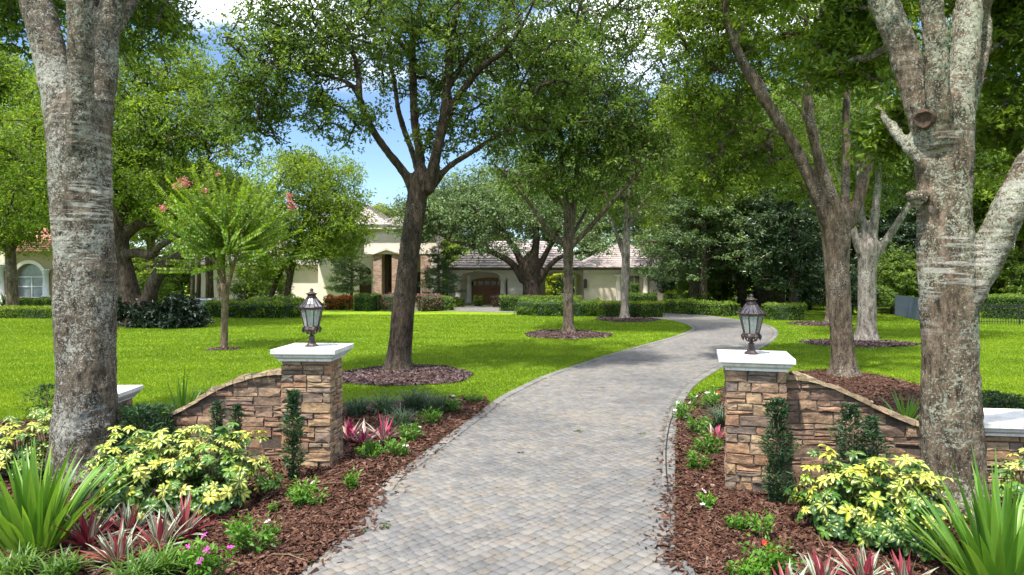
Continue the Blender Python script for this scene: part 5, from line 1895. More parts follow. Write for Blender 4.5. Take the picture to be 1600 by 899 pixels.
def copy_tree(root, label, loc, rotz=0.0, scale=1.0, group=None, leaf=None, name=None):
    r = root.copy()
    if name:
        r.name = name
    COL.objects.link(r)
    r.location = loc
    r.rotation_euler = (0, 0, rotz)
    r.scale = scale if hasattr(scale, '__len__') else (scale,) * 3
    r['label'] = label
    if group:
        r['group'] = group
    for ch in list(root.children):
        c = ch.copy()
        COL.objects.link(c)
        c.parent = r
        if leaf and ch.name.startswith('crown'):
            c.material_slots[0].link = 'OBJECT'
            c.material_slots[0].material = M[leaf]
    return r


PROTO = {
    'oak': proto_tree('oak_tree', 61, 14, 13, 'oak', 330, 95, 0.26, 1.15, 'oak_leaf', 'bark_dark'),
    'oakb': proto_tree('oak_tree', 62, 15, 11, 'oak', 330, 95, 0.25, 1.05, 'oak_leaf_bright', 'bark_mid', 0.5),
    'cedar': proto_tree('cedar_tree', 63, 12, 9, 'cedar', 330, 75, 0.22, 0.8, 'cedar_leaf', 'bark_mid'),
    'magnolia': proto_tree('magnolia_tree', 64, 11, 6.5, 'magnolia', 260, 75, 0.24, 0.7, 'magnolia_leaf', 'bark_dark', 0.42),
    'shrub': proto_tree('understory_tree', 65, 5, 5.5, 'magnolia', 120, 85, 0.20, 0.65, 'oak_leaf_bright', 'bark_dark', 0.5),
}
used = set()


def put(kind, label, px, d, s, rot=0.0, leaf=None, group='trees round the house', dz=0.0, sx=1.0):
    loc = (X(px, d), d, dz)
    sc = (s * sx, s * sx, s)
    if kind not in used:
        used.add(kind)
        r = PROTO[kind]
        r.location = loc
        r.rotation_euler = (0, 0, rot)
        r.scale = sc
        r['label'] = label
        r['group'] = group
        if leaf:
            for ch in r.children:
                if ch.name.startswith('crown'):
                    ch.material_slots[0].link = 'OBJECT'
                    ch.material_slots[0].material = M[leaf]
        return r
    return copy_tree(PROTO[kind], label, loc, rot, sc, group, leaf)


W = 'trees of the wood on the right'
# dense wood on the right
put('cedar', 'blue green layered cedar beside the right end of the house', 1098, 50, 0.98, 0.3, None, W, sx=1.1)
put('cedar', 'cedar with spreading layers behind the right lantern', 1160, 55, 1.10, 2.0, None, W, sx=1.2)
put('cedar', 'tall cedar rising over the right end of the house roof', 1050, 66, 1.25, 4.0, None, W, sx=1.1)
put('magnolia', 'dark glossy magnolia just left of the brown oak trunk', 1240, 46, 0.92, 0.0, None, W, sx=1.15)
put('magnolia', 'dark magnolia filling the gap right of the right lantern', 1205, 52, 1.05, 1.1, None, W, sx=1.1)
put('magnolia', 'dark magnolia against the right end wall of the house', 1052, 57, 0.55, 2.2, None, W)
put('oakb', 'yellow green oak over the bend of the drive', 1130, 60, 1.05, 0.4, None, W)
put('oakb', 'tall yellow green oak left of the brown oak limbs', 1085, 53, 1.18, 1.9, None, W)
put('oakb', 'tall light oak between the brown oak limbs', 1190, 56, 1.30, 3.9, None, W)
put('oak', 'tall oak behind the thick right trunk fork', 1420, 62, 1.5, 4.9, 'oak_leaf_bright', W)
put('oakb', 'bright oak behind the magnolias of the wood', 1215, 64, 1.35, 2.4, None, W)
put('oak', 'dark oak deep in the wood behind the pale oak', 1330, 58, 1.1, 0.9, None, W)
put('oak', 'dark oak behind the blue fence', 1430, 56, 1.05, 2.1, None, W)
put('oakb', 'light green oak behind the black fence at the right edge', 1545, 52, 0.95, 3.5, None, W)
put('oak', 'shadowy oak beyond the right edge hedge', 1640, 58, 1.15, 5.0, None, W)
put('oak', 'oak deep in the wood between the two right lawn oaks', 1270, 74, 1.25, 1.7, None, W)
put('oakb', 'pale oak rising behind the right wing roof', 1010, 80, 1.15, 4.4, 'oak_leaf_blue', W)
put('oak', 'tall dark oak at the back of the wood', 1120, 82, 1.35, 2.9, None, W)
put('oak', 'tall oak at the far back right of the wood', 1460, 78, 1.4, 0.2, None, W)
put('magnolia', 'magnolia beside the blue fence', 1400, 50, 0.85, 3.3, None, W, sx=1.2)
put('magnolia', 'magnolia hidden behind the thick right trunk', 1480, 50, 0.9, 4.3, 'oak_leaf', W, sx=1.2)
put('oak', 'oak far back behind the bend of the drive', 1190, 90, 1.4, 5.3, None, W)
put('oak', 'tall oak at the right edge above the end pillar', 1625, 50, 1.25, 0.7, 'oak_leaf_bright', W, sx=1.1)
put('oakb', 'tall light oak beyond the right edge limb', 1590, 62, 1.4, 1.9, None, W, sx=1.1)
put('oakb', 'oak far back behind the right fences', 1560, 80, 1.3, 2.7, None, W)
for i, (px, d, s, lf, lab) in enumerate((
        (1085, 54, 0.7, 'oak_leaf_bright', 'leafy understory shrub under the blue green cedar'),
        (1125, 57, 0.75, 'oak_leaf', 'leafy understory shrub behind the drive bend hedge'),
        (1180, 60, 0.8, 'oak_leaf_bright', 'sunlit understory shrub seen between the magnolias'),
        (1265, 52, 0.7, 'magnolia_leaf', 'dark understory shrub left of the brown oak trunk'),
        (1330, 46, 0.62, 'magnolia_leaf', 'dark understory shrub between the right lawn oaks'),
        (1395, 47, 0.9, 'oak_leaf', 'understory shrub left of the blue fence'),
        (1440, 48, 0.9, 'oak_leaf_bright', 'understory shrub above the blue fence'),
        (1565, 50, 1.05, 'oak_leaf_bright', 'round light green shrub above the hedge at the right edge'),
        (1620, 48, 1.0, 'oak_leaf', 'shrub at the far right above the hedge'),
        (1230, 70, 1.0, 'oak_leaf', 'understory shrub deep in the wood'),
        (1300, 66, 1.0, 'oak_leaf', 'understory shrub deep behind the half hidden oak'),
        (1370, 64, 1.0, 'oak_leaf', 'understory shrub deep behind the pale oak'),
        (1120, 72, 1.0, 'oak_leaf_bright', 'sunlit shrub far behind the cedars'),
        (1500, 60, 1.0, 'oak_leaf', 'shrub far behind the thick right trunk'))):
    put('shrub', lab, px, d, s, i * 1.3, lf, 'understory of the wood', sx=1.1)
# behind and beside the house
B = 'trees behind the house'
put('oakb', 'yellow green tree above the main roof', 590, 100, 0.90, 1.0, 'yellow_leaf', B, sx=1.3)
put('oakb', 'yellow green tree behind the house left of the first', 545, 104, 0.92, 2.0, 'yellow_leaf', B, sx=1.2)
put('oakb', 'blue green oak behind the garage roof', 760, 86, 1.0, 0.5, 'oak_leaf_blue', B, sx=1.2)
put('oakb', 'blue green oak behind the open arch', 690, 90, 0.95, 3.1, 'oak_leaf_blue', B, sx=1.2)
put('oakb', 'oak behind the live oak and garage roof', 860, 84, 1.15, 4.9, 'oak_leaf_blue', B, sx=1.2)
put('oak', 'oak rising behind the right wing of the house', 930, 88, 1.5, 1.4, None, B)
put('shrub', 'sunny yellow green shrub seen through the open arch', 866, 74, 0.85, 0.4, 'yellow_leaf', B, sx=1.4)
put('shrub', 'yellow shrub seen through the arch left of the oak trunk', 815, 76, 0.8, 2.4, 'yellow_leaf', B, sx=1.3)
put('shrub', 'dark shrub at the right side of the open arch', 903, 72, 0.8, 3.4, 'magnolia_leaf', B, sx=1.1)
for i, (px, d, s) in enumerate(((700, 84, 1.5), (745, 88, 1.6), (795, 82, 1.5), (930, 80, 1.5), (975, 84, 1.6), (1020, 76, 1.5), (655, 86, 1.5))):
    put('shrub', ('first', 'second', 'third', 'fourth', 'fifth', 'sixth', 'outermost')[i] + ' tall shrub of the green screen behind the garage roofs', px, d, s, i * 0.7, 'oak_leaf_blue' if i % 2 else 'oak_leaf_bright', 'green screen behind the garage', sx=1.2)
# left side
Lg = 'trees behind the left lawn'
put('oakb', 'bright green oak in front of the neighbour house roof', 20, 46, 0.80, 0.8, 'oak_leaf_bright', Lg, sx=1.1)
put('oakb', 'bright oak at the far left edge', -50, 50, 1.4, 2.8, None, Lg)
put('oak', 'dark oak behind the neighbour house', 130, 72, 1.15, 3.0, None, Lg)
put('oakb', 'light oak behind the old live oak', 235, 62, 1.0, 1.2, None, Lg)
put('oakb', 'light oak behind the crape myrtle', 345, 58, 0.82, 4.2, None, Lg)
put('oak', 'oak behind the left wing of the house', 400, 78, 0.85, 0.6, None, Lg)
put('oak', 'far oak left of the old live oak', 60, 84, 1.1, 5.6, None, Lg)
put('oak', 'oak far behind the left wing', 300, 90, 1.1, 2.2, None, Lg)
put('shrub', 'shrub under the old live oak at its left', 175, 50, 0.8, 0.3, 'oak_leaf', Lg)
put('shrub', 'sunlit shrub seen under the live oak limbs', 205, 56, 0.9, 1.3, 'oak_leaf_bright', Lg)
put('shrub', 'rounded light green shrub right of the live oak trunk', 248, 40, 0.52, 2.3, 'myrtle_leaf', Lg, sx=1.0)
put('shrub', 'dark shrub behind the crape myrtle trunk', 385, 56, 0.62, 3.9, 'oak_leaf', Lg)
put('shrub', 'dark shrub against the left wing of the house', 425, 57, 0.70, 5.1, 'oak_leaf', Lg)
put('cedar', 'small feathery conifer left of the entrance piers', 549, 58.5, 0.50, 0.9, None, Lg, sx=0.9)
put('cedar', 'small feathery conifer right of the entrance piers', 686, 58.5, 0.46, 2.9, None, Lg, sx=0.9)
for i, (px, d, s) in enumerate(((150, 66, 1.1), (195, 70, 1.2), (240, 68, 1.1), (285, 72, 1.1), (100, 74, 1.2), (40, 70, 1.1), (-20, 66, 1.1), (335, 78, 1.1))):
    put('shrub', ('leftmost', 'second', 'third', 'fourth', 'fifth', 'sixth', 'seventh', 'last')[i] + ' shrub planted in the far screen behind the left lawn', px, d, s, i * 0.9, 'oak_leaf', 'far screen of shrubs behind the left lawn', sx=1.5)
# slim trunks in front of the left wing
mt = MB().tube([(0, 0, -0.1), (0.05, 0, 2), (0.0, 0.1, 4.5), (0.1, 0, 7)], [0.17, 0.14, 0.12, 0.07], 8, True, 0.1)
tm = mt.mesh('trunk')
for i, (px, d, s, ln, lab) in enumerate(((300, 52, 1.1, 0.0, 'leftmost slim trunk before the left wing'), (309, 53, 1.2, 0.02, 'second slim trunk before the left wing'),
                                         (324, 51, 1.0, -0.06, 'leaning slim trunk left of the crape myrtle'), (331, 51.5, 1.2, 0.0, 'thicker slim trunk left of the crape myrtle'),
                                         (385, 52, 0.8, 0.02, 'slim trunk right of the crape myrtle'))):
    r = thing('slim_tree', lab, 'tree', (X(px, d), d, 0), i * 1.1, 'slim trunks before the left wing', s)
    r.rotation_euler = (0, ln, i * 1.1)
    obj('trunk', tm, M['bark_dark'], r)
    rng = np.random.default_rng(300 + i)
    cent = np.array([0, 0, 6.0]) + rng.normal(0, 1, (16, 3)) * np.array([1.2, 1.2, 0.9])
    v, f, a = cluster_leaves(cent, np.full(16, 0.8), 70, 0.22, rng)
    o = obj('crown', mesh_np('crown', v, f, {'v': ('FACE', a)}), M['oak_leaf'], r)
    o['kind'] = 'stuff'
# red leaved tree
rng = np.random.default_rng(77)
r = thing('red_leaf_tree', 'dark red leaved tree behind the oak at the middle right', 'tree', (X(1045, 58), 58, 0))
mb = MB().tube([(0, 0, -.1), (0.2, 0, 4), (-0.1, 0, 8), (0, 0, 12)], [0.25, 0.2, 0.14, 0.05], 8)
obj('trunk', mb.mesh('trunk'), M['bark_dark'], r)
cent = np.array([0, 0, 8.5]) + rng.normal(0, 1, (60, 3)) * np.array([1.1, 1.1, 2.2])
v, f, a = cluster_leaves(cent, np.full(60, 0.8), 70, 0.22, rng)
o = obj('crown', mesh_np('crown', v, f, {'v': ('FACE', a)}), M['red_leaf'], r)
o['kind'] = 'stuff'

# ------------------------------------------------------------------ hedges
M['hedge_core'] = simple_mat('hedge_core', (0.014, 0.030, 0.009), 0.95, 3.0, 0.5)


def hedge(label, path, wid, h, leaf, L=0.09, dens=430, seed=1, round_=0.25, cat='hedge', group='hedges in front of the house', name='hedge', wob=0.06, z0=0.0, v0=0.48, top=0.22, clumpy=0.15):
    """clipped hedge along a plan polyline: dark core under a skin of leaves"""
    rng = np.random.default_rng(seed)
    path = np.array(path, float)
    seg = np.linalg.norm(np.diff(path, axis=0), axis=1)
    s = np.concatenate([[0], np.cumsum(seg)])
    Lt = s[-1]
    base = path.mean(axis=0)
    root = thing(name, label, cat, (base[0], base[1], 0), 0, group)
    # core
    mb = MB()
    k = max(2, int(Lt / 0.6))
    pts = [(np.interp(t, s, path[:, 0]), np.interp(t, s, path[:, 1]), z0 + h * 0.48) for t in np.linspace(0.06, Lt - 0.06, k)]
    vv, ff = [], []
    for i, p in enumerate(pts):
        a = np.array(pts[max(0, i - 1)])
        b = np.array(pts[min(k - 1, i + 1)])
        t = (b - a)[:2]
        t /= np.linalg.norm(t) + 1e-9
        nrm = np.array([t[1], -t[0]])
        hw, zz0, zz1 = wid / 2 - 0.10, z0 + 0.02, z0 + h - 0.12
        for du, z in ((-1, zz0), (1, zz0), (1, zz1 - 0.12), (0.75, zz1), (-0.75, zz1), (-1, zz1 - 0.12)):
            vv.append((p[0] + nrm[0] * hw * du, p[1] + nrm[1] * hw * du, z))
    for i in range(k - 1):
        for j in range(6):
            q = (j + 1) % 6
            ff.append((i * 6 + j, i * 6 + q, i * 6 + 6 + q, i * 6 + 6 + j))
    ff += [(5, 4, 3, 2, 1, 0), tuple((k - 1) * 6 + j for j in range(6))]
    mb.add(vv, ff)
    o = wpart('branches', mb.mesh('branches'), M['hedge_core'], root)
    area = Lt * (2 * h + wid) + 2 * wid * h
    n = int(area * dens)
    # surface points: choose side / top / ends
    u = rng.random(n) * (2 * h + wid)
    t = rng.random(n) * (Lt + wid) - wid / 2
    x = np.interp(t, s, path[:, 0])
    y = np.interp(t, s, path[:, 1])
    tx = np.interp(t + 0.1, s, path[:, 0]) - np.interp(t - 0.1, s, path[:, 0])
    ty = np.interp(t + 0.1, s, path[:, 1]) - np.interp(t - 0.1, s, path[:, 1])
    q = np.hypot(tx, ty) + 1e-9
    tx, ty = tx / q, ty / q
    over = np.where(t < 0, t, np.where(t > Lt, t - Lt, 0))
    nx, ny = ty, -tx
    a = np.where(u < h, -1.0, np.where(u < h + wid, (u - h) / wid * 2 - 1, 1.0))
    z = np.where(u < h, u, np.where(u < h + wid, h, 2 * h + wid - u))
    shrink = np.sqrt(np.clip(1 - (over / (wid / 2)) ** 2, 0.05, 1))
    lump = np.array([mnoise.noise(Vector((px_ * 1.6, py_ * 1.6, pz_ * 1.6))) for px_, py_, pz_ in zip(x + nx * a, y + ny * a, z)]) * wob * 2
    # rounded shoulders
    zr = z - round_ * np.clip(np.abs(a) - 0.55, 0, 1) * (z > h * 0.5)
    ar = a * (1 - 0.25 * round_ * np.clip(z / h - 0.6, 0, 1)) * shrink
    hw = wid / 2 + lump
    c = np.stack([x + nx * ar * hw + tx * over, y + ny * ar * hw + ty * over, z0 + zr + lump * (z >= h - 1e-6) - (1 - shrink) * 0.25 * h * (z > 0.5 * h)], 1)
    depth = np.abs(rng.normal(0, 0.055, n))
    inward = np.stack([-nx * np.sign(a) * (z < h - 1e-6), -ny * np.sign(a) * (z < h - 1e-6), -1.0 * (z >= h - 1e-6)], 1)
    c += inward * depth[:, None] + rng.normal(0, 0.02, (n, 3))
    ax = -inward * 0.9 + rng.normal(0, 0.7, (n, 3)) + np.array([0, 0, 0.25])
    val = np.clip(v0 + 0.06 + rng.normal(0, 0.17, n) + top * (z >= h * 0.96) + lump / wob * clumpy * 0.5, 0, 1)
    Ls = L * rng.uniform(0.7, 1.3, n)
    v, f = leaves_vf(c, ax, Ls, Ls * 0.5, rng)
    o = wpart('foliage', mesh_np('foliage', v, f, {'v': ('FACE', np.repeat(val, 2))}), M[leaf], root)
    o['kind'] = 'stuff'
    return root


def xd(px, d):
    return (X(px, d), d)


hedge('loose rounded green hedge right of the middle lawn oak ring', [xd(816, 46.5), xd(850, 45.2), xd(900, 44.9), xd(935, 45.0)], 1.5, 1.05, 'hedge_leaf', 0.10, 420, 1, 0.5, wob=0.12)
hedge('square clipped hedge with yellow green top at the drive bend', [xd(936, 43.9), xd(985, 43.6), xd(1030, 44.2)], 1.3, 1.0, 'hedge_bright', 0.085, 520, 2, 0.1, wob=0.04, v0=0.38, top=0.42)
hedge('dark clipped box hedge by the paved court', [xd(784, 51), xd(840, 50.5), xd(905, 50.5)], 1.5, 1.12, 'hedge_leaf', 0.10, 380, 3, 0.12, wob=0.05, v0=0.36)
hedge('low reddish hedge round the foot of the live oak', [xd(776, 57), xd(800, 55), xd(850, 54), xd(905, 54.5)], 1.1, 1.0, 'loropetalum_leaf', 0.11, 300, 4, 0.3)
hedge('green mound shrub before the left entrance pier', [xd(563, 51.5), xd(590, 51)], 2.0, 1.25, 'hedge_leaf', 0.11, 340, 5, 0.6, 'shrub', wob=0.1, v0=0.36)
hedge('pinkish brown mound shrub before the middle entrance pier', [xd(607, 51), xd(632, 50.5)], 2.0, 1.28, 'loropetalum_leaf', 0.11, 340, 6, 0.6, 'shrub', wob=0.1)
hedge('pinkish brown mound shrub right of the lawn oak trunk', [xd(655, 50.5), xd(684, 51)], 2.0, 1.22, 'loropetalum_leaf', 0.11, 340, 7, 0.6, 'shrub', wob=0.1)
hedge('green mound shrub at the right end of the entrance bed', [xd(688, 51.5), xd(702, 52)], 1.6, 1.05, 'hedge_leaf', 0.11, 340, 8, 0.6, 'shrub', wob=0.1)
hedge('orange and yellow croton shrubs left of the entrance', [xd(512, 53), xd(548, 52.5)], 1.3, 0.95, 'croton_leaf', 0.15, 240, 9, 0.4, 'shrub', wob=0.14)
hedge('yellow green croton row behind the crape myrtle', [xd(330, 44.5), xd(380, 43.5), xd(430, 43), xd(468, 43.5)], 1.3, 1.0, 'hedge_bright', 0.16, 200, 10, 0.5, wob=0.16, v0=0.36, top=0.25)
hedge('dark leafy shrubs along the foot of the left wing', [xd(395, 47), xd(470, 46)], 1.5, 1.15, 'hedge_leaf', 0.14, 220, 11, 0.5, 'shrub', wob=0.16, v0=0.34)
hedge('low clipped yellow green hedge before the neighbour house', [xd(8, 43), xd(40, 42.8), xd(92, 42.5)], 1.1, 0.75, 'hedge_bright', 0.09, 420, 12, 0.2)
hedge('low hedge under the arched window of the neighbour house', [xd(10, 52), xd(90, 52)], 1.2, 0.95, 'hedge_leaf', 0.12, 260, 13, 0.3)
hedge('low green hedge at the outside of the drive bend', [xd(1042, 48.5), xd(1090, 46.5), xd(1146, 44.5)], 1.3, 0.95, 'hedge_leaf', 0.11, 380, 14, 0.35, wob=0.1, v0=0.55)
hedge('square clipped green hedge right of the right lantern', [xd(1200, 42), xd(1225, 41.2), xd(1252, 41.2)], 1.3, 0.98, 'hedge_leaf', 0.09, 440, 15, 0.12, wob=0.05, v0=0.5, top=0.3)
hedge('bright rounded shrub at the left of the wood edge', [xd(1040, 51), xd(1056, 51)], 1.4, 1.35, 'hedge_bright', 0.13, 300, 16, 0.6, 'shrub', wob=0.15)
hedge('bright rounded shrub at the middle of the wood edge', [xd(1090, 50.5), xd(1104, 50)], 1.3, 1.35, 'hedge_bright', 0.13, 300, 17, 0.6, 'shrub', wob=0.15)
hedge('green hedge below the right wing window', [xd(982, 55), xd(1025, 54.5)], 1.3, 1.2, 'hedge_leaf', 0.12, 280, 18, 0.4, v0=0.4)
hedge('small green bush in the niche of the right wing', [xd(985, 57.6), xd(997, 57.6)], 1.0, 1.9, 'hedge_leaf', 0.13, 260, 19, 0.6, 'shrub', wob=0.15, v0=0.45)
hedge('yellow green low shrub at the foot of the porch columns', [xd(706, 57), xd(724, 57)], 1.0, 0.75, 'hedge_bright', 0.12, 300, 20, 0.5, 'shrub', wob=0.12)
hedge('small yellow shrub before the garage door', [xd(742, 58), xd(752, 58)], 0.9, 0.8, 'hedge_bright', 0.12, 300, 21, 0.5, 'shrub', wob=0.12)
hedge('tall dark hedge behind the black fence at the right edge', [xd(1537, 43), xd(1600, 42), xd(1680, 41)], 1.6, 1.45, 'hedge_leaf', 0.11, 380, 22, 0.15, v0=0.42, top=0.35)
hedge('dark climbing shrub on the right end wall of the house', [xd(1040, 58), xd(1052, 58)], 0.9, 2.4, 'magnolia_leaf', 0.18, 120, 25, 0.5, 'shrub', wob=0.3)



def bush(label, px, d, r, h, n, per, L, leaf, seed, wr=0.32, v0=0.5, group='loose shrubs round the lawns'):
    # loose shrub: leafy sprays over a rounded heap of stems
    rng = np.random.default_rng(seed)
    root = thing('shrub', label, 'shrub', (X(px, d), d, 0), 0, group)
    u = rng.normal(0, 1, (n, 3))
    u[:, 2] = np.abs(u[:, 2])
    u /= np.linalg.norm(u, axis=1, keepdims=True)
    k = rng.uniform(0.55, 1.05, (n, 1)) * (1 + 0.18 * np.sin(3 * np.arctan2(u[:, 1:2], u[:, 0:1]) + seed))
    c = u * k * np.array([r, r * 0.8, h * 0.88]) + np.array([0, 0, 0.08])
    st = MB()
    for q in c[::3]:
        st.tube([(q[0] * .15, q[1] * .15, -0.03), tuple(q * np.array([.6, .6, .65])), tuple(q)], [0.02, 0.014, 0.006], 4)
    obj('stems', st.mesh('stems'), M['twig'], root)
    v, f, a = cluster_leaves(c, np.full(n, 0.34) * rng.uniform(.7, 1.3, n), per, L, rng, 0.7, wr, 0.3, v0)
    o = obj('foliage', mesh_np('foliage', v, f, {'v': ('FACE', a)}), M[leaf], root)
    o['kind'] = 'stuff'
    return root


bush('dark purple leaved shrub left of the live oak foot', 200, 36.5, 0.95, 1.35, 70, 26, 0.30, 'dark_shrub', 91)
bush('dark purple leaved shrub at the middle of the live oak foot', 236, 35.4, 0.95, 1.2, 70, 26, 0.30, 'dark_shrub', 92)
bush('tall dark glossy shrub right of the live oak foot', 276, 35.4, 1.05, 1.85, 100, 28, 0.30, 'dark_shrub', 93)
bush('low dark shrub at the right tip of the live oak bed', 306, 35.6, 0.6, 1.0, 45, 24, 0.28, 'dark_shrub', 94)
bush('yellow green shrub glowing under the dark live oak shrubs', 238, 38, 0.6, 1.6, 40, 40, 0.18, 'myrtle_leaf', 95)

# ------------------------------------------------------------------ fences and garden equipment
M['blue_board'] = simple_mat('blue_grey_board', (0.085, 0.115, 0.17), 0.75, 3.0, 0.2)
M['black_metal'] = simple_mat('black_metal', (0.012, 0.012, 0.014), 0.45, 8.0, 0.2, 0.0, 0.5)
p0, p1 = np.array(xd(1398, 45)), np.array(xd(1480, 36))
fr = thing('board_fence', 'blue grey board fence right of the pale oak', 'fence', (p0[0], p0[1], 0))
L = np.linalg.norm(p1 - p0)
ang_ = math.atan2(p1[1] - p0[1], p1[0] - p0[0])
fr.rotation_euler = (0, 0, ang_)
bd = MB().box(0.012, 0.208, -0.012, 0.012, 0.06, 1.35).mesh('board')
for i in range(int(L / 0.22)):
    obj('board', bd, M['blue_board'], fr, (i * 0.22, 0, 0.0 if i % 2 else 0.01))
obj('rail', MB().box(0, L, 0.014, 0.06, 0.25, 0.33).mesh('rail'), M['blue_board'], fr)
obj('rail', MB().box(0, L, 0.014, 0.06, 1.1, 1.18).mesh('rail'), M['blue_board'], fr)
p0, p1 = np.array(xd(1500, 38.0)), np.array(xd(1690, 36.5))
fr = thing('metal_fence', 'low black metal picket fence at the right edge of the lawn', 'fence', (p0[0], p0[1], 0))
L = np.linalg.norm(p1 - p0)
fr.rotation_euler = (0, 0, math.atan2(p1[1] - p0[1], p1[0] - p0[0]))
pk = MB().box(-0.011, 0.011, -0.011, 0.011, 0.03, 1.12).mesh('picket')
ps = MB().box(-0.035, 0.035, -0.035, 0.035, 0.0, 1.22).mesh('post')
for i in range(int(L / 0.13)):
    if i % 15 == 7:
        obj('post', ps, M['black_metal'], fr, (i * 0.13, 0, 0))
    else:
        obj('picket', pk, M['black_metal'], fr, (i * 0.13, 0, 0))
for z in (0.14, 0.95, 1.08):
    obj('rail', MB().box(0, L, -0.016, 0.016, z, z + 0.032).mesh('rail'), M['black_metal'], fr)
M['ac_metal'] = simple_mat('ac_metal', (0.24, 0.28, 0.36), 0.6, 4.0, 0.15)
for i, (px, lab) in enumerate(((317, 'left grey air conditioner unit beside the left wing'), (337, 'right darker air conditioner unit beside the left wing'))):
    d = 48.5
    r = thing('air_conditioner', lab, 'air conditioner', (X(px, d), d, 0), 0, 'air conditioners beside the left wing')
    b = MB().box(-0.42, 0.42, -0.42, 0.42, 0.08, 1.0)
    obj('casing', b.mesh('casing'), M['ac_metal'], r)
    g_ = MB()
    for k in range(9):
        g_.box(-0.40, 0.40, -0.435, -0.425, 0.16 + k * 0.09, 0.20 + k * 0.09)
    obj('grille', g_.mesh('grille'), M['black_metal'], r)['kind'] = 'stuff'
    obj('fan_guard', MB().lathe([(0.34, 1.002), (0.34, 1.04), (0.30, 1.05), (0.05, 1.06)], 16).mesh('fan_guard'), M['black_metal'], r)
    obj('pad', MB().box(-0.5, 0.5, -0.5, 0.5, 0, 0.08).mesh('pad'), M['cap'], r)

# ------------------------------------------------------------------ garden plants
def strap_mat(name, stops, transl=0.3):
    m, nt = new_mat(name)
    v = node(nt, 'ShaderNodeAttribute', attribute_name='v').outputs['Fac']
    ac = node(nt, 'ShaderNodeAttribute', attribute_name='ac').outputs['Fac']
    oi = node(nt, 'ShaderNodeObjectInfo').outputs['Random']
    pos = node(nt, 'ShaderNodeTexCoord').outputs['Object']
    n = node(nt, 'ShaderNodeTexNoise', {'Vector': pos, 'Scale': 9.0, 'Detail': 3.0}).outputs[0]
    f = math_n(nt, 'ADD', math_n(nt, 'MULTIPLY_ADD', oi, 0.45, -0.2), v)
    f = math_n(nt, 'MULTIPLY_ADD', n, 0.25, math_n(nt, 'SUBTRACT', f, 0.12))
    f = math_n(nt, 'MULTIPLY_ADD', ac, 0.12, f, clamp=True)
    c = ramp(nt, f, stops)
    p = principled(nt, c, 0.38, spec=0.4)
    t = node(nt, 'ShaderNodeBsdfTranslucent', {0: mixc(nt, 1.0, c, (1.3, 1.25, 0.5), 'MULTIPLY')})
    finish(nt, node(nt, 'ShaderNodeMixShader', {0: transl, 1: p, 2: t.outputs[0]}).outputs[0])
    return m


def variegated_mat():
    m, nt = new_mat('variegated_leaf')
    ac = node(nt, 'ShaderNodeAttribute', attribute_name='ac').outputs['Fac']
    v = node(nt, 'ShaderNodeAttribute', attribute_name='v').outputs['Fac']
    oi = node(nt, 'ShaderNodeObjectInfo').outputs['Random']
    pos = node(nt, 'ShaderNodeTexCoord').outputs['Object']
    n = node(nt, 'ShaderNodeTexNoise', {'Vector': pos, 'Scale': 22.0, 'Detail': 3.0}).outputs[0]
    # v: 1 = mostly cream, 0 = mostly green
    f = math_n(nt, 'MULTIPLY_ADD', n, 0.9, math_n(nt, 'SUBTRACT', v, ac))
    yel = ramp(nt, f, [(0.28, 0.0), (0.46, 1.0)])
    cy_ = ramp(nt, oi, [(0.0, (0.42, 0.43, 0.06)), (0.5, (0.55, 0.52, 0.13)), (1.0, (0.52, 0.44, 0.04))])
    cg = ramp(nt, oi, [(0.0, (0.030, 0.080, 0.018)), (0.6, (0.060, 0.145, 0.024)), (1.0, (0.12, 0.23, 0.03))])
    c = mixc(nt, yel, cg, cy_)
    p = principled(nt, c, 0.35, spec=0.4)
    t = node(nt, 'ShaderNodeBsdfTranslucent', {0: c})
    finish(nt, node(nt, 'ShaderNodeMixShader', {0: 0.25, 1: p, 2: t.outputs[0]}).outputs[0])
    return m


def tricolor_mat(name, light, magenta):
    m, nt = new_mat(name)
    ac = node(nt, 'ShaderNodeAttribute', attribute_name='ac').outputs['Fac']
    v = node(nt, 'ShaderNodeAttribute', attribute_name='v').outputs['Fac']
    geo = node(nt, 'ShaderNodeNewGeometry')
    oi = node(nt, 'ShaderNodeObjectInfo').outputs['Random']
    s = math_n(nt, 'SINE', math_n(nt, 'MULTIPLY_ADD', ac, 7.0, math_n(nt, 'MULTIPLY', oi, 6.0)))
    st = ramp(nt, math_n(nt, 'MULTIPLY_ADD', s, 0.5, 0.5), [(0.35, 0.0), (0.6, 1.0)])
    topc = mixc(nt, st, (0.06, 0.12, 0.05), light)
    pk = ramp(nt, oi, [(0.48, 0.0), (0.58, 0.95)])
    topc = mixc(nt, math_n(nt, 'MULTIPLY', pk, 0.95), topc, magenta)
    c = mixc(nt, math_n(nt, 'MULTIPLY', geo.outputs['Backfacing'], 0.35), topc, magenta)
    p = principled(nt, c, 0.4, spec=0.4)
    t = node(nt, 'ShaderNodeBsdfTranslucent', {0: c})
    finish(nt, node(nt, 'ShaderNodeMixShader', {0: 0.2, 1: p, 2: t.outputs[0]}).outputs[0])
    return m


M['strap_big'] = strap_mat('strap_leaf', [(0.0, (0.036, 0.100, 0.014)), (0.5, (0.092, 0.215, 0.024)), (1.0, (0.20, 0.34, 0.05))])
M['variegated'] = variegated_mat()
M['tricolor'] = tricolor_mat('tricolor_leaf', (0.46, 0.46, 0.36), (0.22, 0.008, 0.032))
M['tricolor_pink'] = tricolor_mat('tricolor_pink', (0.60, 0.42, 0.40), (0.40, 0.02, 0.10))


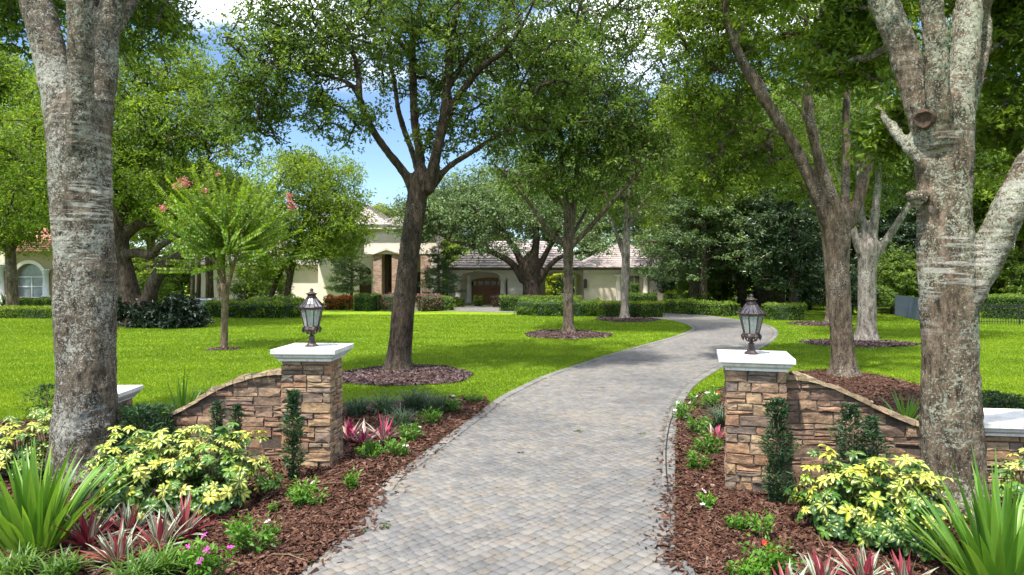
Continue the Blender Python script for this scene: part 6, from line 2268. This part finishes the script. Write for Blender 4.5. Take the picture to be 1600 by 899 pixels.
def strap_mesh(L, W, e0, bend, v, twist=0.0, seg=9, keel=0.25, taper=0.75):
    """arching strap leaf in the XZ plane, rooted at the origin"""
    e = e0
    x = z = 0.0
    vs, ac = [], []
    for i in range(seg + 1):
        t = i / seg
        w = W * 0.5 * (0.75 + 0.5 * math.sin(PI * min(1, t * 1.1))) * (1 - t ** (3 * taper)) + 0.001
        tw = twist * t
        nx_, nz_ = -math.sin(e), math.cos(e)
        for s in (-1, 0, 1):
            k = keel * w * (abs(s))
            vs.append((x + nx_ * (k + s * w * math.sin(tw)), s * w * math.cos(tw), z + nz_ * (k + s * w * math.sin(tw))))
            ac.append(abs(s))
        st = L / seg
        x += math.cos(e) * st
        z += math.sin(e) * st
        e -= bend / seg * (0.4 + 1.2 * t)
    f = []
    for i in range(seg):
        for s in (0, 1):
            a = i * 3 + s
            f.append((a, a + 3, a + 4, a + 1))
    me = mesh_np('leaf', vs, f, {'ac': ('POINT', ac), 'v': ('FACE', [v] * len(f))}, True)
    return me


def gz(x, y):
    return float(bed_height(x, y))


def strap_plant(name, label, cat, px, py, n, L, W, mat, seed, emin=0.7, emax=1.45, bmin=0.4, bmax=1.6, group=None, z=None, nvar=8, spread=0.10, sx=1.0):
    rr = random.Random(seed)
    x, y = G(px, py)
    root = thing(name, label, cat, (x, y, (gz(x, y) - 0.01) if z is None else z), rr.random() * 6, group)
    vars_ = []
    for k in range(nvar):
        q = k / (nvar - 1)
        vars_.append(strap_mesh(L * rr.uniform(0.75, 1.1), W * rr.uniform(0.8, 1.15), emax + (emin - emax) * q, bmin + (bmax - bmin) * q * rr.uniform(0.6, 1.1), rr.uniform(0.2, 0.7), rr.uniform(-.5, .5)))
    for i in range(n):
        q = i / n
        me = vars_[min(nvar - 1, int(q * nvar))]
        a = i * 2.39996 + rr.gauss(0, 0.2)
        r = spread * math.sqrt(q)
        s = rr.uniform(0.8, 1.08)
        obj('leaf', me, M[mat], root, (r * math.cos(a), r * math.sin(a), 0), (rr.gauss(0, 0.08), rr.gauss(0, 0.06), a), s)
    return root


strap_plant('crinum_lily', 'large strap leaved lily at the lower left corner', 'plant', 52, 862, 95, 1.18, 0.075, 'strap_big', 81, 0.95, 1.5, 0.2, 0.9, spread=0.26)
strap_plant('crinum_lily', 'large strap leaved lily at the lower right corner', 'plant', 1562, 935, 95, 1.22, 0.075, 'strap_big', 82, 0.80, 1.5, 0.15, 0.8, spread=0.26)
strap_plant('sword_lily', 'upright sword leaved clump behind the left wall, taller one', 'plant', 285, 668, 26, 1.05, 0.05, 'strap_big', 83, 1.0, 1.5, 0.1, 0.5, z=0.02)
strap_plant('sword_lily', 'upright sword leaved clump behind the left wall near its slope', 'plant', 325, 662, 18, 0.8, 0.05, 'strap_big', 84, 0.9, 1.5, 0.1, 0.6, z=0.02)
strap_plant('sword_lily', 'strap leaved clump behind the right wall beside the trunk', 'plant', 1415, 668, 26, 0.75, 0.05, 'strap_big', 85, 0.7, 1.45, 0.2, 0.9)
strap_plant('sword_lily', 'strap leaved clump at the left edge by the neighbour hedge', 'plant', 10, 484, 26, 1.7, 0.12, 'strap_big', 86, 0.7, 1.45, 0.3, 1.0, z=0)

for i, (px, py, lab) in enumerate((
        (140, 858, 'striped red and white rosette nearest the left lily'), (200, 838, 'striped red and white rosette under the left variegated bush'),
        (250, 862, 'striped red and white rosette nearest the pink flowers'), (185, 885, 'striped red and white rosette at the bottom left'),
        (285, 842, 'small striped rosette at the right end of the left group'), (235, 815, 'striped rosette at the back of the left group'),
        (1285, 925, 'striped white rosette at the bottom right, left of the group'), (1350, 915, 'striped white rosette in the middle at the bottom right'),
        (1415, 930, 'striped rosette with red leaves beside the right lily'), (1232, 945, 'magenta tipped rosette at the bottom right by the red flower'))):
    strap_plant('oyster_plant', lab, 'plant', px, py, 46, 0.46 if i < 6 else 0.36, 0.052, 'tricolor', 100 + i, 0.25, 1.35, 0.1, 0.9, 'striped rosette plants in the beds', nvar=6, spread=0.05)
for i, (px, py, lab) in enumerate(((568, 697, 'magenta leaved rosette right of the left pillar'), (600, 690, 'magenta leaved rosette behind the white flowers'), (545, 690, 'magenta rosette against the left pillar'),
                                   (1118, 690, 'small magenta rosette left of the right pillar'))):
    strap_plant('bromeliad', lab, 'plant', px, py, 26, 0.46 if i < 3 else 0.34, 0.062, 'tricolor_pink', 120 + i, 0.4, 1.4, 0.1, 0.7, 'magenta rosettes beside the pillars', nvar=6, spread=0.04)


def whorl_mesh(seed, v, nl=8, L=0.135):
    """hand shaped leaf of drooping leaflets, axis +Z"""
    rr = random.Random(seed)
    vs, f, ac = [], [], []
    for i in range(nl):
        a = 2 * PI * i / nl + rr.gauss(0, 0.12)
        Lk = L * rr.uniform(0.75, 1.1)
        W = Lk * rr.uniform(0.40, 0.50)
        e = rr.uniform(-0.05, 0.45)
        x, z = 0.012, 0.0
        o = len(vs)
        seg = 4
        for k in range(seg + 1):
            t = k / seg
            w = W * 0.5 * (0.18 + 0.82 * math.sin(PI * (0.08 + 0.80 * t)) ** 0.8) if k < seg else W * 0.14
            for s in (-1, -0.5, 0, 0.5, 1):
                yy = s * w
                zz_ = z + abs(s) * w * 0.28
                vs.append((x * math.cos(a) - yy * math.sin(a), x * math.sin(a) + yy * math.cos(a), zz_))
                ac.append(abs(s) * 0.75 + 0.25 * (t > 0.95))
            x += math.cos(e) * Lk / seg
            z += math.sin(e) * Lk / seg
            e -= rr.uniform(0.2, 0.38)
        for k in range(seg):
            for s in range(4):
                q = o + k * 5 + s
                f.append((q, q + 5, q + 6, q + 1))
    return mesh_np('leaf', vs, f, {'ac': ('POINT', ac), 'v': ('FACE', [v] * len(f))}, True)


WH = [whorl_mesh(200 + i, v, nl) for i, (v, nl) in enumerate(((0.30, 8), (0.42, 7), (0.20, 9), (0.46, 8), (0.08, 8)))]
WG = [whorl_mesh(220 + i, v, 8) for i, v in enumerate((-0.5, -0.25, -0.05))]


def schefflera(label, px, py, r, h, n, seed, dz=None):
    rr = random.Random(seed)
    x, y = G(px, py)
    root = thing('variegated_shrub', label, 'shrub', (x, y, gz(x, y) - 0.01), 0, 'yellow variegated shrubs in the beds')
    st = MB()
    for i in range(9):
        a = rr.random() * 2 * PI
        e = rr.uniform(0.2, 0.8)
        st.tube([(0.03 * math.cos(a), 0.03 * math.sin(a), -0.03), (r * .35 * e * math.cos(a), r * .35 * e * math.sin(a), h * .4), (r * .7 * e * math.cos(a), r * .7 * e * math.sin(a), h * .78)], [0.014, 0.011, 0.007], 6)
    obj('stems', st.mesh('stems'), M['stem'], root)
    for i in range(n):
        outer = i < n * 0.66
        a = rr.random() * 2 * PI
        cz = rr.random() ** 1.15
        k = rr.uniform(0.86, 1.06) if outer else rr.uniform(0.4, 0.85)
        lump = 1 + 0.20 * math.sin(3 * a + seed) + 0.12 * math.sin(5 * a + 2 * seed)
        rad = math.sqrt(max(0.03, 1 - (cz * 0.98) ** 2)) * r * k * lump
        z = h * (0.16 + 0.84 * cz) * (k if outer else k * 0.95) * (1 + 0.10 * math.sin(2 * a + 1.3 * seed))
        px_, py_ = rad * math.cos(a), rad * math.sin(a)
        nrm = Vector((math.cos(a) * (1 - cz) * 1.1, math.sin(a) * (1 - cz) * 1.1, 0.55 + cz * 0.7)).normalized()
        nrm = (nrm + Vector((0, -0.18, 0)) + Vector((rr.gauss(0, .22), rr.gauss(0, .22), rr.gauss(0, .1)))).normalized()
        q = nrm.to_track_quat('Z', 'Y')
        low = cz < 0.25
        me = rr.choice(WG) if (not outer or (low and rr.random() < 0.6) or rr.random() < 0.26) else rr.choice(WH)
        o = obj('leaf', me, M['variegated'], root, (px_, py_, z))
        o.rotation_mode = 'QUATERNION'
        from mathutils import Quaternion
        o.rotation_quaternion = q @ Quaternion((0, 0, 1), rr.random() * 6.28)
        s = rr.uniform(0.6, 0.98) * (0.9 if outer else 0.85)
        o.scale = (s, s, s)
    return root


schefflera('yellow variegated shrub in front of the left trunk', 222, 802, 0.56, 0.98, 290, 5)
schefflera('yellow variegated shrub before the left stone wall', 335, 792, 0.60, 0.92, 290, 6)
schefflera('yellow variegated shrub before the right stone wall', 1318, 834, 0.46, 0.80, 250, 7)
schefflera('yellow variegated shrub in front of the right trunk', 1412, 858, 0.50, 0.90, 280, 8)
schefflera('yellow variegated shrub at the right edge by the end pillar', 1612, 830, 0.42, 0.85, 120, 9)
schefflera('yellow variegated shrub at the left edge behind the lily', 30, 745, 0.62, 0.80, 150, 10)
schefflera('yellow variegated shrub half hidden by the left trunk', 75, 728, 0.5, 0.78, 90, 11)


def tuft(name, label, cat, px, py, r, h, n, mat, seed, L=0.045, W=0.45, up=0.5, group=None, flowers=(), z=None, column=False, v0=0.5):
    """small leafy plant: stems under a dome (or column) of little leaves"""
    rng = np.random.default_rng(seed)
    x, y = G(px, py)
    root = thing(name, label, cat, (x, y, (gz(x, y) - 0.01) if z is None else z), 0, group)
    st = MB()
    ns = 10 if not column else 7
    tips = []
    for i in range(ns):
        a = rng.uniform(0, 2 * PI)
        e = math.sqrt(rng.random()) * r * (0.9 if not column else 0.55)
        tp = np.array([e * math.cos(a), e * math.sin(a), h * rng.uniform(0.6, 1.0) * (1 - 0.35 * (e / r) ** 2)])
        tips.append(tp)
        st.tube([(tp[0] * .1, tp[1] * .1, -0.02), tuple(tp * np.array([.5, .5, .6])), tuple(tp)], [0.006, 0.005, 0.003], 5)
    obj('stems', st.mesh('stems'), M['stem'], root)
    if column:
        t = rng.random(n) ** 0.9
        a = rng.uniform(0, 2 * PI, n)
        rad = r * np.sqrt(rng.random(n)) * (0.55 + 0.6 * np.sin(PI * np.clip(t * 0.9 + 0.12, 0, 1))) * (1 + 0.3 * np.sin(t * 17 + seed) + 0.25 * np.sin(3 * a + t * 6))
        c = np.stack([rad * np.cos(a), rad * np.sin(a), 0.03 + h * t], 1)
        ax = np.stack([np.cos(a), np.sin(a), np.full(n, 0.55)], 1) + rng.normal(0, 0.55, (n, 3))
        val = np.clip(v0 - 0.1 + 0.25 * (rad / r - 0.5) + rng.normal(0, 0.16, n), 0, 1)
    else:
        k = np.array(tips)[rng.integers(0, ns, n)]
        t = rng.random((n, 1)) ** 0.55
        c = k * (0.25 + 0.78 * t) + rng.normal(0, 1, (n, 3)) * np.array([r, r, h]) * 0.15
        c[:, 2] = np.maximum(c[:, 2], 0.01)
        ax = c * np.array([1, 1, 0.4]) / max(r, .05) + rng.normal(0, 0.55, (n, 3)) + np.array([0, 0, 0.2])
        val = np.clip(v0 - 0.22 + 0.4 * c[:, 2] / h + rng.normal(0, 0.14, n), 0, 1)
    Ls = L * rng.uniform(0.7, 1.3, n)
    v, f = leaves_vf(c, ax, Ls, Ls * W, rng, 0.15, 0.9)
    o = obj('foliage', mesh_np('foliage', v, f, {'v': ('FACE', np.repeat(val, 2))}), M[mat], root)
    o['kind'] = 'stuff'
    for i in range(0 if not flowers else flowers[1]):
        tp = tips[i % ns] * (1.04 if i < ns else rng.uniform(0.75, 1.0)) + rng.normal(0, 0.03, 3) + np.array([0, 0, 0.03])
        o = obj('flower', FLOWERS[flowers[0]], M[flowers[0]], root, tuple(tp), (rng.normal(-0.3, .4), rng.normal(0, .4), rng.uniform(0, 6)), rng.uniform(0.8, 1.2))
    return root


fv, ff = [(0, 0, 0)], []
for i in range(5):
    a = 2 * PI * i / 5
    o = len(fv)
    for da, r_, z_ in ((-0.35, 0.012, 0.002), (-0.42, 0.022, 0.006), (0, 0.027, 0.003), (0.42, 0.022, 0.006), (0.35, 0.012, 0.002)):
        fv.append((r_ * math.cos(a + da), r_ * math.sin(a + da), z_))
    ff.append((0, o, o + 1, o + 2, o + 3, o + 4))
FLOWERS = {k_: MB().add([tuple(q * 1.35 for q in p) for p in fv], ff).mesh('flower') for k_ in ('white_petal', 'magenta_petal', 'red_petal')}
M['white_petal'] = simple_mat('white_petal', (0.62, 0.61, 0.61), 0.6, 5, 0.05)
M['magenta_petal'] = simple_mat('magenta_petal', (0.52, 0.04, 0.36), 0.6, 5, 0.15)
M['red_petal'] = simple_mat('red_petal', (0.62, 0.02, 0.015), 0.6, 5, 0.15)
VG = 'small bright green bedding plants'
for i, (px, py, r, h, n, fl, lab) in enumerate((
        (476, 794, .27, .32, 420, ('white_petal', 1), 'bright green bedding plant at the foot of the left pillar'),
        (547, 765, .14, .26, 180, None, 'small upright green plant right of the left pillar foot'),
        (578, 718, .24, .26, 380, None, 'bright green plant before the magenta rosettes'),
        (618, 716, .22, .30, 340, ('white_petal', 3), 'bright green plant with white flowers by the left drive edge'),
        (640, 690, .28, .28, 380, ('white_petal', 3), 'bright green plant behind the white flowered one'),
        (700, 645, .32, .30, 380, ('white_petal', 4), 'green plant with white flowers by the lawn corner'),
        (672, 665, .25, .28, 300, None, 'green plant between the grey tufts and the drive'),
        (740, 630, .26, .20, 220, None, 'low green plant at the tip of the left bed'),
        (390, 868, .30, .36, 480, ('white_petal', 2), 'bright green plant in the middle of the left bed'),
        (322, 905, .32, .38, 520, ('magenta_petal', 7), 'bedding plant with magenta flowers at the bottom left'),
        (275, 890, .16, .22, 160, None, 'yellowish small plant beside the magenta flowers'),
        (425, 805, .07, .14, 60, None, 'tiny seedling in the left mulch'),
        (1068, 658, .34, .34, 460, ('white_petal', 8), 'white flowered green plant at the right drive edge'),
        (1100, 640, .36, .38, 460, ('white_petal', 9), 'white flowered green plant behind the drive edge one'),
        (1092, 680, .30, .32, 420, ('white_petal', 3), 'green plant left of the right pillar with few flowers'),
        (1118, 632, .26, .36, 300, ('red_petal', 2), 'green plant with red flowers by the right pillar cap'),
        (1110, 712, .26, .34, 380, None, 'green plant close to the right pillar side'),
        (1090, 738, .20, .28, 280, None, 'green plant in the mulch before the right pillar side'),
        (1105, 797, .13, .17, 170, ('white_petal', 3), 'small white flowered plant before the right pillar'),
        (1150, 833, .14, .18, 170, None, 'small green plant in the right mulch'),
        (1193, 848, .15, .30, 170, None, 'thin upright green plant in the right mulch'),
        (1200, 902, .30, .34, 480, ('red_petal', 2), 'green plant with one red flower at the bottom right'),
        (1165, 915, .22, .22, 300, None, 'low green plant at the bottom beside the right drive edge'))):
    tuft('bedding_plant', lab, 'plant', px, py, r, h, n, 'vinca_leaf', 400 + i, 0.062, 0.42, group=VG, flowers=fl or ())
PG = 'dark needle leaved shrubs on the pillars and walls'
for i, (px, py, r, h, n, z, lab) in enumerate((
        (458, 752, .17, 1.22, 2600, None, 'dark narrow upright shrub against the left pillar'),
        (1215, 788, .22, 1.28, 3200, None, 'dark narrow upright shrub against the right pillar'),
        (340, 742, .16, 1.00, 1500, None, 'dark thin shrub against the left wall, left of two'),
        (370, 742, .13, 0.95, 1200, None, 'dark thin shrub against the left wall, right of two'),
        (1330, 800, .28, 1.26, 2600, None, 'dark bushy shrub against the right wall'),
        (1362, 800, .24, 1.10, 2000, None, 'dark bushy shrub leaning over the right wall'),
        (215, 742, .38, 0.95, 3200, None, 'dark leafy shrub between the left trunk and the wall slope'),
        (245, 728, .30, 0.85, 2200, None, 'dark leafy shrub at the low end of the left wall'),
        (1575, 668, .50, 0.55, 2200, 0.02, 'dark green shrub behind the right end pillar'),
        (1550, 660, .35, 0.55, 1500, 0.02, 'dark green shrub between the right trunk and the end pillar'),
        (75, 652, .40, 0.6, 900, 0.02, 'thin leafy shrub behind the left trunk'))):
    tuft('podocarpus', lab, 'shrub', px, py, r * (0.72 if i < 6 else 1), h, int(n * (0.65 if i < 6 else 1)), 'podocarpus_leaf', 500 + i, 0.085, 0.17, group=PG, z=z, column=True, v0=0.55)


def grass_tuft(label, px, py, r, h, n, mat, seed, z=None, w=0.008, group='grassy tufts in the beds'):
    rng = np.random.default_rng(seed)
    x, y = G(px, py)
    root = thing('liriope', label, 'plant', (x, y, (gz(x, y) - 0.01) if z is None else z), 0, group)
    seg = 4
    a = rng.uniform(0, 2 * PI, n)
    L = h * rng.uniform(0.8, 1.5, n)
    e = rng.uniform(0.8, 1.5, n)
    bend = rng.uniform(0.6, 2.0, n)
    rx = r * 0.45 * np.sqrt(rng.random(n))
    b = rng.uniform(0, 2 * PI, n)
    X0, Y0 = rx * np.cos(b), rx * np.sin(b)
    q = np.zeros(n)
    zc = np.zeros(n)
    ring = []
    for k in range(seg + 1):
        t = k / seg
        ww = w * (1 - 0.9 * t ** 2)
        cxx, cyy = X0 + q * np.cos(a), Y0 + q * np.sin(a)
        ring.append((np.stack([cxx - np.sin(a) * ww, cyy + np.cos(a) * ww, zc], 1), np.stack([cxx + np.sin(a) * ww, cyy - np.cos(a) * ww, zc], 1)))
        q = q + np.cos(e) * L / seg
        zc = zc + np.sin(e) * L / seg
        e = e - bend / seg
    v = np.stack([p for pr_ in ring for p in pr_], 1).reshape(-1, 3)
    m = 2 * (seg + 1)
    f = []
    base = np.arange(n)[:, None] * m
    for k in range(seg):
        f.append(base + np.array([2 * k, 2 * k + 1, 2 * k + 3, 2 * k + 2]))
    f = np.concatenate(f, 0)
    val = np.tile(np.clip(rng.normal(0.5, 0.2, n), 0, 1), seg)
    o = obj('blades', mesh_np('blades', v, f, {'v': ('FACE', val)}, True), M[mat], root)
    o['kind'] = 'stuff'
    return root


for i, (px, py, r, h, n, mat, lab) in enumerate((
        (558, 652, .35, .38, 260, 'liriope_leaf', 'grey green tuft against the left pillar'), (600, 648, .38, .40, 300, 'liriope_leaf', 'grey green tuft behind the magenta rosettes'),
        (650, 642, .45, .46, 360, 'liriope_leaf', 'large grey green tuft beside the lawn'), (628, 668, .32, .34, 240, 'liriope_leaf', 'grey green tuft in front of the large one'),
        (680, 646, .35, .42, 260, 'liriope_leaf', 'grey green tuft at the right of the grey row'),
        (22, 910, .32, .26, 150, 'green_strap', 'dark green grassy tuft at the bottom left corner'), (95, 908, .32, .24, 130, 'green_strap', 'dark green grassy tuft under the left lily'),
        (212, 918, .30, .30, 130, 'green_strap', 'dark green grassy tuft before the striped rosettes'), (255, 905, .25, .28, 180, 'green_strap', 'dark green grassy tuft by the magenta flowers'),
        (1128, 668, .30, .40, 200, 'liriope_leaf', 'grey green tuft close to the right pillar'),
        (285, 660, .4, .4, 260, 'green_strap', 'grassy tuft behind the left wall'),)):
    grass_tuft(lab, px, py, r, h, n, mat, 600 + i, None, 0.012 if mat == 'green_strap' else 0.008)

# fallen leaf bits on the drive, the drip line
rng = np.random.default_rng(9)
M['fallen'] = leaf_mat('fallen_leaf', [(0.0, (0.03, 0.05, 0.012)), (0.5, (0.05, 0.10, 0.02)), (1.0, (0.10, 0.07, 0.03))], 0.1)
for i, (px, py, s, n, lab) in enumerate(((604, 826, .09, 14, 'fallen leafy twig on the pavers at the lower left of the drive'), (904, 676, .08, 10, 'fallen leaf sprig in the middle of the drive'),
                                         (1003, 680, .07, 8, 'fallen leaf sprig near the right drive edge'), (940, 608, .12, 10, 'fallen twig far up the drive'),
                                         (572, 832, .05, 6, 'small leaf bits left of the fallen twig'), (815, 710, .05, 5, 'small dark leaf bits at the centre of the drive'))):
    x, y = G(px, py)
    c = rng.normal(0, s * 0.5, (n, 3))
    c[:, 2] = np.abs(c[:, 2]) * 0.2 + 0.012
    v, f = leaves_vf(c, rng.normal(0, 1, (n, 3)) * np.array([1, 1, .15]), np.full(n, .06), np.full(n, .028), rng, 0.1, 3)
    r = thing('fallen_leaves', lab, 'leaves', (x, y, PZ), 0, 'leaf litter on the drive')
    obj('twig', MB().tube([(-s, 0, 0.006), (0, s * .2, 0.012), (s, 0, 0.006)], [0.004, 0.003, 0.002], 5).mesh('twig'), M['stem'], r)
    o = obj('foliage', mesh_np('foliage', v, f, {'v': ('FACE', np.repeat(rng.random(n), 2))}), M['fallen'], r)
    o['kind'] = 'stuff'
dl = [G(*p) for p in ((1052, 650), (1046, 668), (1041, 700), (1041, 735), (1044, 768))]
mb = MB().tube(catmull([np.array((x, y, PZ + 0.016)) for x, y in dl], 5), [0.010] * 21, 6)
ends = G(1044, 771)
mb.lathe([(0.018, 0), (0.022, 0.02), (0.012, 0.03)], 8, ends[0], ends[1], PZ + 0.003)
dt = obj('drip_hose', mb.mesh('drip_hose'), M['black_metal'])
tag(dt, 'thin black hose lying along the right border of the drive', 'hose')
# sticks in the mulch
for i, (px, py, ln, a, lab) in enumerate(((515, 762, .5, 0.3, 'bare twig on the mulch right of the left pillar'), (455, 880, .5, -0.4, 'bare twig on the mulch at the bottom left'),
                                          (1085, 800, .4, 1.0, 'bare twig on the mulch right of the hose'), (1282, 850, .5, 1.3, 'bare grey twig under the right variegated shrub'))):
    x, y = G(px, py)
    z = gz(x, y) + 0.02
    t = MB().tube([(-ln / 2, 0, 0), (-ln * .1, .02, .02), (ln / 2, -.02, .01)], [.006, .007, .003], 5)
    t.tube([(0, .01, .02), (ln * .25, .08, .03)], [.004, .002], 4)
    tag(obj('fallen_twig', t.mesh('fallen_twig'), M['stem'], None, (x, y, z), (0, 0, a)), lab, 'twig', 'twigs on the mulch')
